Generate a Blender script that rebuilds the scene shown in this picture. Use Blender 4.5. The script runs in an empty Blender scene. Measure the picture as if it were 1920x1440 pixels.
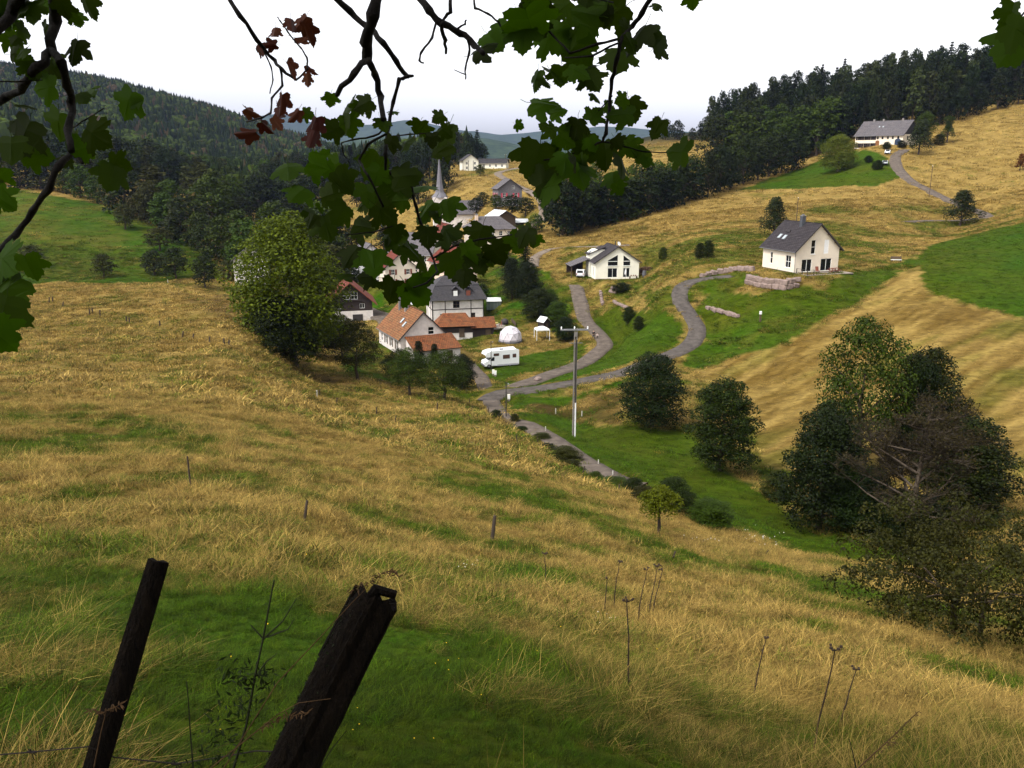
import bpy, bmesh, math, random
import numpy as np
from mathutils import Vector, Matrix, Euler

R = math.radians
SC = bpy.context.scene
COL = SC.collection

# ------------------------------------------------------------------ camera, sky, sun, exposure
F = 1600.0                                   # focal length in pixels of a 1920 wide picture
PITCH = math.atan(420 / F)
CP, SP = math.cos(PITCH), math.sin(PITCH)
cam = bpy.data.cameras.new('camera')
cam.sensor_width = 36; cam.lens = 36 * F / 1920; cam.clip_start = 0.05; cam.clip_end = 40000
co = bpy.data.objects.new('camera', cam); COL.objects.link(co)
co.location = (0, 0, 0); co.rotation_euler = (R(90) - PITCH, 0, 0)
SC.camera = co

SUN_EL, SUN_AZ = R(52), R(232)               # azimuth clockwise from +Y: sun behind the camera's left shoulder
w = bpy.data.worlds.new('World'); SC.world = w; w.use_nodes = True
nt = w.node_tree; nt.nodes.clear()
sky = nt.nodes.new('ShaderNodeTexSky'); sky.sky_type = 'NISHITA'; sky.sun_disc = False
sky.sun_elevation = SUN_EL; sky.sun_rotation = SUN_AZ; sky.dust_density = 4.0; sky.air_density = 1.0; sky.altitude = 500
hs = nt.nodes.new('ShaderNodeHueSaturation'); hs.inputs['Saturation'].default_value = 0.04
bg = nt.nodes.new('ShaderNodeBackground'); bg.inputs['Strength'].default_value = 0.15
wo = nt.nodes.new('ShaderNodeOutputWorld')
nt.links.new(sky.outputs[0], hs.inputs['Color']); nt.links.new(hs.outputs[0], bg.inputs['Color']); nt.links.new(bg.outputs[0], wo.inputs[0])

sl = bpy.data.lights.new('sun', 'SUN'); sl.energy = 1.5; sl.angle = R(10); sl.color = (1.0, 0.95, 0.86)
so = bpy.data.objects.new('sun', sl); COL.objects.link(so)
sd = Vector((math.sin(SUN_AZ) * math.cos(SUN_EL), math.cos(SUN_AZ) * math.cos(SUN_EL), math.sin(SUN_EL)))
so.rotation_euler = sd.to_track_quat('Z', 'Y').to_euler(); so.location = (-60, -40, 120)

vs = SC.view_settings
vs.view_transform = 'Standard'; vs.look = 'None'; vs.exposure = 1.25; vs.gamma = 1.0; vs.use_curve_mapping = False
SC.cycles.use_denoising = True
SC.cycles.max_bounces = 5; SC.cycles.diffuse_bounces = 2; SC.cycles.transparent_max_bounces = 6
SC.cycles.volume_bounces = 0; SC.cycles.caustics_reflective = False; SC.cycles.caustics_refractive = False

# ------------------------------------------------------------------ helpers: pixels to rays, noise
def ray(px, py):
    u = (px - 960) / F; v = (720 - py) / F
    d = np.array([u, CP + v * SP, -SP + v * CP]); return d / d[1]
def atD(px, py, D): return Vector(ray(px, py) * D)
def atz(px, py, z):
    d = ray(px, py); return Vector(d * (z / d[2]))

def vnoise(x, y, sc, seed=0):
    x = np.asarray(x, float) / sc; y = np.asarray(y, float) / sc
    xi = np.floor(x).astype(np.int64); yi = np.floor(y).astype(np.int64)
    fx = x - xi; fy = y - yi; fx = fx * fx * (3 - 2 * fx); fy = fy * fy * (3 - 2 * fy)
    def h(a, b):
        n = (a * 374761393 + b * 668265263 + seed * 982451653) & 0x7fffffff
        n = ((n ^ (n >> 13)) * 1274126177) & 0x7fffffff
        return ((n ^ (n >> 16)) & 0xffff) / 65535.0
    return (h(xi, yi) * (1 - fx) + h(xi + 1, yi) * fx) * (1 - fy) + (h(xi, yi + 1) * (1 - fx) + h(xi + 1, yi + 1) * fx) * fy
def fbm(x, y, sc, seed=0, o=3):
    a = 0; t = 0
    for k in range(o):
        a = a + vnoise(x, y, sc / 2 ** k, seed + 17 * k) * 0.5 ** k; t += 0.5 ** k
    return a / t
def sstep(a, b, t):
    t = np.clip((t - a) / (b - a), 0, 1); return t * t * (3 - 2 * t)

# ------------------------------------------------------------------ terrain height: thin plate through surveyed points
CTRL = []
def cp(*a):
    for q in a: CTRL.append(q)
cp((50,1440,4.2),(100,1200,8.5),(100,1000,18),(100,850,34),(100,720,62),(100,620,102),(100,560,140),(100,528,170),(100,548,200),
   (100,500,232),(100,440,272),(50,360,330),(20,325,400),(250,345,400),(300,532,168),(300,552,196),(280,480,250),(350,440,290))
cp((500,1440,4.6),(500,1200,9.6),(500,1000,20.5),(500,850,40),(500,720,74),(480,640,102),(462,578,128),(470,600,150),(555,692,112),(590,760,82),
   (670,714,110),(835,752,106),(770,742,108),(300,900,29),(300,720,66),(300,620,106),(740,900,42),(740,1100,17),(740,800,76),(740,1300,7.6))
cp((923,1440,5.2),(923,1200,12),(923,1015,30),(920,900,50),(920,800,82),(930,773,93),(918,758,113),(932,738,121),(895,695,139),(935,686,142),
   (1000,727,119.5),(1075,713,119),(1175,693,121),(1260,663,129),(1308,620,141),(1290,570,150),(1282,530,158),(1390,516,158),(1482,511.5,152.5),(1560,506,158),
   (1000,714,128),(1075,685,142),(1132,650,156),(1116,622,165),(1097,590,178),(1088,548,190),(1140,522,193),(1195,521,196),
   (1015,637,166),(957,640,163),(890,628,172),(840,660,158),(760,668,148),(715,650,160),(860,605,186),(690,602,190),(720,600,186))
cp((1075,792,107),(1075,817,97),(1000,775,105),(1000,818,88),(1110,878,74),(1180,912,65),(1170,872,82),(1300,905,77),(1225,800,99),(1350,882,82),(1540,992,66),(1450,962,69),
   (1600,1064,46),(1400,1000,56),(1400,975,64),(1290,955,58),(1785,1190,28),(1900,1252,24),(1880,1150,38),(1705,1032,58),(1900,1000,60))
cp((1400,1320,13),(1530,1410,9.5),(1535,1250,17),(1400,1150,25),(1235,1005,42),(1600,1150,29),(1900,1440,8.8),(1850,1330,15.5),(1200,1300,10),(1150,1150,20),(1100,1000,36))
cp((1420,850,90),(1450,800,99),(1450,700,119),(1650,600,134),(1650,700,113),(1850,800,95),(1880,700,109),(1880,600,128),(1720,520,152),(1900,440,188),(1600,900,76),(1800,900,76),
   (1450,445,206),(1650,450,206),(1250,480,200),(1100,440,255),(1050,470,235),(1100,470,222),(1800,420,236),(1700,350,272),(1500,380,258),(1300,400,258),(1400,350,312),
   (1685,290,318),(1640,279,330),(1580,320,312),(1850,300,305),(1900,200,400),(1700,245,375),(1780,222,400),(1900,137,520),(1600,188,500),(1400,250,455),(1500,300,380),
   (1320,262,480),(1200,290,430),(1100,320,400),(1350,243,560),(1050,350,370),(1240,252,540),(1250,275,720),(1900,130,700),(1500,215,700))
cp((1020,385,290),(1000,365,315),(940,325,410),(975,315,430),(980,302,470),(880,320,430),(880,350,372),(950,386,322),(950,434,280),(1005,410,282),(1020,462,243),(960,440,268),
   (800,532,238),(900,470,258),(830,450,315),(700,562,230),(600,562,230),(480,540,232),(480,500,262),(400,500,245),(420,470,272),(600,410,400),(560,350,520),
   (100,235,800),(0,160,1100),(200,172,1150),(400,222,1200),(560,272,1300),(720,302,1400),(300,325,700),(500,335,800),(780,320,455),(850,302,470),(700,332,480),
   (950,308,620),(950,318,900),(1300,300,1000),(1900,200,1000),(960,306,1600),(300,200,1600))
for u in (-1.1, 0, 1.1):
    CTRL.append((960 + u * 1000, None, 2.0, -1.12 - 0.04 * u))
_P = []; _E = []
for q in CTRL:
    if q[1] is None:
        _P.append((q[0] - 960) / F * 3 / CP); _P.append(math.log(q[2])); _E.append(q[3])
    else:
        d = ray(q[0], q[1]); _P.append(d[0] * 3); _P.append(math.log(q[2])); _E.append(d[2])
_P = np.array(_P).reshape(-1, 2); _E = np.array(_E)
def _phi(r2): return 0.5 * r2 * np.log(r2 + 1e-12)
_n = len(_P)
_K = _phi(((_P[:, None] - _P[None]) ** 2).sum(-1)) + 2e-3 * np.eye(_n)
_A = np.zeros((_n + 3, _n + 3)); _A[:_n, :_n] = _K; _A[:_n, _n] = 1; _A[:_n, _n + 1:] = _P; _A[_n, :_n] = 1; _A[_n + 1:, :_n] = _P.T
_W = np.linalg.solve(_A, np.concatenate([_E, np.zeros(3)]))
def h0(x, y):
    x = np.atleast_1d(np.asarray(x, float)); y = np.atleast_1d(np.asarray(y, float))
    yc = np.clip(y, 2.0, 1600); u = np.clip(x / yc, -0.95, 0.95) * 3; s = np.log(yc)
    out = np.empty(x.shape)
    fl = out.ravel(); uu = u.ravel(); ss = s.ravel()
    for i in range(0, fl.size, 20000):
        a = uu[i:i + 20000, None]; b = ss[i:i + 20000, None]
        r2 = (a - _P[None, :, 0]) ** 2 + (b - _P[None, :, 1]) ** 2
        fl[i:i + 20000] = _phi(r2) @ _W[:_n] + _W[_n] + a[:, 0] * _W[_n + 1] + b[:, 0] * _W[_n + 2]
    z = out * yc
    z = z + np.where(y < 2, (2 - y) * 0.38, 0)
    amp = np.clip(yc / 60, 0.05, 1.0)
    return z + (fbm(x, y, 14, 3) - 0.5) * 0.9 * amp + (fbm(x, y, 2.2, 5, 2) - 0.5) * 0.22 * np.clip(yc / 12, 0.3, 1)
ROADS = []      # (points Nx3, half width)
PADS = []       # (x, y, radius, z)
def height(x, y):
    z = h0(x, y); shp = z.shape
    x = np.broadcast_to(np.asarray(x, float), shp); y = np.broadcast_to(np.asarray(y, float), shp)
    for pts, hw in ROADS:
        m = (x > pts[:, 0].min() - 9) & (x < pts[:, 0].max() + 9) & (y > pts[:, 1].min() - 9) & (y < pts[:, 1].max() + 9)
        if not m.any(): continue
        xs = x[m]; ys = y[m]; d2 = (xs[:, None] - pts[None, :, 0]) ** 2 + (ys[:, None] - pts[None, :, 1]) ** 2
        k = d2.argmin(1); d = np.sqrt(d2[np.arange(len(k)), k]); t = sstep(hw + 1.0, hw + 4.5, d)
        zz = z[m]; z[m] = (pts[k, 2] - 0.17) * (1 - t) + zz * t
    for px_, py_, r, pz in PADS:
        d = np.hypot(x - px_, y - py_); t = sstep(r, r * 1.5 + 2, d); z = pz * (1 - t) + z * t
    return z
_D = np.exp(np.linspace(math.log(1.6), math.log(1590), 1500))
def at(px, py, hf=None):
    d = ray(px, py); zr = d[2] * _D; zt = (hf or height)(d[0] * _D, _D)
    k = np.nonzero(zr < zt)[0]
    if len(k) == 0: D = 1500.0
    else:
        i = max(k[0], 1); a = zr[i - 1] - zt[i - 1]; b = zr[i] - zt[i]; D = _D[i - 1] + (_D[i] - _D[i - 1]) * a / (a - b + 1e-9)
    return Vector(d * D)
def gz(x, y): return float(height(np.array([x]), np.array([y]))[0])

# ------------------------------------------------------------------ materials
MATS = {}
def _nt(name):
    m = bpy.data.materials.new(name); m.use_nodes = True; n = m.node_tree; n.nodes.clear()
    o = n.nodes.new('ShaderNodeOutputMaterial'); MATS[name] = m
    return m, n, o
def N(n, t, **k):
    a = n.nodes.new(t)
    for key, v in k.items():
        if key in a.inputs.keys(): a.inputs[key].default_value = v
        else: setattr(a, key, v)
    return a
def rgba(c): return (c[0], c[1], c[2], 1)
def mat(name, col, rough=0.8, var=0.25, scale=3.0, bump=0.0, spec=0.3, col2=None, metal=0.0, stretch=None, detail=4):
    """painted / weathered surface: two tones mixed by noise"""
    if name in MATS: return MATS[name]
    m, n, o = _nt(name)
    b = N(n, 'ShaderNodeBsdfPrincipled', Roughness=rough, Metallic=metal); b.inputs['Specular IOR Level'].default_value = spec
    tc = N(n, 'ShaderNodeTexCoord'); src = tc.outputs['Object']
    if stretch:
        mp = N(n, 'ShaderNodeMapping'); mp.inputs['Scale'].default_value = stretch; n.links.new(src, mp.inputs[0]); src = mp.outputs[0]
    nz = N(n, 'ShaderNodeTexNoise', Scale=scale, Detail=detail, Roughness=0.65); n.links.new(src, nz.inputs['Vector'])
    cr = N(n, 'ShaderNodeValToRGB'); c2 = col2 or tuple(c * (1 - var) for c in col)
    c1 = col if col2 else tuple(min(1, c * (1 + var * 0.6)) for c in col)
    cr.color_ramp.elements[0].position = 0.32; cr.color_ramp.elements[1].position = 0.68
    cr.color_ramp.elements[0].color = rgba(c2); cr.color_ramp.elements[1].color = rgba(c1)
    n.links.new(nz.outputs[0], cr.inputs[0]); n.links.new(cr.outputs[0], b.inputs['Base Color'])
    if bump:
        bp = N(n, 'ShaderNodeBump', Strength=bump, Distance=0.05); n.links.new(nz.outputs[0], bp.inputs['Height']); n.links.new(bp.outputs[0], b.inputs['Normal'])
    n.links.new(b.outputs[0], o.inputs[0]); return m
def tilemat(name, c1, c2, c3, tw=0.3, th=0.33, rough=0.75):
    """roof tiles: every tile its own tone, by a brick pattern in the plane of the roof (UV in metres)"""
    if name in MATS: return MATS[name]
    m, n, o = _nt(name)
    b = N(n, 'ShaderNodeBsdfPrincipled', Roughness=rough); b.inputs['Specular IOR Level'].default_value = 0.25
    uv = N(n, 'ShaderNodeUVMap'); uv.uv_map = 'uv'
    br = N(n, 'ShaderNodeTexBrick', Scale=1.0, Color1=rgba(c1), Color2=rgba(c2), Mortar=rgba(tuple(0.35 * v for v in c2)))
    br.inputs['Mortar Size'].default_value = 0.04; br.inputs['Brick Width'].default_value = tw; br.inputs['Row Height'].default_value = th; br.inputs['Bias'].default_value = -0.1
    nz = N(n, 'ShaderNodeTexNoise', Scale=0.45, Detail=6.0, Roughness=0.75)
    mx = N(n, 'ShaderNodeMix', data_type='RGBA'); cr = N(n, 'ShaderNodeValToRGB')
    cr.color_ramp.elements[0].position = 0.42; cr.color_ramp.elements[1].position = 0.62
    n.links.new(uv.outputs[0], br.inputs['Vector']); n.links.new(uv.outputs[0], nz.inputs['Vector']); n.links.new(nz.outputs[0], cr.inputs[0])
    n.links.new(cr.outputs[0], mx.inputs[0]); n.links.new(br.outputs[0], mx.inputs[6]); mx.inputs[7].default_value = rgba(c3)
    mm = N(n, 'ShaderNodeMix', data_type='RGBA', blend_type='MIX'); mm.inputs[0].default_value = 0.5
    n.links.new(br.outputs[0], mm.inputs[6]); n.links.new(mx.outputs[2], mm.inputs[7])
    n.links.new(mm.outputs[2], b.inputs['Base Color'])
    bp = N(n, 'ShaderNodeBump', Strength=0.6, Distance=0.03); n.links.new(br.outputs['Fac'], bp.inputs['Height']); bp.invert = True; n.links.new(bp.outputs[0], b.inputs['Normal'])
    n.links.new(b.outputs[0], o.inputs[0]); return m
def leafmat(name, col, col2, trans=0.25, tcol=None, rough=0.6, objvar=0.25):
    """foliage: every leaf card its own tone, whole plants differ a little, some light passes through"""
    m, n, o = _nt(name)
    g = N(n, 'ShaderNodeNewGeometry'); oi = N(n, 'ShaderNodeObjectInfo')
    nz = N(n, 'ShaderNodeTexNoise', Scale=0.55, Detail=2.0); tc = N(n, 'ShaderNodeTexCoord'); n.links.new(tc.outputs['Object'], nz.inputs['Vector'])
    ad = N(n, 'ShaderNodeMath', operation='ADD'); n.links.new(g.outputs['Random Per Island'], ad.inputs[0]); n.links.new(nz.outputs[0], ad.inputs[1])
    ml = N(n, 'ShaderNodeMath', operation='MULTIPLY'); ml.inputs[1].default_value = 0.5; n.links.new(ad.outputs[0], ml.inputs[0])
    cr = N(n, 'ShaderNodeValToRGB'); cr.color_ramp.elements[0].position = 0.2; cr.color_ramp.elements[1].position = 0.8
    cr.color_ramp.elements[0].color = rgba(col2); cr.color_ramp.elements[1].color = rgba(col); n.links.new(ml.outputs[0], cr.inputs[0])
    hv = N(n, 'ShaderNodeHueSaturation'); mr = N(n, 'ShaderNodeMapRange'); mr.inputs['To Min'].default_value = 1 - objvar; mr.inputs['To Max'].default_value = 1 + objvar
    n.links.new(oi.outputs['Random'], mr.inputs[0]); n.links.new(mr.outputs[0], hv.inputs['Value']); n.links.new(cr.outputs[0], hv.inputs['Color'])
    mr2 = N(n, 'ShaderNodeMapRange'); mr2.inputs['To Min'].default_value = 0.485; mr2.inputs['To Max'].default_value = 0.515
    n.links.new(oi.outputs['Random'], mr2.inputs[0]); n.links.new(mr2.outputs[0], hv.inputs['Hue'])
    d = N(n, 'ShaderNodeBsdfPrincipled', Roughness=rough); d.inputs['Specular IOR Level'].default_value = 0.12
    t = N(n, 'ShaderNodeBsdfTranslucent'); mx = N(n, 'ShaderNodeMixShader'); mx.inputs[0].default_value = trans
    n.links.new(hv.outputs[0], d.inputs['Base Color']); n.links.new(hv.outputs[0], t.inputs['Color'])
    n.links.new(d.outputs[0], mx.inputs[1]); n.links.new(t.outputs[0], mx.inputs[2]); n.links.new(mx.outputs[0], o.inputs[0]); return m
def grassmat(name):
    """blades: the tint comes with each tuft, every blade differs a little"""
    m, n, o = _nt(name)
    a = N(n, 'ShaderNodeAttribute', attribute_type='INSTANCER', attribute_name='tint'); g = N(n, 'ShaderNodeNewGeometry')
    hv = N(n, 'ShaderNodeHueSaturation'); mr = N(n, 'ShaderNodeMapRange'); mr.inputs['To Min'].default_value = 0.35; mr.inputs['To Max'].default_value = 1.65
    n.links.new(g.outputs['Random Per Island'], mr.inputs[0]); n.links.new(mr.outputs[0], hv.inputs['Value']); n.links.new(a.outputs['Color'], hv.inputs['Color'])
    d = N(n, 'ShaderNodeBsdfPrincipled', Roughness=0.7); d.inputs['Specular IOR Level'].default_value = 0.1
    t = N(n, 'ShaderNodeBsdfTranslucent'); mx = N(n, 'ShaderNodeMixShader'); mx.inputs[0].default_value = 0.25
    n.links.new(hv.outputs[0], d.inputs['Base Color']); n.links.new(hv.outputs[0], t.inputs['Color'])
    n.links.new(d.outputs[0], mx.inputs[1]); n.links.new(t.outputs[0], mx.inputs[2]); n.links.new(mx.outputs[0], o.inputs[0]); return m

# ------------------------------------------------------------------ mesh helpers
class MB:
    def __init__(s): s.v = []; s.f = []; s.uv = None
    def poly(s, pts):
        k = len(s.v); s.v += [tuple(p) for p in pts]; s.f.append(tuple(range(k, k + len(pts)))); return s
    def box(s, c, d, rot=None, taper=1.0):
        hx, hy, hz = d[0] / 2, d[1] / 2, d[2] / 2; k = len(s.v)
        for z, t in ((-hz, 1.0), (hz, taper)):
            for x, y in ((-hx, -hy), (hx, -hy), (hx, hy), (-hx, hy)):
                p = Vector((x * t, y * t, z))
                if rot is not None: p = rot @ p
                s.v.append((p.x + c[0], p.y + c[1], p.z + c[2]))
        s.f += [tuple(k + i for i in q) for q in ((0, 3, 2, 1), (4, 5, 6, 7), (0, 1, 5, 4), (1, 2, 6, 5), (2, 3, 7, 6), (3, 0, 4, 7))]; return s
    def tube(s, path, rad, n=6, cap=True):
        path = [Vector(p) for p in path]
        if not hasattr(rad, '__len__'): rad = [rad] * len(path)
        k0 = len(s.v); up = Vector((0, 0, 1)); pu = None
        for i, p in enumerate(path):
            t = (path[min(i + 1, len(path) - 1)] - path[max(i - 1, 0)]).normalized()
            if pu is None:
                a = t.cross(up)
                if a.length < 0.05: a = t.cross(Vector((1, 0, 0)))
            else: a = pu - t * pu.dot(t)
            a.normalize(); pu = a; b = t.cross(a)
            for j in range(n):
                w_ = 2 * math.pi * j / n; q = p + (a * math.cos(w_) + b * math.sin(w_)) * rad[i]; s.v.append(tuple(q))
        for i in range(len(path) - 1):
            for j in range(n):
                a0 = k0 + i * n + j; a1 = k0 + i * n + (j + 1) % n; s.f.append((a0, a1, a1 + n, a0 + n))
        if cap:
            s.f.append(tuple(k0 + j for j in range(n))[::-1]); e = k0 + (len(path) - 1) * n; s.f.append(tuple(e + j for j in range(n)))
        return s
    def lathe(s, prof, n=12, c=(0, 0, 0)):
        k0 = len(s.v)
        for r, z in prof:
            for j in range(n):
                a = 2 * math.pi * j / n; s.v.append((c[0] + r * math.cos(a), c[1] + r * math.sin(a), c[2] + z))
        for i in range(len(prof) - 1):
            for j in range(n):
                a0 = k0 + i * n + j; a1 = k0 + i * n + (j + 1) % n; s.f.append((a0, a1, a1 + n, a0 + n))
        return s
    def extrude(s, prof, y0, y1, plane='xz'):
        """closed profile of (a, b) swept from y0 to y1"""
        n = len(prof); k = len(s.v)
        f = (lambda a, b, y: (a, y, b)) if plane == 'xz' else (lambda a, b, y: (a, b, y))
        s.v += [f(a, b, y0) for a, b in prof] + [f(a, b, y1) for a, b in prof]
        s.f.append(tuple(k + i for i in range(n))); s.f.append(tuple(k + n + i for i in range(n))[::-1])
        for i in range(n):
            j = (i + 1) % n; s.f.append((k + i, k + j, k + n + j, k + n + i))
        return s
    def mesh(s, name):
        me = bpy.data.meshes.new(name); me.from_pydata(s.v, [], s.f); me.update(); return me
def link(name, me, m=None, parent=None, loc=None, rot=None, smooth=False):
    o = bpy.data.objects.new(name, me); COL.objects.link(o)
    if m is not None and len(me.materials) == 0: me.materials.append(m)
    if parent is not None: o.parent = parent
    if loc is not None: o.location = loc
    if rot is not None: o.rotation_euler = rot
    if smooth: me.polygons.foreach_set('use_smooth', [True] * len(me.polygons))
    return o
def build(mb, name, m, parent=None, smooth=False, bevel=0.0, loc=None, rot=None):
    o = link(name, mb.mesh(name), m, parent, loc, rot, smooth)
    if bevel:
        b = o.modifiers.new('bevel', 'BEVEL'); b.width = bevel; b.segments = 2; b.limit_method = 'ANGLE'
    return o
def tag(o, label, cat, group=None):
    o['label'] = label; o['category'] = cat
    if group: o['group'] = group
    return o
def thing(name, loc, label, cat, rz=0, group=None):
    o = bpy.data.objects.new(name, None); o.empty_display_size = 0.2; COL.objects.link(o)
    o.location = loc; o.rotation_euler = (0, 0, rz); return tag(o, label, cat, group)
def struct(o, kind='structure'): o['kind'] = kind; return o
def np_mesh(name, V, Q):
    """mesh from arrays: V (n,3), Q (m,k)"""
    me = bpy.data.meshes.new(name); n, (m_, k) = len(V), Q.shape
    me.vertices.add(n); me.vertices.foreach_set('co', np.ascontiguousarray(V, dtype=np.float32).ravel())
    me.loops.add(m_ * k); me.loops.foreach_set('vertex_index', np.ascontiguousarray(Q, dtype=np.int32).ravel())
    me.polygons.add(m_); me.polygons.foreach_set('loop_start', np.arange(0, m_ * k, k, dtype=np.int32))
    me.update(calc_edges=True); return me

# ------------------------------------------------------------------ roads: centre lines surveyed on the bare terrain
def road_line(px, step=1.2, smooth=3):
    P = [at(x, y, h0) for x, y in px]; P = [Vector((p.x, p.y, 0)) for p in P]; out = []
    for i in range(len(P) - 1):
        p0, p1, p2, p3 = P[max(i - 1, 0)], P[i], P[i + 1], P[min(i + 2, len(P) - 1)]
        n = max(2, int((p2 - p1).length / step))
        for k in range(n):
            t = k / n
            out.append(0.5 * ((2 * p1) + (p2 - p0) * t + (2 * p0 - 5 * p1 + 4 * p2 - p3) * t * t + (3 * p1 - p0 - 3 * p2 + p3) * t ** 3))
    out.append(P[-1]); a = np.array([(p.x, p.y) for p in out])
    z = h0(a[:, 0], a[:, 1])
    for _ in range(smooth * 6): z[1:-1] = 0.25 * z[:-2] + 0.5 * z[1:-1] + 0.25 * z[2:]
    return np.column_stack([a, z])
RD = {
 'lane': ([(1200,912),(1165,898),(1110,872),(1050,834),(990,800),(940,775),(922,752),(905,715),(890,692),(868,676),(840,668)], 1.15),
 'house_path': ([(915,748),(940,738),(985,719),(1060,691),(1118,662),(1133,643),(1118,620),(1097,598),(1090,575),(1086,553),(1083,542),(1080,534)], 1.5),
 'driveway': ([(912,752),(940,741),(1000,729),(1075,714),(1175,693),(1250,667),(1293,645),(1306,618),(1294,590),(1277,562),(1280,537),(1310,521),(1390,515),(1420,512)], 1.45),
 'farm_road': ([(1695,280),(1680,292),(1682,312),(1706,338),(1745,358),(1790,380),(1835,396),(1850,405),(1820,412),(1760,413),(1700,416)], 1.8),
 'far_road': ([(958,440),(985,428),(1010,412),(1022,395),(1013,371),(985,355),(955,340),(934,325),(955,318),(990,312)], 1.9),
 'village_street': ([(600,545),(660,568),(700,586),(745,612),(775,640)], 2.6),
 'garden_track': ([(1000,500),(1005,482),(1030,467),(1065,462),(1110,461),(1180,459)], 1.3)}
RL = {k: (road_line(p), hw) for k, (p, hw) in RD.items()}
ROADS = [RL[k] for k in RL]

# ------------------------------------------------------------------ buildings: where they stand (front corner or centre, ground height)
def pad(v, r, z=None):
    PADS.append((v[0], v[1], r, v[2] if z is None else z)); return v
def rotz(v, a): return Vector((v[0] * math.cos(a) - v[1] * math.sin(a), v[0] * math.sin(a) + v[1] * math.cos(a), 0))
def corner_place(px, py, z, W, L, yaw, r=None, drop=0.0):
    """centre of a house whose front left corner stands at that pixel on ground height z"""
    A = atz(px, py, z); c = A + rotz((W / 2, L / 2), yaw); c.z = z
    pad((c.x, c.y, z - drop), r or max(W, L) * 0.62); return c
SITE = {}
SITE['h1'] = corner_place(1490, 512.0, -19.6, 9.4, 9.6, R(20), 8.0, 0.05)
SITE['h2'] = corner_place(1117, 524, -26.8, 10.2, 9.0, R(9), 6.6, 0.0)
SITE['ha'] = corner_place(752, 668, -33.2, 8.6, 12.5, R(26), 7.5)
SITE['hb'] = corner_place(811, 606, -35.2, 11.7, 9.0, R(14), 7.0)
SITE['farm'] = corner_place(1691, 279.5, 4.1, 12.0, 20.0, R(38), 12.0)
SITE['chalet'] = corner_place(618, 604, -35.8, 9.8, 11.0, R(14), 8.0)
def centre_place(px, py, D, r):
    v = atD(px, py, D); pad(v, r); return v

# ------------------------------------------------------------------ ground cover regions, in metres on the terrain
def region(pts): return np.array([[p.x, p.y] for p in (at(x, y) for x, y in pts)])
REG = {
 'pole_field': region([(955,778),(1000,772),(1060,778),(1150,800),(1290,810),(1400,905),(1480,965),(1640,1030),(1700,1060),(1620,1060),(1590,1050),(1400,1000),(1300,965),(1200,912),(1100,868),(1000,812)]),
 'lawn_mid': region([(1112,592),(1165,572),(1230,585),(1275,600),(1285,615),(1262,652),(1170,684),(1075,708),(970,728),(1000,716),(1080,690),(1135,652),(1112,605)]),
 'lawn_camper': region([(908,690),(960,672),(1010,660),(1070,650),(1105,648),(1095,668),(1060,684),(940,718),(918,712)]),
 'lawn_up': region([(1200,545),(1260,540),(1310,512),(1390,505),(1420,520),(1330,560),(1300,545),(1290,575),(1230,590)]),
 'slope_h1': region([(1300,570),(1345,545),(1430,552),(1540,540),(1640,505),(1715,482),(1722,490),(1600,575),(1480,640),(1370,672),(1290,690),(1275,678),(1315,640),(1318,605)]),
 'verge_low': region([(950,752),(1000,745),(1100,735),(1165,715),(1165,728),(1080,752),(1000,760),(955,770)]),
 'right_field': region([(1712,500),(1735,462),(1800,445),(1990,408),(1990,625),(1900,592),(1800,568),(1735,545)]),
 'farm_lawn': region([(1385,356),(1480,322),(1555,290),(1600,283),(1655,290),(1672,305),(1690,332),(1640,350),(1500,354)]),
 'left_meadow': region([(-80,345),(60,360),(200,385),(330,440),(400,485),(420,520),(300,528),(-80,522)]),
 'gardens': region([(610,600),(700,600),(900,640),(1010,600),(1060,640),(1080,560),(1010,500),(940,470),(700,520),(600,540)]),
 'valley': region([(430,560),(640,640),(640,700),(900,760),(880,690),(700,640),(620,560),(480,520)]),
}
MOWN = region([(1290,694),(1370,676),(1480,644),(1600,580),(1722,495),(1735,548),(1800,572),(1900,596),(2000,630),(2000,850),(1700,900),(1430,880),(1405,800),(1380,720)])
BANK = region([(985,760),(1080,750),(1150,730),(1170,742),(1160,795),(1060,780),(1000,772)])
BARE = [region([(340,560),(400,548),(470,566),(470,600),(400,590)]), region([(560,690),(640,706),(690,740),(640,735)]), region([(1140,500),(1200,485),(1225,505),(1200,520)]),
        region([(1210,600),(1275,570),(1280,600),(1250,640)]), region([(232,655),(262,652),(300,668),(262,664)])]
def inside(P, x, y):
    c = np.zeros(x.shape, bool); n = len(P)
    for i in range(n):
        x1, y1 = P[i]; x2, y2 = P[(i + 1) % n]
        if y1 == y2: continue
        k = ((y1 > y) != (y2 > y)) & (x < (x2 - x1) * (y - y1) / (y2 - y1) + x1); c ^= k
    return c
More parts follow.
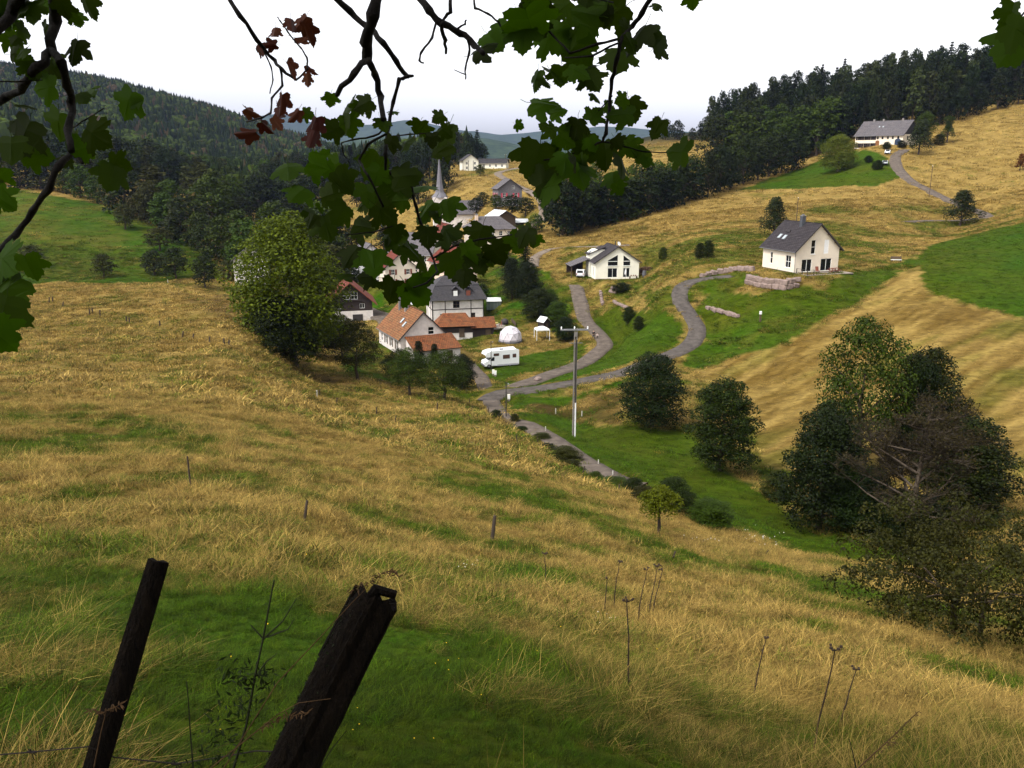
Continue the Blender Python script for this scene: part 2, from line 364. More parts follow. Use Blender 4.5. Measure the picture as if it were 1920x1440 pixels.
def field(x, y):
    """how green (0..1), how freshly mown, how bare the ground is"""
    x = np.asarray(x, float); y = np.asarray(y, float)
    jx = x + (fbm(x, y, 3, 71) - 0.5) * 2.4; jy = y + (fbm(x, y, 3, 72) - 0.5) * 2.4
    d = np.hypot(x, y)
    n1 = fbm(x, y, 9, 11); n2 = fbm(x, y, 2.6, 12, 2); n3 = fbm(x * 0.4, y, 22, 13)
    g = np.clip(0.10 + sstep(0.44, 0.70, 0.5 * n1 + 0.5 * n2 + 0.02) * 0.80, 0, 1)
    near = sstep(24.0, 7.0, d + (n1 - 0.5) * 9 + np.where(x > 0, x * 0.8, -0.28 * d))
    g = np.maximum(g, near * (0.58 + 0.4 * sstep(0.35, 0.6, n2)))
    west = sstep(-8, -35, x) * sstep(40, 70, y) * (y < 205); g = g * (1 - 0.6 * west)
    mid = (d > 205); g = np.where(mid, sstep(0.52, 0.72, 0.5 * n1 + 0.5 * n3) * 0.7, g)
    # the road bench and the slope behind the two new houses are greener in strips
    m = (x > 12) & (x < 150) & (y > 165) & (y < 225); g = np.where(m, np.maximum(g, sstep(0.42, 0.62, fbm(x * 0.25, y, 5, 15)) * 0.75), g)
    for k, P in REG.items():
        base = {'left_meadow': 0.9, 'gardens': 0.8, 'slope_h1': 0.93, 'valley': 0.65, 'lawn_up': 0.88}.get(k, 0.98)
        i = inside(P, jx, jy); v = base + (1 - base) * 1.0 * sstep(0.35, 0.6, n2) - (1 - base) * 0.9 * sstep(0.45, 0.65, n1)
        g = np.where(i, np.maximum(np.clip(v, 0, 1), 0), g)
    mo = inside(MOWN, jx, jy).astype(float)
    stripe = fbm(x * 0.15 + y * 0.05, y * 0.9 - x * 0.55, 2.2, 19, 2)
    g = np.where(mo > 0, sstep(0.5, 0.75, stripe * 0.6 + n1 * 0.4) * 0.55, g)
    ba = np.zeros(x.shape)
    for P in BARE[:3]: ba = np.maximum(ba, inside(P, jx, jy) * sstep(0.25, 0.6, n2 + 0.15) * 0.6)
    ba = np.maximum(ba, inside(BANK, jx, jy) * (0.35 + 0.5 * n2))
    return np.clip(g, 0, 1), mo, ba
GREEN = np.array([0.052, 0.070, 0.0015]); LUSH = np.array([0.027, 0.078, 0.0009]); STRAW = np.array([0.308, 0.210, 0.060]); BROWN = np.array([0.128, 0.079, 0.016]); SOIL = np.array([0.060, 0.028, 0.011])
def tint(x, y, rng=None):
    g, mo, ba = field(x, y); n = fbm(x, y, 1.7, 31, 2)[:, None]; n2 = fbm(x, y, 12, 33)[:, None]
    st = fbm((0.79 * x + 0.61 * y) * 0.10, 0.79 * y - 0.61 * x, 0.95, 37, 3)[:, None]; n = np.where(mo[:, None] > 0, np.clip(0.38 + (st - 0.5) * 2.0, 0, 1), n)
    dry = BROWN + (STRAW - BROWN) * np.clip(0.25 + 1.0 * n - 0.2 * mo[:, None] + 0.3 * (n2 - 0.5), 0, 1)
    lush = LUSH + (GREEN - LUSH) * np.clip(n2 * 1.6 - 0.3 + (g[:, None] < 0.9) * 0.4, 0, 1)
    c = dry * (1 - g[:, None]) + lush * (0.8 + 0.4 * n) * g[:, None]
    return c * (1 - ba[:, None]) + SOIL * (0.7 + 0.6 * n) * ba[:, None], g, mo, ba
for k, a in {'v_grey': (782,512,236,7), 'v_pink': (835,478,262,6), 'v_hip': (918,462,262,9), 'v_brick': (850,530,214,7), 'v_left': (476,530,236,7), 'v_white': (690,518,232,6),
             'barn': (938,433,284,6), 'grey': (951,387,322,8), 'half': (880,320,430,8), 'far2': (925,316,436,8), 'church': (826,432,330,8), 'v_mid': (745,535,226,6)}.items():
    SITE[k] = centre_place(*a)

# ------------------------------------------------------------------ ground sheet
def spaced(segs):
    out = [segs[0][0]]
    for a, b, s0, s1 in segs:
        t = a; L = b - a
        while t < b - 1e-6:
            s = s0 + (s1 - s0) * (t - a) / L; t = min(b, t + s); out.append(t)
    return np.array(out)
gx = spaced([(-1400, -420, 60, 24), (-420, -120, 12, 2.5), (-120, -30, 1.6, 1.0), (-30, 30, 0.8, 0.8), (30, 130, 1.0, 1.2), (130, 260, 1.6, 3), (260, 420, 4, 10), (420, 1400, 20, 60)])
gy = spaced([(-40, -4, 4, 1), (-4, 14, 0.5, 0.5), (14, 60, 0.6, 0.9), (60, 215, 1.0, 1.1), (215, 345, 1.3, 2.0), (345, 560, 2.5, 5), (560, 1700, 8, 30)])
X, Y = np.meshgrid(gx, gy); xf, yf = X.ravel(), Y.ravel()
Z = height(xf, yf)
nx, ny = len(gx), len(gy)
ii = (np.arange(ny - 1)[:, None] * nx + np.arange(nx - 1)[None]).ravel()
gme = np_mesh('ground', np.column_stack([xf, yf, Z]), np.column_stack([ii, ii + 1, ii + nx + 1, ii + nx]))
gme.polygons.foreach_set('use_smooth', np.ones(len(gme.polygons), bool))
tc_, g_, mo_, ba_ = tint(xf, yf)
fx_ = sstep(430, 520, yf)[:, None] * (1 - sstep(0.2, 0.26, xf / np.maximum(yf, 1)) * (1 - sstep(0.245, 0.27, xf / np.maximum(yf, 1))))[:, None]   # under the woods the floor is dark litter
tc_ = tc_ * (1 - fx_) + np.array([0.02, 0.022, 0.008]) * fx_
ca = gme.color_attributes.new('tint', 'FLOAT_COLOR', 'POINT'); ca.data.foreach_set('color', np.column_stack([tc_ * 0.8, mo_]).astype(np.float32).ravel())
m, n, o = _nt('meadow_soil')
a = N(n, 'ShaderNodeAttribute', attribute_name='tint'); tc = N(n, 'ShaderNodeTexCoord'); hv = N(n, 'ShaderNodeHueSaturation')
mp = N(n, 'ShaderNodeMapping'); mp.inputs['Scale'].default_value = (0.5, 1.0, 1.0); n.links.new(tc.outputs['Object'], mp.inputs[0])
nz = N(n, 'ShaderNodeTexNoise', Scale=1.1, Detail=8.0, Roughness=0.72, Distortion=0.6); n.links.new(mp.outputs[0], nz.inputs['Vector'])
mr = N(n, 'ShaderNodeMapRange'); mr.inputs['From Min'].default_value = 0.28; mr.inputs['From Max'].default_value = 0.72; mr.inputs['To Min'].default_value = 0.45; mr.inputs['To Max'].default_value = 1.45
n.links.new(nz.outputs[0], mr.inputs[0]); n.links.new(mr.outputs[0], hv.inputs['Value']); n.links.new(a.outputs['Color'], hv.inputs['Color'])
b = N(n, 'ShaderNodeBsdfPrincipled', Roughness=0.95); b.inputs['Specular IOR Level'].default_value = 0.05
bp = N(n, 'ShaderNodeBump', Strength=0.9, Distance=0.35); n.links.new(nz.outputs[0], bp.inputs['Height']); n.links.new(bp.outputs[0], b.inputs['Normal'])
n.links.new(hv.outputs[0], b.inputs['Base Color']); n.links.new(b.outputs[0], o.inputs[0])
ground = struct(link('ground', gme, m))

# ------------------------------------------------------------------ roads and tracks
asph = mat('old_asphalt', (0.135, 0.108, 0.088), 0.95, 0.3, 0.9, 0.3, col2=(0.062, 0.050, 0.042), spec=0.1, detail=8)
grav = mat('gravel_track', (0.100, 0.086, 0.076), 0.95, 0.3, 1.1, 0.4, col2=(0.046, 0.039, 0.035), spec=0.1, detail=9)
pale = mat('pale_gravel', (0.18, 0.145, 0.115), 0.95, 0.3, 0.8, 0.3, col2=(0.115, 0.09, 0.07), spec=0.1, detail=8)
rmat = {'lane': asph, 'house_path': asph, 'driveway': grav, 'farm_road': asph, 'far_road': pale, 'village_street': asph, 'garden_track': pale}
lift = {'lane': 0.012, 'house_path': 0.004, 'driveway': 0.0}
for k, (pts, hw) in RL.items():
    t = np.gradient(pts[:, :2], axis=0); t /= np.linalg.norm(t, axis=1)[:, None] + 1e-9; nr = np.column_stack([-t[:, 1], t[:, 0]])
    V = []; cols = (-1.12, -1, -0.5, 0, 0.5, 1, 1.12)
    s_ = np.arange(len(pts))
    for c in cols:
        e = hw * c * (1 + (fbm(s_, s_ * 0 + (7 if c < 0 else 31), 5, 3, 2) - 0.5) * (0.35 if abs(c) >= 1 else 0))
        q = pts[:, :2] + nr * e[:, None]; V.append(np.column_stack([q, pts[:, 2] + (0.01 if abs(c) <= 1 else -0.34) + lift.get(k, 0) + 0.02 * (1 - min(abs(c), 1))]))
    V = np.stack(V, 1); nn = len(pts); K = len(cols)
    i0 = (np.arange(nn - 1)[:, None] * K + np.arange(K - 1)[None]).ravel()
    struct(link(k, np_mesh(k, V.reshape(-1, 3), np.column_stack([i0, i0 + 1, i0 + K + 1, i0 + K])), rmat[k], smooth=True))

# ------------------------------------------------------------------ far hills and the air in front of them
m, n, o = _nt('wooded_hill')
tc = N(n, 'ShaderNodeTexCoord'); nz = N(n, 'ShaderNodeTexNoise', Scale=0.02, Detail=9.0, Roughness=0.75); n.links.new(tc.outputs['Object'], nz.inputs['Vector'])
cr = N(n, 'ShaderNodeValToRGB'); cr.color_ramp.elements[0].position = 0.35; cr.color_ramp.elements[1].position = 0.7
cr.color_ramp.elements[0].color = (0.012, 0.022, 0.012, 1); cr.color_ramp.elements[1].color = (0.05, 0.075, 0.03, 1); n.links.new(nz.outputs[0], cr.inputs[0])
b = N(n, 'ShaderNodeBsdfPrincipled', Roughness=1.0); b.inputs['Specular IOR Level'].default_value = 0.0; n.links.new(cr.outputs[0], b.inputs['Base Color']); n.links.new(b.outputs[0], o.inputs[0])
HM = m
def ridge(name, Y0, prof, depth, seed, x0=-1.0, x1=1.0, foot=-90.0):
    us = np.linspace(x0, x1, 260); vv = np.linspace(-1, 1, 41)
    hx = np.interp(us, [(p[0] - 960) / F / CP for p in prof], [(300 - p[1]) / F * Y0 for p in prof])
    U, Vv = np.meshgrid(us, vv)
    x = U * Y0; y = Y0 + Vv * depth
    top = np.interp(us, us, hx)[None] + (fbm(x, y * 0.3, Y0 * 0.06, seed, 5) - 0.5) * Y0 * 0.010
    z = foot + (top - foot) * (1 - np.abs(Vv) ** 1.7) + (fbm(x, y, Y0 * 0.05, seed + 5, 5) - 0.5) * Y0 * 0.02 * np.abs(Vv)
    V = np.column_stack([x.ravel(), y.ravel(), z.ravel()]); k = len(us)
    i0 = (np.arange(40)[:, None] * k + np.arange(k - 1)[None]).ravel()
    return struct(link(name, np_mesh(name, V, np.column_stack([i0, i0 + 1, i0 + k + 1, i0 + k])), HM, smooth=True))
ridge('far_hills', 6800, [(-400,250),(300,255),(560,222),(620,240),(700,238),(800,233),(880,247),(935,254),(1010,249),(1110,244),(1200,250),(1500,255),(2400,230)], 1500, 5)
ridge('middle_hills', 3600, [(-400,200),(400,215),(560,250),(640,268),(760,258),(900,262),(960,274),(1030,286),(1120,280),(1300,262),(2400,220)], 700, 9)
fg = MB().poly([(-8000, 1650, -80), (8000, 1650, -80), (8000, 9000, -80), (-8000, 9000, -80)]); struct(build(fg, 'valley_floor', HM))

m, n, o = _nt('haze'); n.nodes.remove(o); o = n.nodes.new('ShaderNodeOutputMaterial')
pv = N(n, 'ShaderNodeVolumePrincipled', Density=0.00004); pv.inputs['Color'].default_value = (0.44, 0.54, 1.0, 1); pv.inputs['Anisotropy'].default_value = 0.2
n.links.new(pv.outputs[0], o.inputs['Volume'])
hz = MB().box((0, 4450, 150), (17000, 9300, 540)); hzo = build(hz, 'haze', m); hzo['kind'] = 'stuff'; hzo.display_type = 'WIRE'

# ------------------------------------------------------------------ foliage prototypes
def cards(C, Nrm, size, rng, aspect=0.62):
    """small pointed leaf sprays: one bent quad each"""
    n = len(C); Nrm = Nrm / (np.linalg.norm(Nrm, axis=1)[:, None] + 1e-9)
    a = np.cross(Nrm, rng.normal(size=(n, 3))); a /= np.linalg.norm(a, axis=1)[:, None] + 1e-9
    b = np.cross(Nrm, a); s = (size * rng.uniform(0.6, 1.3, n))[:, None]
    bend = Nrm * s * rng.uniform(-0.25, 0.25, (n, 1))
    V = np.stack([C - a * s, C - b * s * aspect + bend, C + a * s, C + b * s * aspect + bend], 1).reshape(-1, 3)
    return V, np.arange(4 * n).reshape(n, 4)
def blob_crown(name, blobs, n, size, rng, squash=0.85, down=0.35):
    B = np.array(blobs); p = B[:, 3] ** 2; k = rng.choice(len(B), n, p=p / p.sum())
    d = rng.normal(size=(n, 3)); d /= np.linalg.norm(d, axis=1)[:, None]
    d[:, 2] = np.where((d[:, 2] < 0) & (rng.random(n) > down), -d[:, 2], d[:, 2])
    r = B[k, 3] * rng.uniform(0.55, 1.08, n) ** 0.7; P = B[k, :3] + d * r[:, None] * np.array([1, 1, squash])
    V, Q = cards(P, d + rng.normal(size=(n, 3)) * 0.55 + np.array([0, 0, 0.3]), size, rng)
    return np_mesh(name, V, Q)
def limbs_mesh(name, H, spread, base, r0, rng, n=7, lean=0.0, sides=7):
    mb = MB(); top = Vector((lean, 0, H * 0.72))
    mb.tube([(0, 0, -0.6), (lean * 0.1, 0, base * 0.5), (lean * 0.4, 0.02 * H, base), (lean * 0.8, -0.01 * H, H * 0.5), top], [r0 * 1.35, r0, r0 * 0.85, r0 * 0.5, r0 * 0.15], sides)
    for i in range(n):
        a = 2 * math.pi * (i / n) + rng.uniform(-0.4, 0.4); t = rng.uniform(0.0, 0.8); s = Vector((lean * 0.5, 0, base + (H * 0.55 - base) * t)); L = spread * rng.uniform(0.6, 0.95)
        e = s + Vector((math.cos(a) * L, math.sin(a) * L, H * rng.uniform(0.12, 0.3))); mid = (s + e) / 2 + Vector((0, 0, H * 0.04))
        mb.tube([s, mid, e], [r0 * 0.42, r0 * 0.26, r0 * 0.06], 5)
    return mb.mesh(name)
def make_broad(seed, H=10.0, Wd=8.0, base=2.0, ncards=5000, size=0.2, nb=26, shape='round', low=None):
    rng = np.random.default_rng(seed); blobs = []; low = base if low is None else low
    ch = H - low
    for i in range(nb):
        t = (i + 0.5) / nb; zz = low + ch * (0.08 + 0.86 * t)
        if shape == 'round': rad = Wd / 2 * math.sqrt(max(0.05, 1 - (2 * (t - 0.42) / 1.2) ** 2))
        elif shape == 'cone': rad = Wd / 2 * (1.02 - t * 0.8)
        elif shape == 'column': rad = Wd / 2 * (0.7 + 0.4 * math.sin(t * 9 + seed)) * (1 - 0.5 * t * t)
        elif shape == 'flat': rad = Wd / 2 * (0.75 + 0.35 * math.sin(math.pi * t))
        br = Wd * rng.uniform(0.13, 0.22) * (0.5 if shape == 'flat' else 1.0); a = i * 2.399 + rng.uniform(-0.5, 0.5); rr = max(0, rad - br * 0.8) * rng.uniform(0.65, 1.08)
        blobs.append((math.cos(a) * rr, math.sin(a) * rr, zz, br))
    for i in range(nb):    # small sprays that break the outline
        b = blobs[rng.integers(nb)]; d = rng.normal(size=3); d /= np.linalg.norm(d); d[2] = abs(d[2]) * 0.8; q = b[3] * 0.45
        blobs.append((b[0] + d[0] * b[3] * 0.95, b[1] + d[1] * b[3] * 0.95, b[2] + d[2] * b[3] * 0.8, q))
    if shape == 'round': blobs.append((0, 0, low + ch * 0.5, Wd * 0.3))
    if low <= 0.2 and shape == 'round': blobs += [(0, 0, low + ch * 0.3, Wd * 0.36), (0, 0, low + ch * 0.65, Wd * 0.32)]
    cr = blob_crown('crown', blobs, ncards, size, rng)
    tr = limbs_mesh('trunk', H, Wd * 0.42, max(base, 0.8), 0.022 * H + 0.03, rng)
    return cr, tr, H, Wd
def make_conifer(seed, H=10.0, Wd=4.2, tiers=16, per=9, size=0.26, base=0.8, droop=0.35, ragged=0.25, n_per=9):
    rng = np.random.default_rng(seed); C = []; Nn = []
    for t in range(tiers):
        f = t / (tiers - 1); z = base + (H - base) * f ** 0.92; L = Wd / 2 * (1 - f) ** 0.8 * rng.uniform(1 - ragged, 1 + ragged * 0.6) + 0.12
        k = max(3, int(per * (1 - 0.5 * f)))
        for i in range(k):
            a = rng.uniform(0, 6.283); l = L * rng.uniform(0.65, 1.12)
            for j in range(n_per):
                u = (j + rng.uniform(0, 1)) / n_per; r = l * u
                w_ = (1 - u) * 0.18 * l; C.append((math.cos(a) * r + rng.normal() * w_, math.sin(a) * r + rng.normal() * w_, z - droop * l * u * u + rng.normal() * 0.05))
                Nn.append((rng.normal() * 0.5, rng.normal() * 0.5, 1.0))
    C = np.array(C); V, Q = cards(C, np.array(Nn), size, rng, 0.42)
    tr = MB().tube([(0, 0, -0.6), (0, 0, H * 0.5), (0, 0, H * 0.97)], [0.02 * H, 0.012 * H, 0.003 * H], 6).mesh('trunk')
    return np_mesh('crown', V, Q), tr, H, Wd
bark = mat('bark', (0.060, 0.046, 0.034), 0.95, 0.4, 6, 0.6, spec=0.1, stretch=(1, 1, 0.25))
LF = {'mid': leafmat('leaf_mid', (0.040, 0.064, 0.002), (0.010, 0.018, 0.0006)),
      'dark': leafmat('leaf_dark', (0.019, 0.029, 0.0015), (0.005, 0.008, 0.0005)),
      'deep': leafmat('leaf_deep', (0.011, 0.021, 0.0008), (0.003, 0.006, 0.0003), objvar=0.15),
      'lime': leafmat('leaf_lime', (0.098, 0.120, 0.002), (0.016, 0.025, 0.0005), 0.35),
      'young': leafmat('leaf_young', (0.125, 0.150, 0.004), (0.055, 0.075, 0.002), 0.4),
      'olive': leafmat('leaf_olive', (0.040, 0.042, 0.004), (0.012, 0.014, 0.001)),
      'willow': leafmat('leaf_willow', (0.100, 0.116, 0.009), (0.04, 0.05, 0.003)),
      'rust': leafmat('leaf_rust', (0.14, 0.052, 0.008), (0.06, 0.024, 0.004)),
      'spruce': leafmat('needle_spruce', (0.015, 0.023, 0.002), (0.004, 0.008, 0.001), 0.08, objvar=0.4),
      'larch': leafmat('needle_larch', (0.034, 0.042, 0.007), (0.010, 0.015, 0.002), 0.1, objvar=0.3),
      'fir': leafmat('needle_fir', (0.022, 0.031, 0.004), (0.007, 0.011, 0.002), 0.08)}
PR = {'r1': make_broad(1, ncards=13000, size=0.105), 'r2': make_broad(2, Wd=9, ncards=13000, size=0.11), 'big': make_broad(18, H=20, Wd=15, base=2.5, low=1.5, ncards=26000, size=0.20, nb=54), 'low1': make_broad(3, Wd=8.5, base=0.8, low=0.0, ncards=22000, size=0.115, nb=32),
      'low2': make_broad(4, Wd=7.0, base=0.8, low=0.0, ncards=21000, size=0.11, nb=30, shape='round'), 'cone': make_broad(5, Wd=7.5, base=0.8, low=0.0, ncards=12000, size=0.12, nb=30, shape='cone'),
      'col': make_broad(6, Wd=5.0, base=1.5, ncards=10000, size=0.10, nb=24, shape='column'), 'sap': make_broad(19, H=4.0, Wd=3.4, base=2.0, low=1.8, ncards=5000, size=0.075, nb=20, shape='round'), 'flat': make_broad(7, H=4.0, Wd=8.0, base=1.1, low=0.95, ncards=16000, size=0.06, nb=60, shape='flat'),
      'f1': make_broad(8, ncards=2200, size=0.27, nb=20, low=0.8), 'f2': make_broad(9, Wd=7, ncards=2200, size=0.26, nb=20, low=0.4), 'f3': make_broad(10, Wd=6, ncards=1600, size=0.29, nb=16, shape='cone', low=1.0), 'f4': make_broad(16, Wd=9, ncards=2600, size=0.28, nb=22, low=0.6),
      's1': make_conifer(11, tiers=20, per=13, size=0.3), 's2': make_conifer(12, Wd=3.8, tiers=22, per=12, size=0.28), 's3': make_conifer(13, Wd=5.0, tiers=18, per=13, ragged=0.4, size=0.32), 'fir': make_conifer(14, Wd=7.5, tiers=17, per=22, size=0.26, droop=0.1, base=0.7, ragged=0.35, n_per=16),
      'pine': make_broad(15, Wd=9, base=1.4, low=1.2, ncards=6000, size=0.18, nb=26, shape='cone')}
def plant(name, proto, loc, H, Wd, lm, label, cat, group=None, yaw=None, tilt=0.0):
    cr, tr, h, w_ = PR[proto]; rr = random.Random(int(abs(loc[0]) * 97 + abs(loc[1]) * 31 + len(name) * 7))
    o = thing(name, loc, label, cat, rr.uniform(0, 6.28) if yaw is None else yaw, group); o.scale = (Wd / w_, Wd / w_, H / h)
    if tilt: o.rotation_euler[0] = tilt
    for nm, me in (('trunk', tr), ('crown', cr)):
        c = bpy.data.objects.new(nm, me); COL.objects.link(c); c.parent = o
        if len(me.materials) == 0: me.materials.append(bark if nm == 'trunk' else LF[lm])
        if nm == 'crown':
            c.material_slots[0].link = 'OBJECT'; c.material_slots[0].material = LF[lm]
    return o
def on(px, py, sink=0.0):
    v = at(px, py); v.z -= sink; return v
def onD(px, D):
    d = ray(px, 400); x = d[0] * D; return Vector((x, D, gz(x, D)))
RND = random.Random(4)

# -- single trees and bushes near the village, each of its own
p = on(552, 690); T = plant('ash_tree', 'big', p, 19.5, 17.0, 'lime', 'huge spreading yellow-green tree at the corner of the hill above the chalet', 'tree')
# its lower skirt is a bush of its own
plant('bush', 'low1', on(535, 682), 8.5, 9.5, 'deep', 'dark bush filling the foot of the huge yellow-green tree', 'bush'); plant('bush', 'low2', on(500, 640), 6.0, 7.0, 'dark', 'dark shrub on the upper edge beside the huge yellow-green tree', 'bush')
plant('bush', 'low2', on(590, 668), 8.0, 9.0, 'deep', 'dark shrub between the huge tree and the chalet', 'bush')
for px, py, H, Wd, lm, lb in ((670,713,8.0,7.0,'olive','brownish orchard tree with a clear bare trunk, tallest of the orchard'),(642,672,7.0,6.5,'olive','brownish orchard tree behind the tallest one, toward the chalet'),(748,724,5.2,5.0,'dark','small dark orchard tree in the middle of the orchard row'),(768,741,6.0,6.4,'mid','green orchard tree just downhill of the small dark one'),(833,751,6.4,7.2,'mid','green orchard tree at the road end of the orchard row')):
    plant('orchard_tree', 'r1' if px < 760 else 'r2', on(px, py, 0.1), H, Wd, lm, lb, 'tree', 'orchard trees on the slope')
plant('bush', 'low1', on(866, 728), 5.0, 5.2, 'deep', 'dark round bush beside the road junction, below the orchard trees', 'bush')
plant('cypress_bush', 'cone', on(786, 690), 4.6, 3.2, 'deep', 'dark conical shrub against the white gable of the tiled house', 'bush')
plant('cypress_bush', 'cone', on(815, 688), 4.0, 2.8, 'deep', 'dark upright shrub in front of the lean-to tiles', 'bush')
plant('bush', 'low1', on(1222, 800), 8.6, 9.6, 'deep', 'big dark round bush in the green field, next to the power pole', 'bush')
plant('bush', 'low2', on(1350, 884), 9.6, 7.4, 'dark', 'tall dark egg-shaped bush between the round bush and the wood by the stream', 'bush')
plant('stream_tree', 'low1', on(1535, 992), 9.6, 8.2, 'deep', 'dark leafy tree at the near end of the stream wood', 'tree')
plant('bush', 'low2', on(1455, 935), 2.6, 3.2, 'olive', 'low brownish bush at the edge of the mown slope, next to the stream wood', 'bush')
plant('stream_tree', 'r1', onD(1655, 78), 14.6, 9.2, 'mid', 'tall light green ash tree standing out above the stream wood', 'tree')
plant('stream_tree', 'r1', onD(1600, 70), 9.5, 7.0, 'deep', 'dark tree filling the stream wood under the tall ash', 'tree')
plant('stream_tree', 'low1', onD(1780, 80), 11.5, 9.5, 'dark', 'dark tree behind the bare twiggy tree', 'tree')
plant('stream_tree', 'col', onD(1775, 77), 11.5, 4.6, 'deep', 'narrow dark tree top rising behind the bare twiggy tree', 'tree')
plant('stream_tree', 'low2', onD(1880, 66), 8.6, 9.0, 'dark', 'broad dark tree at the far right end of the stream wood', 'tree')
plant('bush', 'low1', onD(1680, 63), 5.0, 7.0, 'deep', 'dark undergrowth bush below the tall ash and beside the bare tree', 'bush')
plant('bush', 'low2', onD(1780, 58), 4.2, 6.5, 'deep', 'dark undergrowth bush under the bare twiggy tree', 'bush')
plant('apple_tree', 'flat', on(1785, 1192), 4.3, 8.4, 'olive', 'low spreading apple tree with a short trunk on the near slope', 'tree')
plant('apple_tree', 'flat', onD(1960, 29), 4.2, 6.5, 'olive', 'apple tree cut by the picture edge, next to the low spreading one', 'tree')
p = on(1235, 1006); plant('sapling', 'sap', p, 2.7, 2.5, 'young', 'young yellow-green sapling with a straight trunk at the meadow edge', 'tree')
plant('bush', 'low1', on(1262, 962), 2.4, 3.4, 'dark', 'green bush right behind the young sapling', 'bush')
plant('bush', 'low2', on(1330, 985), 1.7, 3.6, 'mid', 'low leafy scrub along the field edge, beyond the sapling', 'bush')
HL = 'low scrub overgrowing the edge of the narrow lane'
for px, py, s in ((935,778,1.6),(965,790,1.2),(985,806,1.3),(1010,822,1.3),(1035,845,1.5),(1062,866,1.6),(1085,880,1.4),(1120,895,1.3),(1150,910,1.5),(1185,925,1.6),(1215,940,1.5)):
    plant('lane_bush', RND.choice(['low1', 'low2']), on(px + RND.uniform(-12, 10), py + RND.uniform(-2, 12), 0.3), s * RND.uniform(0.5, 1.15), s * RND.uniform(1.0, 2.6), RND.choice(['dark', 'mid', 'olive']), HL, 'bush', 'scrub along the lane')
# -- gardens and hedges of the village
for px, py, H, Wd, lm, pr, lb in ((960,560,9.5,8.0,'deep','cone','dark dense tree left of the clump beside the drive'),(990,560,8.2,7.5,'deep','low1','dark broad tree in the middle of the clump beside the drive'),
        (1010,600,6.5,8.5,'dark','low1','big rounded shrub over the white pavilion'),(1045,612,5.2,5.5,'mid','low2','lighter green shrub at the bend of the drive'),(1060,640,4.6,5.5,'deep','low1','dark shrub behind the power pole top'),
        (950,520,9.0,6.0,'spruce','s3','dark spruce left of the track to the village'),(985,515,9.5,6.0,'spruce','s1','taller dark spruce beside the track to the village'),
        (1030,580,4.5,4.0,'mid','low2','green bush along the drive below the van')):
    plant('garden_tree', pr, on(px, py), H, Wd, lm, lb, 'tree')
for px, py, H, Wd, lb in ((1243,488,3.0,2.4,'small round shrub on the bench behind the yellowish house'),(1312,485,3.2,2.6,'left one of two dark shrubs behind the stone wall'),(1328,484,3.6,2.5,'right one of two dark shrubs behind the stone wall'),
        (1178,606,3.2,2.8,'little fruit tree on the lawn below the wood stack'),(1197,620,2.6,2.3,'smallest fruit tree, lower on the lawn'),(1165,548,2.0,4.8,'flowering bushes under the big gable window')):
    plant('garden_shrub', 'low2' if H > 2.2 else 'low1', on(px, py), H, Wd, 'dark' if px != 1243 else 'mid', lb, 'shrub')
plant('fir_tree', 'pine', on(1450, 442, 0.8), 9.8, 9.0, 'fir', 'dark layered fir tree behind the house with the grey tiled roof', 'tree')
plant('pine_tree', 'pine', on(1800, 423), 9.2, 11.0, 'fir', 'dark broad pine at the bend of the farm road', 'tree')
plant('willow_tree', 'low1', on(1570, 322), 12.2, 14.5, 'willow', 'pale rounded willow on the lawn below the farmhouse', 'tree')
plant('pine_tree', 'pine', on(1722, 290), 12.0, 12.0, 'fir', 'dark pine in front of the farmhouse gable', 'tree')
plant('farm_tree', 'r1', on(1732, 272), 11.5, 9.0, 'mid', 'green tree right of the farmhouse gable pine', 'tree'); plant('farm_tree', 'col', on(1775, 268), 9.8, 6.6, 'mid', 'slim green tree on the dry slope right of the farmhouse', 'tree')
plant('farm_tree', 'low2', on(1760, 272), 4.0, 5.0, 'dark', 'low green bush between the farmhouse trees', 'bush')
plant('bare_sapling', 'f3', on(1912, 320), 5.4, 4.0, 'rust', 'small reddish tree alone on the dry slope', 'tree')
for px, py, s, lb in ((1628,305,2.4,'dark little shrub below the farmhouse wall'),(1645,318,3.0,'round shrub beside the parked silver car'),(1662,280,2.6,'shrub at the farmhouse corner above the white car'),(1690,277,2.6,'bush against the farmhouse gable')):
    plant('farm_shrub', 'low1', on(px, py), s, s * 1.5, 'deep', lb, 'shrub')
GL = 'bushy %s garden tree among the village houses'
for px, py, H, Wd in ((960,398,6,8),(985,405,6,8),(905,385,5,6),(930,392,5,6),(893,402,6,8),(870,420,7,8),(850,470,7,7),(800,470,9,8),(740,500,9,8),(660,540,7,7),(630,560,8,8),(720,470,10,9),(660,480,11,9),(610,500,11,9),(560,510,9,8),(610,600,5,6),(905,560,3.5,4),(1005,440,6,6),(1035,420,7,6),(900,330,5,6)):
    lm = RND.choice(['dark', 'mid', 'deep']); plant('village_tree', RND.choice(['f1', 'f2', 'f4']), on(px, py), H, Wd, lm, GL % {'dark': 'dark green', 'mid': 'mid-green', 'deep': 'very dark'}[lm], 'tree', 'garden trees of the village')
for px, py in ((60,500),(195,520),(290,515),(330,522),(235,430),(430,525),(300,470),(440,500),(385,540)):
    plant('meadow_bush', 'f1', on(px, py), RND.uniform(5, 8), RND.uniform(7, 10), RND.choice(['olive', 'dark']), 'round bush on the green meadow beyond the dry hill', 'bush', 'bushes on the far meadow')

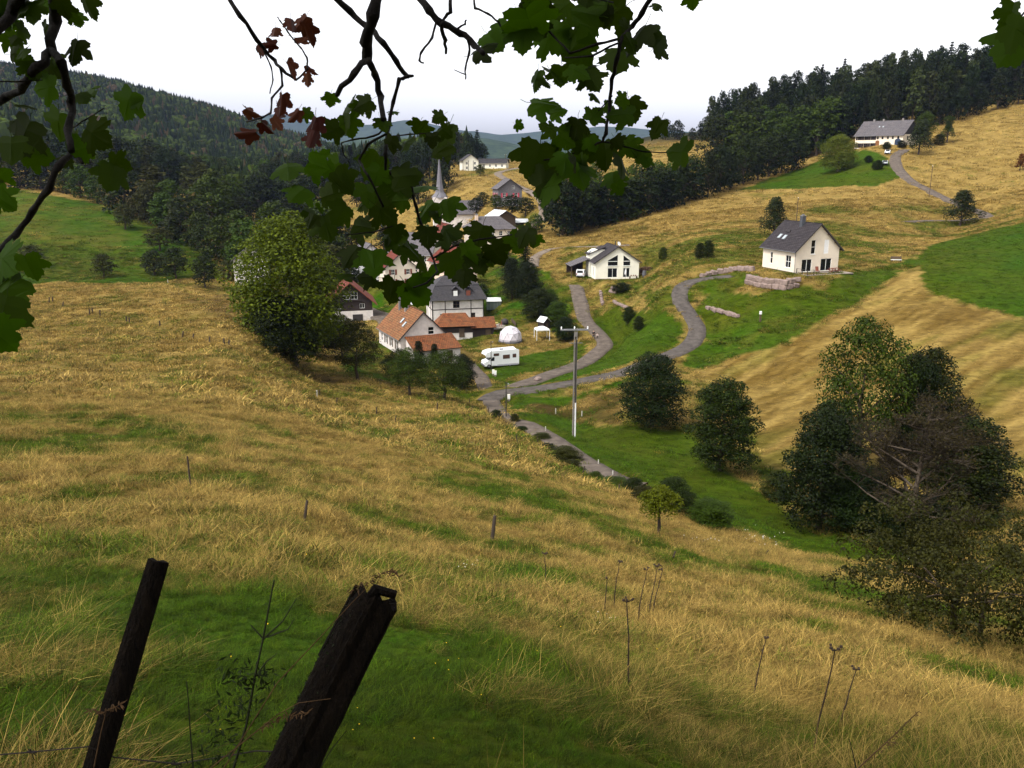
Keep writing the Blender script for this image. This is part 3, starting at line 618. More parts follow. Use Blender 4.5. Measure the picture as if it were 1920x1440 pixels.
# -- woods: rows of single trees
LOOK = {'dark': 'dark green leafy', 'mid': 'mid-green leafy', 'deep': 'very dark leafy', 'spruce': 'blackish pointed', 'larch': 'lighter feathery', 'olive': 'olive-brown leafy', 'rust': 'rust-coloured'}
def woods(poly_px, n, protos, mats, H, name, label, group, wr=(0.5, 0.8), seed=1, mind=5.0, tries=40, hf=None):
    """n trees spread over the ground seen inside a polygon, kept apart from each other"""
    P = region(poly_px); rr = random.Random(seed); pts = []; lo = P.min(0); hi = P.max(0); out = []
    while len(pts) < n and tries * n > 0:
        tries -= 1 / n
        x = rr.uniform(lo[0], hi[0]); y = rr.uniform(lo[1], hi[1])
        if not inside(P, np.array([x]), np.array([y]))[0]: continue
        if any((x - a) ** 2 + (y - b) ** 2 < mind ** 2 for a, b in pts): continue
        pts.append((x, y))
    zz = height(np.array([a for a, b in pts]), np.array([b for a, b in pts]))
    for (x, y), z in zip(pts, zz):
        h_ = rr.uniform(*H); k = rr.randrange(len(protos))
        plant(name if protos[k][0] == 's' or name != 'spruce_tree' else 'forest_tree', protos[k], (x, y, z - 0.2), h_, h_ * rr.uniform(*wr), mats[k], label % LOOK[mats[k]], 'tree', group)
def row(px, name, label, group, protos, mats, H, wr, seed, sink=1.6):
    rr = random.Random(seed)
    for x, y in px:
        k = rr.randrange(len(protos)); h_ = rr.uniform(*H)
        plant(name, protos[k], on(x + rr.uniform(-4, 4), y, sink), h_, h_ * rr.uniform(*wr), mats[k], label % LOOK[mats[k]], 'tree', group)
row([(1052,440),(1072,438),(1095,432),(1118,425),(1142,420),(1165,414),(1190,408),(1212,402),(1235,394),(1258,388),(1280,380),(1302,374),(1325,368),(1350,360),(1372,354),(1395,346),(1420,338),(1440,332),(1460,325),(1485,318)],
    'hedgerow_tree', '%s tree in the row along the upper edge of the dry field', 'trees of the long row', ['f1', 'f2', 'f4', 'f3'], ['dark', 'deep', 'deep', 'dark'], (13, 18), (0.6, 0.85), 5)
row([(1075,428),(1110,415),(1150,405),(1190,392),(1230,380),(1265,370),(1300,360),(1340,348),(1375,340),(1410,325)], 'hedgerow_tree', '%s tree in the row along the upper edge of the dry field', 'trees of the long row', ['f1', 'f4'], ['dark', 'mid'], (12, 16), (0.7, 0.9), 6)
row([(1400,300),(1440,305),(1470,300),(1500,298),(1530,292),(1420,285),(1460,282),(1510,275),(1550,280),(1390,318),(1370,300),(1345,312)], 'beech_tree', 'large rounded %s tree below the spruce forest', 'broadleaf trees below the forest', ['f1', 'f4', 'f2'], ['mid', 'dark', 'mid'], (19, 26), (0.75, 0.95), 7)
plant('beech_tree', 'f2', on(1500, 272), 15, 9, 'rust', 'rust-coloured broadleaf tree among the green ones below the forest', 'tree')
woods([(1330,262),(1420,275),(1560,278),(1660,262),(1760,232),(1840,210),(1990,182),(1990,135),(1800,165),(1600,188),(1450,230),(1350,252)], 240, ['s3', 'f2', 'f2', 'f3', 'f1'], ['spruce', 'dark', 'deep', 'larch', 'deep'],
      (17, 25), 'spruce_tree', '%s tree of the forest on the hill above the white farmhouse', 'forest trees above the farmhouse', (0.38, 0.55), 8, 4.6)
row([(1560,262),(1590,258),(1620,252),(1730,240),(1760,235),(1800,226),(1835,215),(1870,205),(1905,196),(1940,190)], 'beech_tree', '%s tree at the lower edge of the spruce forest', 'leafy trees at the forest edge', ['f1', 'f3'], ['deep', 'dark'], (13, 18), (0.5, 0.75), 17)
row([(1315,262),(1330,258),(1345,254),(1362,250),(1300,262),(1270,262),(1250,262),(1322,255)], 'crest_tree', 'small %s tree on the crest where the dry hill meets the sky', 'trees on the dry crest', ['f1', 'f2'], ['deep', 'deep'], (7, 13), (0.6, 0.9), 9)
row([(1000,308),(1020,318),(1010,335),(1035,330),(1060,350),(1045,372),(1030,400),(1120,335)], 'roadside_tree', '%s tree beside the winding road to the far houses', 'trees by the winding road', ['f1', 'f2'], ['mid', 'dark'], (9, 16), (0.5, 0.8), 10)
row([(740,318),(760,312),(785,315),(805,310),(825,312),(845,306),(862,308),(878,304),(895,304),(908,303),(720,322),(700,326),(680,330),(870,312),(770,325)], 'knoll_tree', '%s tree on the knoll behind the half-timbered house', 'trees on the knoll', ['f1', 'f2', 's3'], ['deep', 'dark', 'spruce'], (11, 19), (0.5, 0.8), 11)
woods([(-60,335),(60,345),(180,372),(320,430),(400,478),(470,520),(640,560),(600,420),(500,345),(380,330),(200,322),(-60,315)], 150, ['f1', 'f2', 'f4', 'f1', 'f3'], ['dark', 'mid', 'deep', 'mid', 'olive'], (13, 21), 'valley_tree',
      '%s tree of the wood on the far side of the valley', 'trees of the valley wood', (0.7, 1.0), 12, 6.0)
row([(-20,346),(40,352),(80,356),(120,362),(150,370),(185,380),(210,390),(238,400),(262,412),(285,420),(310,432),(335,444),(355,456),(378,468),(398,482),(418,494),(440,505)], 'valley_tree', '%s tree at the meadow edge of the valley wood', 'trees at the meadow edge', ['f1', 'f2', 'f4'], ['mid', 'dark', 'olive'], (10, 17), (0.8, 1.05), 23)
woods([(480,345),(620,400),(760,400),(860,350),(820,325),(700,332),(560,338)], 70, ['f1', 'f2', 's1', 'f4'], ['deep', 'dark', 'spruce', 'deep'], (13, 20), 'ravine_tree', '%s tree in the ravine behind the church spire', 'trees in the ravine', (0.45, 0.75), 13, 6.0)

# -- bare, dying tree by the stream
def bare_tree():
    rr = random.Random(21); root = thing('bare_tree', on(1706, 1034), 'half-dead twiggy tree with a pale trunk and brown leaves by the stream', 'tree')
    tm = MB(); tw = MB(); C = []
    def grow(p, d, L, r, lvl):
        n = 4; pts = [p]; q = p.copy(); dd = d.copy()
        for i in range(n):
            dd = (dd + Vector((rr.uniform(-1, 1), rr.uniform(-1, 1), rr.uniform(-0.3, 0.5))) * (0.10 + 0.09 * lvl)).normalized(); q = q + dd * (L / n); pts.append(q.copy())
        (tm if lvl < 2 else tw).tube(pts, [max(0.013, r * (1 - 0.7 * i / n)) for i in range(n + 1)], 6 if lvl < 2 else 3, cap=False)
        if lvl >= 4:
            C.extend(tuple(x) for x in pts[2:]); return
        k = (22, 8, 6, 4)[lvl]
        for i in range(k):
            t = rr.uniform(0.28 if lvl == 0 else 0.2, 1.0); j = min(int(t * n), n - 1); s = pts[j].lerp(pts[j + 1], t * n - j)
            a = rr.uniform(0, 6.283); side = Vector((math.cos(a), math.sin(a), rr.uniform(-0.15, 0.7))).normalized()
            grow(s, (side * 0.9 + dd * (0.35 if lvl else 0.15)).normalized(), L * rr.uniform(0.40, 0.58) * (1.0 if lvl else 0.95 - 0.5 * t), r * 0.42, lvl + 1)
    grow(Vector((0, 0, -0.5)), Vector((0.05, 0, 1)), 11.0, 0.24, 0)
    gb = mat('grey_bark', (0.085, 0.066, 0.050), 0.95, 0.4, 5, 0.4, spec=0.1)
    build(tm, 'trunk', gb, root); build(tw, 'twigs', mat('twig', (0.032, 0.025, 0.017), 0.95, 0.3, 5, spec=0.1), root)
    rng = np.random.default_rng(5); C = np.array(C); C = C[rng.random(len(C)) < 0.75]
    V, Q = cards(C + rng.normal(size=C.shape) * 0.05, rng.normal(size=C.shape), 0.075, rng); link('dry_leaves', np_mesh('dry_leaves', V, Q), leafmat('leaf_dry', (0.040, 0.032, 0.008), (0.020, 0.016, 0.004)), root)
bare_tree()

# ------------------------------------------------------------------ scattered stuff: instances on points
def scatter(name, P, rot, scl, tin, idx, protos, label=None, cat=None):
    me = bpy.data.meshes.new(name); me.vertices.add(len(P)); me.vertices.foreach_set('co', np.ascontiguousarray(P, np.float32).ravel())
    for nm, ty, arr, key in (('rot', 'FLOAT_VECTOR', rot, 'vector'), ('scl', 'FLOAT', scl, 'value'), ('tint', 'FLOAT_COLOR', np.column_stack([tin, np.ones(len(P))]), 'color'), ('idx', 'INT', idx, 'value')):
        a = me.attributes.new(nm, ty, 'POINT'); a.data.foreach_set(key, np.ascontiguousarray(arr, np.int32 if ty == 'INT' else np.float32).ravel())
    me.update(); o = link(name, me); struct(o, 'stuff')
    if label: o['label'] = label; o['category'] = cat
    pc = bpy.data.collections.new(name + '_kinds')
    for i, (pm, mt) in enumerate(protos):
        if len(pm.materials) == 0: pm.materials.append(mt)
        pc.objects.link(bpy.data.objects.new('%s_kind_%02d' % (name, i), pm))
    g = bpy.data.node_groups.new(name + '_scatter', 'GeometryNodeTree')
    g.interface.new_socket('Geometry', in_out='INPUT', socket_type='NodeSocketGeometry'); g.interface.new_socket('Geometry', in_out='OUTPUT', socket_type='NodeSocketGeometry')
    gi = g.nodes.new('NodeGroupInput'); go = g.nodes.new('NodeGroupOutput'); ip = g.nodes.new('GeometryNodeInstanceOnPoints'); ci = g.nodes.new('GeometryNodeCollectionInfo')
    ci.inputs[0].default_value = pc; ci.inputs['Separate Children'].default_value = True; ci.inputs['Reset Children'].default_value = True
    ip.inputs['Pick Instance'].default_value = True
    def na(nm, ty):
        q = g.nodes.new('GeometryNodeInputNamedAttribute'); q.data_type = ty; q.inputs[0].default_value = nm; return q.outputs[0]
    er = g.nodes.new('FunctionNodeEulerToRotation'); g.links.new(na('rot', 'FLOAT_VECTOR'), er.inputs[0]); g.links.new(er.outputs[0], ip.inputs['Rotation'])
    g.links.new(na('scl', 'FLOAT'), ip.inputs['Scale']); g.links.new(na('idx', 'INT'), ip.inputs['Instance Index'])
    g.links.new(gi.outputs[0], ip.inputs['Points']); g.links.new(ci.outputs[0], ip.inputs['Instance']); g.links.new(ip.outputs[0], go.inputs[0])
    md = o.modifiers.new('scatter', 'NODES'); md.node_group = g; return o
def blades(seed, n, rad, hmin, hmax, width, lean, spread=0.5, head=0.0, segs=3, wind=(1.0, 0.15)):
    """a tuft of bent, tapering blades; some carry a seed head"""
    rng = np.random.default_rng(seed); V = []; Fq = []
    for i in range(n):
        a = rng.uniform(0, 6.283); r = rad * math.sqrt(rng.random()); b0 = np.array([math.cos(a) * r, math.sin(a) * r, -0.04]); H = rng.uniform(hmin, hmax)
        d = np.array([wind[0] * lean * rng.uniform(0.2, 1.5) + rng.normal() * spread, wind[1] * lean + rng.normal() * spread, 0]); s = np.array([-d[1], d[0], 0]) + rng.normal(size=3) * 0.4; s[2] = 0; s /= np.linalg.norm(s) + 1e-6
        w_ = width * rng.uniform(0.6, 1.3); k = len(V); hd = rng.random() < head
        for j in range(segs + 1):
            t = j / segs; p_ = b0 + d * H * t ** 1.8 + np.array([0, 0, H * (t - 0.28 * np.linalg.norm(d) * t * t)])
            ww = w_ * (1 - t * 0.85) * (1 if not hd else (0.6 if t < 0.7 else 1.9))
            V.append(p_ - s * ww); V.append(p_ + s * ww)
        for j in range(segs): Fq.append((k + 2 * j, k + 2 * j + 1, k + 2 * j + 3, k + 2 * j + 2))
    return np_mesh('tuft', np.array(V), np.array(Fq))
GM = grassmat('grass_blade')
rngG = np.random.default_rng(77)
near_k = [(blades(40 + i, 60, 0.17, 0.06, 0.25, 0.0045, 0.7, 0.65), GM) for i in range(5)] + [(blades(50 + i, 30, 0.20, 0.18, 0.48, 0.0024, 0.8, 0.6, 0.5, 4), GM) for i in range(4)]
mid_k = [(blades(60 + i, 70, 0.42, 0.06, 0.24, 0.009, 0.6, 0.7), GM) for i in range(5)] + [(blades(70 + i, 46, 0.34, 0.16, 0.42, 0.007, 0.6, 0.65, 0.35), GM) for i in range(4)]
far_k = [(blades(80 + i, 46, 0.85, 0.10, 0.34, 0.030, 0.7, 0.7, 0, 2), GM) for i in range(6)]
def roadmask(x, y, extra=-0.12):
    k = np.ones(len(x), bool)
    for pts, hw in ROADS:
        m_ = np.nonzero((x > pts[:, 0].min() - 4) & (x < pts[:, 0].max() + 4) & (y > pts[:, 1].min() - 4) & (y < pts[:, 1].max() + 4))[0]
        if len(m_):
            d2 = ((x[m_, None] - pts[None, :, 0]) ** 2 + (y[m_, None] - pts[None, :, 1]) ** 2).min(1); k[m_[d2 < (hw + extra) ** 2]] = False
    for q in ('h1', 'h2', 'ha', 'hb', 'farm', 'chalet'):
        s = SITE[q]; k &= np.hypot(x - s.x, y - s.y) > 6.5
    return k
def sward(name, y0, y1, n, protos, dry_from, scale, label, um=0.66, seed=1, power=1.0):
    """tufts spread over a wedge of meadow between two distances"""
    rng = np.random.default_rng(seed)
    t = rng.random(n); y = (y0 ** (1 + power) + t * (y1 ** (1 + power) - y0 ** (1 + power))) ** (1 / (1 + power)); u = rng.uniform(-um, um, n); x = u * y
    k = roadmask(x, y); x = x[k]; y = y[k]
    tc_, g, mo, ba = tint(x, y); k = (rng.random(len(x)) > ba * 0.9) & (rng.random(len(x)) > mo * 0.35); x, y, tc_, g, mo = x[k], y[k], tc_[k], g[k], mo[k]
    z = height(x, y); n = len(x)
    dry = rng.random(n) > g * 0.95 + 0.08
    # whole tufts are either dry or green rather than an even blend
    pure = np.where(dry[:, None], BROWN + (STRAW * 1.15 - BROWN) * rng.random((n, 1)) ** 0.8, (LUSH + (GREEN - LUSH) * rng.random((n, 1))) * rng.uniform(0.75, 1.35, (n, 1)))
    col = (tc_ * 0.3 + pure * 0.7) * rng.choice([0.55, 0.8, 1.0, 1.2, 1.45], n)[:, None]
    idx = np.where(dry & (rng.random(n) < 0.5), rng.integers(min(dry_from, len(protos) - 1), len(protos), n), rng.integers(0, dry_from, n))
    wind = fbm(x, y, 6, 55) * 3.0 - 1.9 + rng.normal(size=n) * 1.1
    rot = np.column_stack([rng.normal(size=n) * 0.12, rng.normal(size=n) * 0.12, wind])
    clump = sstep(0.35, 0.65, fbm(x, y, 1.3, 58, 2)); s = scale * rng.uniform(0.65, 1.15, n) * (0.6 + 0.65 * clump) * np.where(mo > 0, 0.3, 1) * np.where(g > 0.93, 0.55, 1)
    return scatter(name, np.column_stack([x, y, z]), rot, s, col, idx, protos, label, 'grass')
sward('near_grass', 1.6, 15, 26000, near_k, 5, 1.0, 'long green and straw grass bending over below the fence posts', 0.9, 1, 0.6)
sward('slope_grass', 13, 60, 60000, mid_k, 5, 1.0, 'dry tufted grass of the near hillside', 0.72, 2, 0.75)
sward('meadow_grass', 55, 260, 110000, far_k, 6, 1.0, 'dry and green grass on the slopes around the village', 0.68, 3, 0.8)
sward('hill_grass', 240, 480, 22000, far_k, 6, 1.9, 'straw grass on the upper hills', 0.66, 4, 0.8)

# -- the far wooded ridge on the left: reads as one mass
def ridge_wood():
    rng = np.random.default_rng(9); n = 26000
    y = 400 + 1000 * rng.random(n) ** 0.9; u = rng.uniform(-0.78, -0.05, n); x = u * y
    k = (fbm(x, y, 60, 91) > 0.18) & ((y > 520) | (u < -0.3)); x, y, u = x[k], y[k], u[k]
    z = height(x, y)
    ok = (z / y > -0.09) & ((y > 620) | (u > -0.34)); x, y, z = x[ok], y[ok], z[ok]; n = len(x)
    def far_cone(seed, Wd):
        q = random.Random(seed); k = MB()
        for z0, z1, r_ in ((0, 4.6, Wd / 2), (2.6, 7.2, Wd / 2 * 0.76), (5.2, 10, Wd / 2 * 0.5)):
            b0 = len(k.v)
            for i in range(9): w_ = 6.283 * i / 9; rr_ = r_ * q.uniform(0.7, 1.15); k.v.append((math.cos(w_) * rr_, math.sin(w_) * rr_, z0 + q.uniform(-0.5, 0.4)))
            k.v.append((q.uniform(-0.15, 0.15), 0, z1))
            for i in range(9): k.f.append((b0 + i, b0 + (i + 1) % 9, b0 + 9))
        return k.mesh('far_conifer')
    def far_ball(seed, Wd):
        q = random.Random(seed); bm = bmesh.new(); bmesh.ops.create_icosphere(bm, subdivisions=2, radius=1.0)
        for v_ in bm.verts: f_ = q.uniform(0.78, 1.18); v_.co = Vector((v_.co.x * Wd / 2 * f_, v_.co.y * Wd / 2 * f_, 5.0 + v_.co.z * 5.0 * f_))
        bmesh.ops.split_edges(bm, edges=bm.edges[:]); me = bpy.data.meshes.new('far_tree'); bm.to_mesh(me); bm.free(); return me
    cone = far_cone(1, 5.2); cone2 = far_cone(2, 4.2); rnd = far_ball(3, 8.0); rnd2 = far_ball(4, 6.5)
    mA, nn, oo = _nt('ridge_leaf'); a = N(nn, 'ShaderNodeAttribute', attribute_type='INSTANCER', attribute_name='tint'); g = N(nn, 'ShaderNodeNewGeometry')
    hv = N(nn, 'ShaderNodeHueSaturation'); mr = N(nn, 'ShaderNodeMapRange'); mr.inputs['To Min'].default_value = 0.6; mr.inputs['To Max'].default_value = 1.35
    nn.links.new(g.outputs['Random Per Island'], mr.inputs[0]); nn.links.new(mr.outputs[0], hv.inputs['Value']); nn.links.new(a.outputs['Color'], hv.inputs['Color'])
    b = N(nn, 'ShaderNodeBsdfPrincipled', Roughness=0.9); b.inputs['Specular IOR Level'].default_value = 0.05; nn.links.new(hv.outputs[0], b.inputs['Base Color']); nn.links.new(b.outputs[0], oo.inputs[0])
    mixn = fbm(x, y, 90, 95); con = rng.random(n) < 0.25 + 0.9 * (mixn - 0.25)
    base = np.where(con[:, None], np.array([0.008, 0.014, 0.003]), np.array([0.018, 0.027, 0.003])) * rng.uniform(0.6, 1.5, (n, 1)) * (0.7 + 0.6 * fbm(x, y, 25, 97)[:, None])
    br = (rng.random(n) < 0.07)[:, None]; base = np.where(br, np.array([0.036, 0.026, 0.012]), base)
    idx = np.where(con, rng.integers(0, 2, n), rng.integers(2, 4, n)); s = rng.uniform(1.0, 1.8, n) * np.where(con, 1.15, 0.9)
    scatter('ridge_wood', np.column_stack([x, y, z - 0.5]), np.column_stack([np.zeros(n), np.zeros(n), rng.uniform(0, 6.28, n)]), s, base, idx, [(cone, mA), (cone2, mA), (rnd, mA), (rnd2, mA)], 'dark mixed wood covering the long ridge beyond the valley', 'forest')
ridge_wood()

# ------------------------------------------------------------------ building kit
def uvmap(o, sx=1.0):
    pass
def clip_poly(sub, clip):
    out = sub
    for i in range(len(clip)):
        a, b = clip[i], clip[(i + 1) % len(clip)]; inp = out; out = []
        if not inp: return []
        side = lambda p_: (b[0] - a[0]) * (p_[1] - a[1]) - (b[1] - a[1]) * (p_[0] - a[0]) >= -1e-9
        for j in range(len(inp)):
            p_, q = inp[j], inp[(j + 1) % len(inp)]; sp, sq = side(p_), side(q)
            if sp: out.append(p_)
            if sp != sq:
                d1 = (b[0] - a[0]) * (p_[1] - a[1]) - (b[1] - a[1]) * (p_[0] - a[0]); d2 = (b[0] - a[0]) * (q[1] - a[1]) - (b[1] - a[1]) * (q[0] - a[0]); t = d1 / (d1 - d2)
                out.append((p_[0] + (q[0] - p_[0]) * t, p_[1] + (q[1] - p_[1]) * t))
    return out
def wall_face(mb, outline, holes, fr, depth=0.16):
    """one flat wall with real openings: outline convex and counter-clockwise in (s, z)"""
    xs = sorted({p_[0] for p_ in outline} | {h[0] for h in holes} | {h[2] for h in holes}); zs = sorted({p_[1] for p_ in outline} | {h[1] for h in holes} | {h[3] for h in holes})
    for i in range(len(xs) - 1):
        for j in range(len(zs) - 1):
            cx, cz = (xs[i] + xs[i + 1]) / 2, (zs[j] + zs[j + 1]) / 2
            if any(h[0] < cx < h[2] and h[1] < cz < h[3] for h in holes): continue
            c = clip_poly([(xs[i], zs[j]), (xs[i + 1], zs[j]), (xs[i + 1], zs[j + 1]), (xs[i], zs[j + 1])], outline)
            if len(c) >= 3: mb.poly([fr(s_, z_, 0) for s_, z_ in c])
    for x0, z0, x1, z1 in holes:
        for (a, b_), (c, d) in (((x0, z0), (x1, z0)), ((x1, z0), (x1, z1)), ((x1, z1), (x0, z1)), ((x0, z1), (x0, z0))):
            mb.poly([fr(a, b_, 0), fr(c, d, 0), fr(c, d, -depth), fr(a, b_, -depth)])
def frames(W, L):
    return {'front': lambda s, z, d: (s, -L / 2 - d, z), 'back': lambda s, z, d: (-s, L / 2 + d, z), 'left': lambda s, z, d: (-W / 2 - d, s, z), 'right': lambda s, z, d: (W / 2 + d, s, z)}
glass = None
def fbox(mb, fr, s0, z0, s1, z1, d0, d1):
    P = [fr(s, z, d) for d in (d0, d1) for s, z in ((s0, z0), (s1, z0), (s1, z1), (s0, z1))]; k = len(mb.v); mb.v += P
    mb.f += [tuple(k + i for i in q) for q in ((0, 1, 2, 3), (4, 5, 6, 7), (0, 1, 5, 4), (1, 2, 6, 5), (2, 3, 7, 6), (3, 0, 4, 7))]
def window(root, fr, x0, z0, x1, z1, cols=2, rows=1, fm=None, gm=None, sill=None, name='window', bar=0.07, shut=None, label=None):
    mb = MB(); d0, d1 = -0.13, -0.07
    for a, b_, c, d in ((x0, z0, x0 + bar, z1), (x1 - bar, z0, x1, z1), (x0 + bar, z0, x1 - bar, z0 + bar), (x0 + bar, z1 - bar, x1 - bar, z1)): fbox(mb, fr, a, b_, c, d, d0, d1)
    for i in range(1, cols):
        x = x0 + (x1 - x0) * i / cols; fbox(mb, fr, x - bar / 2, z0 + bar, x + bar / 2, z1 - bar, d0, d1)
    for j in range(1, rows):
        z = z0 + (z1 - z0) * j / rows; fbox(mb, fr, x0 + bar, z - bar / 2, x1 - bar, z + bar / 2, d0 + 0.002, d1 + 0.002)
    o = build(mb, name, fm or M_FRAME, root)
    if label: o['label'] = label
    g = MB(); fbox(g, fr, x0 + 0.01, z0 + 0.01, x1 - 0.01, z1 - 0.01, -0.155, -0.115); build(g, 'pane', gm or M_GLASS, o)
    if sill:
        s = MB(); fbox(s, fr, x0 - 0.08, z0 - 0.09, x1 + 0.08, z0 - 0.005, -0.02, 0.08); build(s, 'sill', sill, o)
    if shut:
        for a, b_ in ((x0 - (x1 - x0) * 0.5 - 0.03, x0 - 0.03), (x1 + 0.03, x1 + (x1 - x0) * 0.5 + 0.03)):
            s = MB(); fbox(s, fr, a, z0, b_, z1, 0.01, 0.05); build(s, 'shutter', shut, o)
    return o
def panel(root, fr, x0, z0, x1, z1, m, name='door', d0=-0.12, d1=-0.06, handle=True):
    mb = MB(); fbox(mb, fr, x0, z0, x1, z1, d0, d1); o = build(mb, name, m, root)
    if handle and name == 'door':
        h = MB(); fbox(h, fr, x1 - 0.14, z0 + 0.95, x1 - 0.08, z0 + 1.1, d1, d1 + 0.05); build(h, 'handle', M_DARK, o)
    return o
def slope(mb, uv, p0, p1, p2, p3, n, t=0.09, step=0.05):
    """roof plane p0-p1 (eave) up to p3-p2 (ridge) laid in n overlapping courses; uv in metres"""
    p0, p1, p2, p3 = map(Vector, (p0, p1, p2, p3)); nr = (p1 - p0).cross(p3 - p0)
    if nr.length < 1e-6: nr = (p1 - p0).cross(p2 - p0)
    nr.normalize()
    if nr.z < 0: nr = -nr
    H = ((p3 + p2) / 2 - (p0 + p1) / 2).length; ed = (p1 - p0).normalized()
    for k in range(n):
        a, b_ = k / n, (k + 1.02) / n; b_ = min(b_, 1)
        q = [p0.lerp(p3, a), p1.lerp(p2, a), p1.lerp(p2, b_), p0.lerp(p3, b_)]
        up = [nr * (t + step), nr * (t + step), nr * t, nr * t]; kk = len(mb.v)
        for i in range(4): mb.v.append(tuple(q[i] + up[i])); uv.append(((q[i] - p0).dot(ed), H * (a if i < 2 else b_)))
        for i in range(4): mb.v.append(tuple(q[i] - nr * 0.02 * (k % 2 + 1))); uv.append(((q[i] - p0).dot(ed), H * (a if i < 2 else b_)))
        mb.f += [tuple(kk + i for i in f) for f in ((0, 1, 2, 3), (7, 6, 5, 4), (0, 4, 5, 1), (1, 5, 6, 2), (2, 6, 7, 3), (3, 7, 4, 0))]
def roof_obj(mb, uv, name, m, root):
    me = mb.mesh(name); ul = me.uv_layers.new(name='uv'); vi = np.empty(len(me.loops), np.int32); me.loops.foreach_get('vertex_index', vi)
    ul.data.foreach_set('uv', np.array(uv, np.float32)[vi].ravel()); return link(name, me, m, root)
def gable(root, W, L, he, hr, wm, rm, ops=(), oe=0.5, og=0.5, courses=18, ridge_off=0.0, base=0.6, gable_m=None, fm=None, sill=None, gutter=True, trim=None):
    """house with its gable to -Y; ops: (face, s, z0, w, h, kind, cols, rows)"""
    fr = frames(W, L); holes = {k: [] for k in fr}
    for o_ in ops: holes[o_[0]].append((o_[1] - o_[3] / 2, o_[2], o_[1] + o_[3] / 2, o_[2] + o_[4]))
    mb = MB(); g = [(-W / 2, -base), (W / 2, -base), (W / 2, he), (ridge_off, hr), (-W / 2, he)]; gb = [(-W / 2, -base), (W / 2, -base), (W / 2, he), (-ridge_off, hr), (-W / 2, he)]
    gm = MB() if gable_m else mb
    if gable_m:
        for f_, gg in (('front', g), ('back', gb)):
            wall_face(mb, [(-W / 2, -base), (W / 2, -base), (W / 2, he), (-W / 2, he)], [h for h in holes[f_] if h[3] <= he + 0.01], fr[f_]); wall_face(gm, [(-W / 2, he), (W / 2, he), gg[3]], [h for h in holes[f_] if h[1] >= he - 0.01], fr[f_])
    else: wall_face(mb, g, holes['front'], fr['front']); wall_face(mb, gb, holes['back'], fr['back'])
    for f_ in ('left', 'right'): wall_face(mb, [(-L / 2, -base), (L / 2, -base), (L / 2, he), (-L / 2, he)], holes[f_], fr[f_])
    build(mb, 'wall', wm, root)
    if gable_m: build(gm, 'gable_cladding', gable_m, root)
    rb = MB(); uv = []; y0, y1 = -L / 2 - og, L / 2 + og
    for sgn in (-1, 1):
        hw = abs(sgn * W / 2 - ridge_off); sl = (hr - he) / hw; ex = sgn * (W / 2 + oe); ez = he - oe * sl
        slope(rb, uv, (ex, y0, ez), (ex, y1, ez), (ridge_off, y1, hr), (ridge_off, y0, hr), courses)
    roof = roof_obj(rb, uv, 'roof', rm, root)
    tb = MB()
    tb.tube([(ridge_off, y0, hr + 0.11), (ridge_off, y1, hr + 0.11)], 0.11, 6); build(tb, 'ridge_cap', rm, roof)
    vb = MB()
    for yy in (y0 - 0.02, y1 + 0.02):
        for sgn in (-1, 1):
            hw = abs(sgn * W / 2 - ridge_off); sl = (hr - he) / hw; a = Vector((sgn * (W / 2 + oe), yy, he - oe * sl)); b_ = Vector((ridge_off, yy, hr)); up = Vector((0, 0, 0.16)); dn = Vector((0, 0, -0.10)); t = Vector((0, 0.05, 0))
            k = len(vb.v); vb.v += [tuple(q) for q in (a + dn - t, b_ + dn - t, b_ + up - t, a + up - t, a + dn + t, b_ + dn + t, b_ + up + t, a + up + t)]
            vb.f += [tuple(k + i for i in q) for q in ((0, 1, 2, 3), (4, 5, 6, 7), (0, 1, 5, 4), (2, 3, 7, 6), (0, 3, 7, 4), (1, 2, 6, 5))]
    build(vb, 'barge_board', trim or M_DARK, roof)
    if gutter:
        gt = MB()
        for sgn in (-1, 1):
            sl = (hr - he) / abs(sgn * W / 2 - ridge_off); gt.tube([(sgn * (W / 2 + oe + 0.05), y0, he - oe * sl - 0.02), (sgn * (W / 2 + oe + 0.05), y1, he - oe * sl - 0.02)], 0.065, 6)
        build(gt, 'gutter', M_ZINC, root)
    for o_ in ops:
        f_, s, z0, w_, h, kind, cols, rows = o_; x0, x1, z1 = s - w_ / 2, s + w_ / 2, z0 + h
        if kind == 'win': window(root, fr[f_], x0, z0, x1, z1, cols, rows, fm, None, sill)
        elif kind == 'french': window(root, fr[f_], x0, z0, x1, z1, cols, rows, fm, None, None, 'french_window', 0.08)
        elif kind == 'door': panel(root, fr[f_], x0, z0, x1, z1, cols)
        elif kind == 'roller': panel(root, fr[f_], x0, z0, x1, z1, M_WHITE, 'roller_shutter', -0.08, -0.04)
        elif kind == 'shut': window(root, fr[f_], x0, z0, x1, z1, 2, 2, fm, None, sill, shut=cols)
        elif kind == 'hatch': panel(root, fr[f_], x0, z0, x1, z1, cols, 'barn_door')
    return fr, roof
def on_slope(W, L, he, hr, side, y, t, ridge_off=0.0, lift=0.16):
    """point and tilt on the roof plane: t 0 at the eave, 1 at the ridge"""
    sgn = -1 if side == 'left' else 1; hw = abs(sgn * W / 2 - ridge_off); ang = math.atan2(hr - he, hw)
    x = sgn * (W / 2) + (ridge_off - sgn * W / 2) * t; z = he + (hr - he) * t
    nrm = Vector((sgn * math.sin(ang), 0, math.cos(ang))); return Vector((x, y, z)) + nrm * lift, Matrix.Rotation(sgn * ang, 3, 'Y')
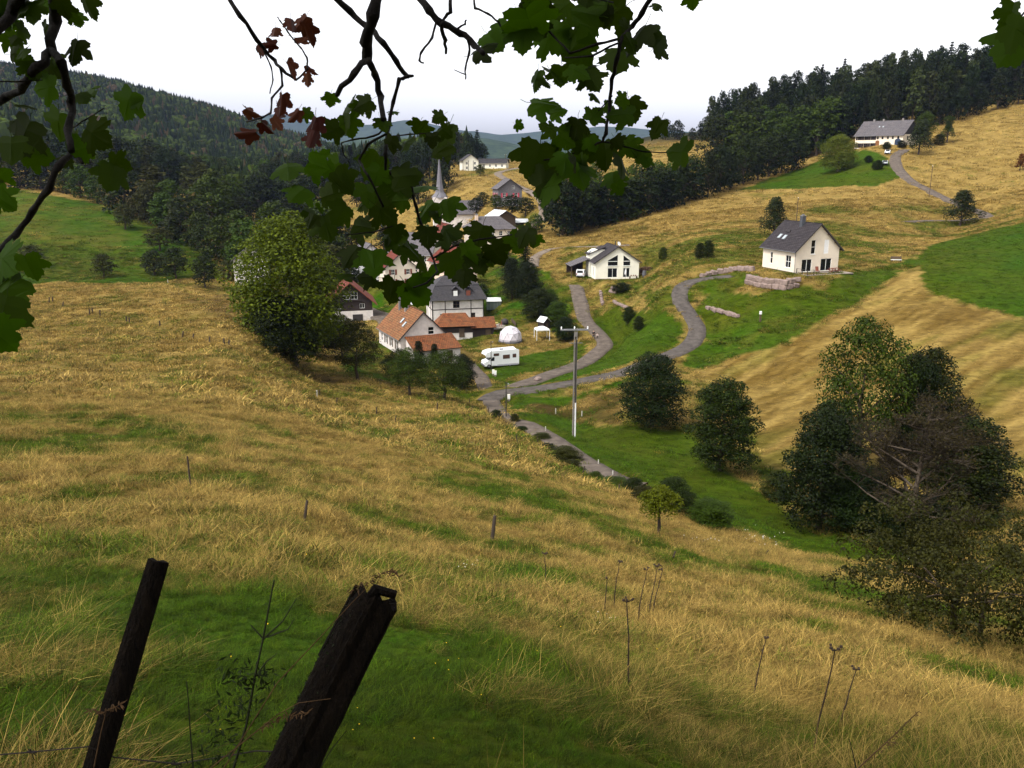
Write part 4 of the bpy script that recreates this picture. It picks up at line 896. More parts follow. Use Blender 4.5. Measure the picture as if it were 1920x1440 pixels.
def skylight(roof, W, L, he, hr, side, y, t, w_=0.8, h=1.1, ridge_off=0.0):
    p_, rt = on_slope(W, L, he, hr, side, y, t, ridge_off); f_ = MB().box(p_, (h, w_, 0.12), rt); o = build(f_, 'skylight', M_ZINC, roof)
    q, _ = on_slope(W, L, he, hr, side, y, t, ridge_off, 0.235); build(MB().box(q, (h - 0.16, w_ - 0.16, 0.03), rt), 'pane', M_SKYGLASS, o)
def chimney(roof, x, y, z0, z1, w_=0.6, d=0.6, m=None, cap=True):
    o = build(MB().box((x, y, (z0 + z1) / 2), (w_, d, z1 - z0)), 'chimney', m or M_RENDER, roof, bevel=0.02)
    if cap: build(MB().box((x, y, z1 + 0.05), (w_ + 0.14, d + 0.14, 0.1)).box((x, y, z1 + 0.22), (w_ * 0.5, d * 0.5, 0.24)), 'chimney_cap', M_ZINC, o)
    return o
def dish(roof, p_, ang, r=0.42):
    mb = MB(); n = 14; c = Vector(p_); f_ = Vector((math.cos(ang), math.sin(ang), 0.45)).normalized(); a = f_.cross(Vector((0, 0, 1))).normalized(); b_ = a.cross(f_)
    for k, (rr, dd) in enumerate(((0.05, 0), (0.6, 0.05), (1, 0.14))):
        for i in range(n):
            w_ = 6.283 * i / n; mb.v.append(tuple(c + (a * math.cos(w_) + b_ * math.sin(w_)) * r * rr + f_ * r * dd))
    for k in range(2):
        for i in range(n): mb.f.append((k * n + i, k * n + (i + 1) % n, (k + 1) * n + (i + 1) % n, (k + 1) * n + i))
    mb.f.append(tuple(range(n))); o = build(mb, 'satellite_dish', M_WHITE, roof)
    build(MB().tube([c - f_ * 0.1, c - f_ * 0.15 + Vector((0, 0, -0.7))], 0.03, 5).tube([c, c + f_ * r * 0.9], 0.015, 4), 'dish_bracket', M_ZINC, o)

M_GLASS = mat('window_glass', (0.008, 0.009, 0.010), 0.12, 0.2, 2, spec=0.25); M_SKYGLASS = mat('skylight_glass', (0.32, 0.36, 0.38), 0.15, 0.1, 2, spec=0.5)
M_FRAME = mat('white_frame', (0.72, 0.72, 0.70), 0.5, 0.05, 4); M_WHITE = mat('white_paint', (0.74, 0.74, 0.75), 0.5, 0.06, 3); M_DARK = mat('dark_trim', (0.035, 0.030, 0.030), 0.7, 0.3, 4)
M_ZINC = mat('zinc', (0.20, 0.20, 0.21), 0.5, 0.2, 4, metal=0.4); M_RENDER = mat('grey_render', (0.22, 0.20, 0.19), 0.9, 0.25, 3)
M_CREAM = mat('cream_plaster', (0.66, 0.58, 0.48), 0.9, 0.08, 0.8, 0.1, detail=8); M_PALE = mat('pale_yellow_plaster', (0.76, 0.73, 0.62), 0.9, 0.06, 0.7, 0.1, detail=8)
M_OLDW = mat('old_white_plaster', (0.62, 0.57, 0.54), 0.95, 0.2, 0.9, 0.2, detail=9); M_PINK = mat('pink_plaster', (0.60, 0.46, 0.36), 0.9, 0.12, 0.9, detail=8)
M_WOOD = mat('weathered_wood', (0.085, 0.058, 0.038), 0.9, 0.4, 3, 0.3, stretch=(6, 6, 0.6)); M_DWOOD = mat('dark_boards', (0.030, 0.021, 0.018), 0.85, 0.4, 3, 0.3, stretch=(6, 6, 0.6)); M_OAK = mat('orange_wood', (0.20, 0.085, 0.030), 0.8, 0.3, 3, 0.2, stretch=(6, 6, 0.6))
M_DECK = mat('pale_deck_boards', (0.26, 0.215, 0.18), 0.9, 0.25, 4, stretch=(1, 8, 1)); M_REDW = mat('red_brown_wood', (0.17, 0.05, 0.03), 0.75, 0.25, 4)
M_STONE = mat('pink_sandstone', (0.26, 0.19, 0.165), 0.95, 0.4, 1.2, 0.6, col2=(0.13, 0.095, 0.085), detail=8); M_BRICK = mat('brick_red', (0.18, 0.075, 0.05), 0.95, 0.3, 5, 0.3)
T_SLATE = tilemat('anthracite_tiles', (0.046, 0.038, 0.042), (0.022, 0.018, 0.021), (0.034, 0.028, 0.030), 0.5, 0.4); T_GREY = tilemat('grey_slates', (0.17, 0.155, 0.165), (0.115, 0.105, 0.115), (0.14, 0.12, 0.12), 0.25, 0.25)
T_DSLATE = tilemat('dark_slates', (0.085, 0.080, 0.088), (0.05, 0.048, 0.054), (0.07, 0.062, 0.062), 0.25, 0.25)
T_ORANGE = tilemat('old_clay_tiles', (0.26, 0.082, 0.026), (0.11, 0.038, 0.016), (0.20, 0.095, 0.04), 0.42, 0.42); T_OCHRE = tilemat('ochre_clay_tiles', (0.25, 0.125, 0.05), (0.115, 0.055, 0.024), (0.24, 0.07, 0.022), 0.42, 0.42)
T_RED = tilemat('red_clay_tiles', (0.20, 0.034, 0.016), (0.10, 0.019, 0.010), (0.15, 0.034, 0.017), 0.28, 0.34); T_METAL = mat('white_metal_sheet', (0.62, 0.64, 0.66), 0.35, 0.12, 1.5, metal=0.3)
M_GREYW = mat('grey_shingle_wall', (0.125, 0.118, 0.125), 0.95, 0.25, 2.5, 0.2); M_SHUT = mat('pink_red_shutters', (0.42, 0.055, 0.085), 0.7, 0.2, 3); M_BLACKC = mat('black_cladding', (0.012, 0.012, 0.014), 0.8, 0.3, 3)
M_BLUE = mat('dark_blue_door', (0.02, 0.035, 0.07), 0.6, 0.2, 3)

# ------------------------------------------------------------------ house with the grey tiled roof, above the bend of the drive
h = thing('white_house', SITE['h1'], 'cream new house with anthracite tiled roof and a terrace, above the boulder walls', 'house', R(20))
W_, L_, he_, hr_ = 9.4, 9.6, 4.2, 8.5
fr, rf = gable(h, W_, L_, he_, hr_, M_CREAM, T_SLATE, [
    ('front', -2.25, 0.12, 2.2, 2.25, 'french', 2, 1), ('front', 2.0, 0.12, 2.4, 2.25, 'french', 2, 1), ('front', -1.1, 3.25, 0.95, 2.5, 'win', 1, 2), ('front', 1.75, 3.25, 1.0, 2.5, 'roller', 1, 1),
    ('left', -2.7, 0.75, 1.5, 2.2, 'win', 2, 2), ('left', 2.2, 1.0, 0.7, 2.1, 'win', 1, 2)], 0.55, 0.45, 22, sill=M_WHITE)
build(MB().box((0, 0, -0.12), (9.52, 9.72, 0.36)), 'plinth', M_DARK, h)
skylight(rf, W_, L_, he_, hr_, 'left', 2.35, 0.38); skylight(rf, W_, L_, he_, hr_, 'left', 0.85, 0.36); chimney(rf, -0.55, -0.6, 7.5, 9.7, 0.75, 0.75, mat('chimney_slate', (0.06, 0.065, 0.075), 0.7, 0.2, 3))
build(MB().tube([(-4.78, -4.72, 3.75), (-4.78, -4.72, -0.2)], 0.05, 6), 'downpipe', M_ZINC, h)
p_, rt = on_slope(W_, L_, he_, hr_, 'left', 1.3, 0.58); build(MB().box(p_, (0.25, 1.1, 0.25), rt).box(p_ + Vector((0.2, -0.3, 0.2)), (0.3, 0.2, 0.3), rt), 'roof_vent', M_DARK, rf)
pg = MB()
for s_ in (-1, 1):
    for t in (0.25, 0.6): pg.box((s_ * W_ / 2 * (1 - t), -L_ / 2 - 0.22, he_ + (hr_ - he_) * t - 0.12), (0.16, 0.44, 0.18))
build(pg, 'purlin_end', M_WOOD, rf)
deck = thing('terrace', SITE['h1'] + rotz((0.35, -L_ / 2 - 1.75), R(20)) + Vector((0, 0, -0.15)), 'pale wooden terrace with a metal corner railing before the cream new house', 'terrace', R(20))
for i in range(23): build(MB().box((0, -1.65 + i * 0.15, 0.1), (10.2, 0.135, 0.05)), 'plank', M_DECK, deck)
build(MB().box((0, 0, -0.12), (10.0, 3.3, 0.3)), 'base', M_DARK, deck)
rl = MB()
for x, y in ((-5.0, 1.3), (-5.0, -0.2), (-5.0, -1.6), (-3.6, -1.6)): rl.box((x, y, 0.58), (0.09, 0.09, 0.95))
rl.box((-5.0, -0.15, 1.03), (0.07, 2.9, 0.05)).box((-4.3, -1.6, 1.03), (1.4, 0.07, 0.05)); build(rl, 'railing', M_DARK, deck)
dl = SITE['h1'] + Vector((0, 0, -0.02))
def hpos(x, y, z=0.0): return dl + rotz((x, y), R(20)) + Vector((0, 0, z))
t = thing('picnic_table', hpos(2.8, -6.1), 'red-brown picnic table with benches on the terrace', 'table', R(24))
build(MB().box((0, 0, 0.74), (1.9, 0.8, 0.05)), 'tabletop', M_REDW, t)
for s_ in (-1, 1): build(MB().box((0, s_ * 0.68, 0.44), (1.9, 0.28, 0.05)), 'bench', M_REDW, t)
for s_ in (-1, 1): build(MB().box((s_ * 0.7, 0, 0.36), (0.08, 1.3, 0.06)).box((s_ * 0.7, -0.3, 0.36), (0.08, 0.08, 0.76), Matrix.Rotation(0.4, 3, 'X')).box((s_ * 0.7, 0.3, 0.36), (0.08, 0.08, 0.76), Matrix.Rotation(-0.4, 3, 'X')), 'leg', M_REDW, t)
t = thing('garden_chair', hpos(-0.6, -5.9), 'red-brown garden chair in front of the left terrace door', 'chair', R(10))
build(MB().box((0, 0, 0.4), (0.6, 0.6, 0.06)), 'seat', M_REDW, t); build(MB().box((0, 0.34, 0.75), (0.6, 0.06, 0.75), Matrix.Rotation(-0.3, 3, 'X')), 'backrest', M_REDW, t)
for x in (-0.26, 0.26):
    for y in (-0.26, 0.26): build(MB().box((x, y, 0.19), (0.06, 0.06, 0.38)), 'leg', M_REDW, t)
v = on(1680, 491); t = thing('garden_bench', v, 'low wooden bench with a pale seat, alone on the slope past the terrace', 'bench', R(-8))
build(MB().box((0, 0, 0.42), (2.0, 0.5, 0.07)), 'seat', M_WHITE, t); build(MB().box((0, 0.25, 0.8), (2.0, 0.07, 0.5)), 'backrest', M_WOOD, t)
for s_ in (-0.8, 0.8): build(MB().box((s_, 0, 0.2), (0.12, 0.45, 0.4)), 'leg', M_WOOD, t)
v = on(1425, 603); t = thing('marker_post', v, 'short dark post with a white box on top on the green slope', 'post'); build(MB().box((0, 0, 0.55), (0.26, 0.22, 1.3)), 'post', M_WOOD, t); build(MB().box((0, 0, 1.45), (0.36, 0.3, 0.5)), 'box', M_WHITE, t, bevel=0.03)

# ------------------------------------------------------------------ yellowish house with the triangular gable glazing
W2, L2, he2, hr2 = 10.4, 9.0, 4.0, 7.4
h = thing('gable_window_house', SITE['h2'], 'pale yellow house with angled gable windows, a solar panel and a carport', 'house', R(9))
fr, rf = gable(h, W2, L2, he2, hr2, M_PALE, T_SLATE, [('front', -1.15, 0.35, 2.3, 2.2, 'french', 2, 1), ('front', 2.2, 0.35, 1.6, 2.2, 'french', 2, 1), ('left', -2.4, 0.5, 0.8, 2.2, 'win', 1, 1), ('left', 0.2, 0.5, 0.9, 2.4, 'win', 1, 1)], 0.45, 0.35, 20, sill=M_WHITE)
build(MB().box((-3.3, -L2 / 2 + 0.3, -0.6), (3.6, 0.8, 1.5)), 'basement', M_STONE, h)
f = fr['front']      # trapezoid gable glazing: slanted panes that follow the roof
for x0, x1, za, zb in ((-2.3, 0.0, 4.35, 5.55), (1.4, 3.0, 5.45, 4.25)):
    g_ = MB(); k = [f(x0, 3.15, 0.035), f(x1, 3.15, 0.035), f(x1, zb, 0.035), f(x0, za, 0.035)]; kb = [f(x0, 3.15, -0.02), f(x1, 3.15, -0.02), f(x1, zb, -0.02), f(x0, za, -0.02)]
    g_.v = k + kb; g_.f = [(0, 1, 2, 3), (4, 5, 6, 7), (0, 1, 5, 4), (1, 2, 6, 5), (2, 3, 7, 6), (3, 0, 4, 7)]
    o_ = MB(); fbox(o_, f, x0 - 0.12, 3.0, x1 + 0.12, 3.14, 0.0, 0.12); fbox(o_, f, x0, 4.05, x1, 4.17, 0.036, 0.07); ow = build(o_, 'gable_window', M_FRAME, h); build(g_, 'pane', M_GLASS, ow)
dm = MB(); dm.extrude([(-W2 / 2 - 0.35, 0), (-W2 / 2 - 0.35, 5.5), (-W2 / 2 + 1.0, 6.35), (-W2 / 2 + 3.4, 6.35), (-W2 / 2 + 3.4, 0)], 0.2, 3.4); build(dm, 'dormer', M_PALE, h)
dr = MB(); uv = []; slope(dr, uv, (-W2 / 2 - 0.75, 0.0, 5.25), (-W2 / 2 - 0.75, 3.6, 5.25), (-W2 / 2 + 3.6, 3.6, 7.0), (-W2 / 2 + 3.6, 0.0, 7.0), 10); drf = roof_obj(dr, uv, 'dormer_roof', T_SLATE, rf)
ang = math.atan2(1.75, 4.35); build(MB().box((-W2 / 2 + 0.45, 1.2, 5.94), (2.0, 1.7, 0.08), Matrix.Rotation(-ang, 3, 'Y')), 'solar_panel', mat('solar_glass', (0.15, 0.15, 0.19), 0.25, 0.1, 2, spec=0.4), rf)
build(MB().tube([(0.9, 1.0, 6.7), (0.9, 1.0, 8.3)], 0.12, 8), 'flue', M_DARK, rf); dish(rf, (0.35, -L2 / 2 + 0.6, 8.1), R(-60), 0.5)
st = MB()
for i in range(7): st.box((-5.9, -3.3 - i * 0.28, -0.1 - i * 0.26), (1.3, 0.3, 0.22))
st.box((-5.9, -4.2, -1.2), (1.25, 2.0, 1.4)); build(st, 'stair', M_STONE, h)
cpt = thing('carport', SITE['h2'] + rotz((-W2 / 2 - 2.3, 2.6), R(9)), 'open lean-to carport with a grey roof beside the pale yellow house', 'carport', R(9))
cb = MB(); uv = []; slope(cb, uv, (-2.6, -2.6, 2.5), (-2.6, 3.2, 2.5), (2.1, 3.2, 4.3), (2.1, -2.6, 4.3), 10); roof_obj(cb, uv, 'roof', T_GREY, cpt)
for x, y in ((-2.3, -2.3), (-2.3, 2.9), (1.6, 2.9)): build(MB().box((x, y, 1.1 if x < 0 else 1.8), (0.16, 0.16, 2.9 if x < 0 else 4.3)), 'post', M_WOOD, cpt)
build(MB().box((-0.3, 3.0, 1.4), (3.8, 0.1, 2.9)), 'back_wall', M_DWOOD, cpt)

# ------------------------------------------------------------------ vehicles
M_TYRE = mat('tyre', (0.012, 0.012, 0.012), 0.9, 0.2, 5); M_RIM = mat('wheel_rim', (0.30, 0.30, 0.31), 0.4, 0.1, 5, metal=0.6); M_PAINTW = mat('white_car_paint', (0.75, 0.76, 0.77), 0.3, 0.03, 2, spec=0.5); M_SILVER = mat('silver_car_paint', (0.32, 0.34, 0.36), 0.3, 0.05, 2, spec=0.5, metal=0.3)
M_LAMP = mat('lamp_glass', (0.55, 0.55, 0.52), 0.15, 0.05, 3, spec=0.6); M_REDL = mat('tail_lamp', (0.30, 0.015, 0.012), 0.3, 0.1, 3); M_BROWNG = mat('brown_tinted_window', (0.085, 0.045, 0.035), 0.2, 0.15, 2, spec=0.4); M_BUMP = mat('grey_bumper', (0.10, 0.10, 0.11), 0.7, 0.1, 3)
def wheel(root, x, y, r=0.33, w_=0.22):
    o = bpy.data.objects.new('wheel', None); o.empty_display_size = 0.1; COL.objects.link(o); o.parent = root; o.location = (x, y, r)
    t = MB().lathe([(r * 0.55, -w_ / 2), (r * 0.92, -w_ / 2), (r, -w_ * 0.32), (r, w_ * 0.32), (r * 0.92, w_ / 2), (r * 0.55, w_ / 2)], 18); build(t, 'tyre', M_TYRE, o, True, rot=(R(90), 0, 0))
    q = MB().lathe([(0.001, -w_ * 0.42), (r * 0.3, -w_ * 0.46), (r * 0.58, -w_ * 0.38), (r * 0.58, w_ * 0.38), (r * 0.3, w_ * 0.46), (0.001, w_ * 0.42)], 14); build(q, 'rim', M_RIM, o, True, rot=(R(90), 0, 0))
def side_quads(root, name, pts, y, m, parent=None):
    for s_ in (-1, 1):
        a = MB(); a.extrude(pts, s_ * y, s_ * (y + 0.02)); build(a, name, m, parent or root)
def car(name, loc, rz, label, paint, prof, win, wid=1.75, wheels=(-1.3, 1.3), r=0.32, front=None, rear=None, tilt=0.0):
    """profile in (x, z), nose towards +x"""
    c = thing(name, loc, label, 'car' if 'van' not in name else 'van', rz); c.rotation_euler = (0, tilt, rz)
    b = MB().extrude(prof, -wid / 2, wid / 2); build(b, 'body', paint, c, bevel=0.09)
    for q in win: side_quads(c, 'side_window', q, wid / 2 - 0.005, M_GLASS)
    for x in wheels:
        for s_ in (-1, 1): wheel(c, x, s_ * (wid / 2 - 0.1), r)
    for (x0, z0, x1, z1), nm in ((front, 'windscreen'), (rear, 'rear_window')):
        a = MB(); dx, dz = x1 - x0, z1 - z0; l = math.hypot(dx, dz); nx_, nz_ = (dz / l, -dx / l) if nm == 'windscreen' else (-dz / l, dx / l)
        if nz_ < 0: nx_, nz_ = -nx_, -nz_
        w2 = wid / 2 - 0.16; a.poly([(x0 + nx_ * 0.012, -w2, z0 + nz_ * 0.012), (x0 + nx_ * 0.012, w2, z0 + nz_ * 0.012), (x1 + nx_ * 0.012, w2 - 0.08, z1 + nz_ * 0.012), (x1 + nx_ * 0.012, -w2 + 0.08, z1 + nz_ * 0.012)]); build(a, nm, M_GLASS, c)
    xf = max(p_[0] for p_ in prof); xr = min(p_[0] for p_ in prof)
    for s_ in (-1, 1):
        build(MB().box((xf - 0.05, s_ * (wid / 2 - 0.3), 0.72), (0.14, 0.34, 0.16)), 'headlight', M_LAMP, c, bevel=0.03); build(MB().box((xr + 0.03, s_ * (wid / 2 - 0.16), 0.85), (0.10, 0.16, 0.36)), 'tail_light', M_REDL, c, bevel=0.02)
    build(MB().box((xf - 0.02, 0, 0.42), (0.16, wid - 0.2, 0.2)), 'front_bumper', M_BUMP, c, bevel=0.04); build(MB().box((xr + 0.02, 0, 0.42), (0.16, wid - 0.2, 0.2)), 'rear_bumper', M_BUMP, c, bevel=0.04)
    return c
VANP = [(-2.1, 0.28), (2.1, 0.28), (2.15, 0.75), (1.95, 1.0), (1.15, 1.12), (0.45, 1.72), (-1.95, 1.78), (-2.15, 1.0)]
VW = [[(-1.8, 1.08), (-0.75, 1.08), (-0.75, 1.6), (-1.72, 1.6)], [(-0.65, 1.08), (0.95, 1.08), (0.4, 1.6), (-0.65, 1.6)]]
v = SITE['h2'] + rotz((-W2 / 2 - 2.1, 0.9), R(9)); car('parked_van', v + Vector((0, 0, 0.02)), R(78), 'white people-carrier parked under the carport', M_PAINTW, VANP, VW, 1.8, (-1.35, 1.35), 0.34, (1.13, 1.14, 0.47, 1.70), (-2.14, 1.1, -1.98, 1.7))
CARP = [(-2.0, 0.26), (2.0, 0.26), (2.05, 0.62), (1.85, 0.82), (0.95, 0.92), (0.25, 1.42), (-1.1, 1.46), (-1.75, 1.05), (-2.05, 0.95)]
CWN = [[(-1.45, 0.98), (-0.45, 0.98), (-0.45, 1.36), (-1.05, 1.36)], [(-0.37, 0.98), (0.75, 0.98), (0.2, 1.34), (-0.37, 1.36)]]
car('parked_car', on(1664, 289) + Vector((0, 0, 0.05)), R(-118), 'white car parked on the verge nearer the farmhouse', M_PAINTW, CARP, CWN, 1.75, (-1.25, 1.25), 0.31, (0.93, 0.94, 0.27, 1.40), (-1.73, 1.07, -1.14, 1.44))
car('parked_car', on(1659, 309) + Vector((0, 0, 0.05)), R(-112), 'silver car parked below the white one on the farm road', M_SILVER, CARP, CWN, 1.75, (-1.25, 1.25), 0.31, (0.93, 0.94, 0.27, 1.40), (-1.73, 1.07, -1.14, 1.44))
# motorhome: cab to -x
v = on(936, 686); mh = thing('motorhome', on(938, 686), 'white motorhome with an over-cab bunk parked on the lane above the junction', 'motorhome', R(20))
build(MB().extrude([(-1.25, 0.45), (2.95, 0.45), (2.95, 2.75), (2.75, 2.92), (-1.9, 2.85), (-2.75, 2.62), (-2.95, 2.2), (-2.6, 1.98), (-1.25, 1.95)], -1.1, 1.1), 'body', M_PAINTW, mh, bevel=0.08)
build(MB().extrude([(-1.25, 0.42), (-1.25, 1.93), (-1.75, 1.93), (-2.3, 1.25), (-3.0, 1.02), (-3.1, 0.6), (-3.05, 0.42)], -0.98, 0.98), 'cab', M_PAINTW, mh, bevel=0.06)
ws = MB().poly([(-1.79, -0.85, 1.9), (-1.79, 0.85, 1.9), (-2.32, 0.85, 1.27), (-2.32, -0.85, 1.27)]); build(ws, 'windscreen', M_GLASS, mh)
for s_ in (-1, 1):
    a = MB().extrude([(-1.4, 1.2), (-1.4, 1.85), (-1.68, 1.85), (-2.15, 1.25)], s_ * 0.985, s_ * 1.0); dr_ = MB().extrude([(-1.3, 0.5), (-1.3, 1.15), (-2.15, 1.15), (-2.15, 0.5)], s_ * 0.982, s_ * 0.992); d_ = build(dr_, 'cab_door', M_PAINTW, mh); build(a, 'pane', M_GLASS, d_)
    for x0, x1, z0, z1 in ((-1.55, -0.6, 2.05, 2.5), (0.1, 1.35, 1.45, 2.15), (1.85, 2.5, 1.55, 2.2)):
        o_ = build(MB().extrude([(x0, z0), (x1, z0), (x1, z1), (x0, z1)], s_ * 1.103, s_ * 1.12), 'side_window', M_DARK, mh); build(MB().extrude([(x0 + 0.06, z0 + 0.06), (x1 - 0.06, z0 + 0.06), (x1 - 0.06, z1 - 0.06), (x0 + 0.06, z1 - 0.06)], s_ * 1.121, s_ * 1.13), 'pane', M_BROWNG, o_)
    build(MB().box((1.0, s_ * 1.05, 0.42), (3.8, 0.14, 0.26)), 'skirt', mat('grey_skirt', (0.36, 0.36, 0.38), 0.6, 0.1, 3), mh)
    for x in (-2.35, 1.4): wheel(mh, x, s_ * 0.92, 0.34, 0.24)
    build(MB().box((-3.05, s_ * 0.7, 0.85), (0.12, 0.34, 0.2)), 'headlight', M_LAMP, mh, bevel=0.03)
build(MB().box((-3.12, 0, 0.48), (0.2, 1.95, 0.3)), 'bumper', M_BUMP, mh, bevel=0.05); build(MB().box((0.2, 0, 2.96), (0.7, 0.5, 0.12)), 'roof_vent', M_BUMP, mh, bevel=0.03); build(MB().box((2.97, 0, 1.5), (0.03, 1.2, 0.9)), 'rear_window', M_BROWNG, mh)

# ------------------------------------------------------------------ tiled white house beside the lane
WA, LA, heA, hrA = 8.6, 12.5, 3.2, 7.4
h = thing('tiled_house', SITE['ha'], 'old white house with patchy orange and ochre roof tiles and two chimneys', 'house', R(26))
fr, rf = gable(h, WA, LA, heA, hrA, M_OLDW, T_OCHRE, [('front', 1.4, 3.4, 1.15, 1.35, 'win', 1, 2), ('left', -4.0, 0.8, 0.9, 1.5, 'shut', M_WOOD, 1), ('left', -1.0, 0.8, 0.9, 1.5, 'shut', M_WOOD, 1), ('left', 2.0, 0.8, 0.9, 1.5, 'shut', M_WOOD, 1), ('left', 4.4, 0.8, 0.9, 1.5, 'win', 2, 2)], 0.4, 0.25, 26, fm=M_FRAME)
skylight(rf, WA, LA, heA, hrA, 'left', -3.6, 0.42, 0.75, 1.15); skylight(rf, WA, LA, heA, hrA, 'left', -1.6, 0.50, 0.75, 1.15)
chimney(rf, -0.9, 3.4, 6.2, 8.9, 0.55, 0.55, M_ZINC); chimney(rf, -0.7, 0.6, 6.3, 9.4, 0.65, 0.65, M_RENDER); dish(rf, (0.2, 0.2, 8.3), R(-70), 0.55)
ln = thing('lean_to', SITE['ha'] + rotz((0.6, -LA / 2 - 2.4), R(26)), 'low outbuilding with red-orange tiles against the white gable of the old house', 'outbuilding', R(26))
lb = MB(); uv = []; slope(lb, uv, (-4.2, -2.6, 1.6), (4.6, -2.6, 1.6), (4.6, 2.3, 3.35), (-4.2, 2.3, 3.35), 14); roof_obj(lb, uv, 'roof', T_ORANGE, ln)
wl = MB(); f2 = lambda s, z, d: (s, -2.2 - d, z); wall_face(wl, [(-4.0, -1.2), (4.4, -1.2), (4.4, 1.6), (-4.0, 1.6)], [(-1.0, -0.2, 0.2, 1.3), (2.0, -0.8, 3.0, 1.3)], f2)
for x in (-4.0, 4.4): wl.poly([(x, -2.2, -1.2), (x, 2.3, -1.2), (x, 2.3, 3.2), (x, -2.2, 1.6)])
build(wl, 'wall', M_OLDW, ln); window(ln, f2, -1.0, -0.2, 0.2, 1.3, 2, 2); panel(ln, f2, 2.0, -0.8, 3.0, 1.3, M_WOOD)

# ------------------------------------------------------------------ mansard house and its sheds
WB, LB = 11.7, 9.0
h = thing('mansard_house', SITE['hb'], 'half-timbered white house with a tall dark slate mansard roof and dormers', 'house', R(14))
wl = MB(); fr = frames(WB, LB); opsB = [('front', -0.4, 3.2, 1.5, 1.6), ('left', 1.0, 3.0, 1.0, 1.7), ('left', -2.2, 3.0, 1.0, 1.7), ('front', -3.6, 0.5, 1.0, 1.5), ('front', 3.4, 0.5, 1.0, 1.5)]
hol = {k: [] for k in fr}
for f_, s, z0, w_, hh in opsB: hol[f_].append((s - w_ / 2, z0, s + w_ / 2, z0 + hh))
for k, X_ in (('front', WB), ('back', WB), ('left', LB), ('right', LB)): wall_face(wl, [(-X_ / 2, -0.6), (X_ / 2, -0.6), (X_ / 2, 5.3), (-X_ / 2, 5.3)], hol[k], fr[k])
build(wl, 'wall', M_OLDW, h)
for f_, s, z0, w_, hh in opsB: window(h, fr[f_], s - w_ / 2, z0, s + w_ / 2, z0 + hh, 2, 2, M_WOOD)
for k, X_ in (('front', WB), ('left', LB)):
    for s in (-X_ / 2 + 0.1, X_ / 2 - 0.1, -X_ / 4, X_ / 4): b_ = MB(); fbox(b_, fr[k], s - 0.09, 0, s + 0.09, 5.3, 0.004, 0.04); build(b_, 'timber_post', M_DWOOD, h)
    b_ = MB(); fbox(b_, fr[k], -X_ / 2, 2.85, X_ / 2, 3.03, 0.006, 0.05); build(b_, 'timber_rail', M_DWOOD, h)
rb = MB(); uv = []; o0, z0, i1, z1, z2 = 0.7, 5.0, 1.0, 8.1, 10.0; a, b_ = WB / 2 + o0, LB / 2 + o0; c, d = WB / 2 - i1, LB / 2 - i1
for q in (((-a, -b_, z0), (a, -b_, z0), (c, -d, z1), (-c, -d, z1)), ((a, -b_, z0), (a, b_, z0), (c, d, z1), (c, -d, z1)), ((a, b_, z0), (-a, b_, z0), (-c, d, z1), (c, d, z1)), ((-a, b_, z0), (-a, -b_, z0), (-c, -d, z1), (-c, d, z1))): slope(rb, uv, *q, 12)
c2, d2 = c + 0.15, d + 0.15
for q in (((-c2, -d2, z1), (c2, -d2, z1), (2.2, 0, z2), (-2.2, 0, z2)), ((c2, d2, z1), (-c2, d2, z1), (-2.2, 0, z2), (2.2, 0, z2)), ((c2, -d2, z1), (c2, d2, z1), (2.2, 0.01, z2), (2.2, -0.01, z2)), ((-c2, d2, z1), (-c2, -d2, z1), (-2.2, -0.01, z2), (-2.2, 0.01, z2))): slope(rb, uv, *q, 10)
rf = roof_obj(rb, uv, 'roof', T_DSLATE, h)
for s in (-0.6, 2.3):
    dm = MB().box((s, -LB / 2 + 0.55, 6.55), (1.25, 1.6, 1.9)); dr = MB(); uv = []; slope(dr, uv, (s - 0.8, -LB / 2 - 0.4, 7.35), (s - 0.8, -LB / 2 + 1.6, 7.35), (s, -LB / 2 + 1.6, 7.95), (s, -LB / 2 - 0.4, 7.95), 4); slope(dr, uv, (s + 0.8, -LB / 2 - 0.4, 7.35), (s + 0.8, -LB / 2 + 1.6, 7.35), (s, -LB / 2 + 1.6, 7.95), (s, -LB / 2 - 0.4, 7.95), 4)
    dmo = build(dm, 'dormer', T_DSLATE if False else M_DARK, rf); roof_obj(dr, uv, 'dormer_roof', T_DSLATE, dmo); f3 = lambda s_, z_, d_: (s_, -LB / 2 - 0.27 - d_, z_); w3 = MB(); fbox(w3, f3, s - 0.45, 5.8, s + 0.45, 7.1, 0, 0.03); build(w3, 'dormer_window', M_REDW if s > 0 else M_FRAME, dmo)
chimney(rf, -0.3, 0.8, 9.0, 11.6, 0.8, 0.8, M_BRICK)
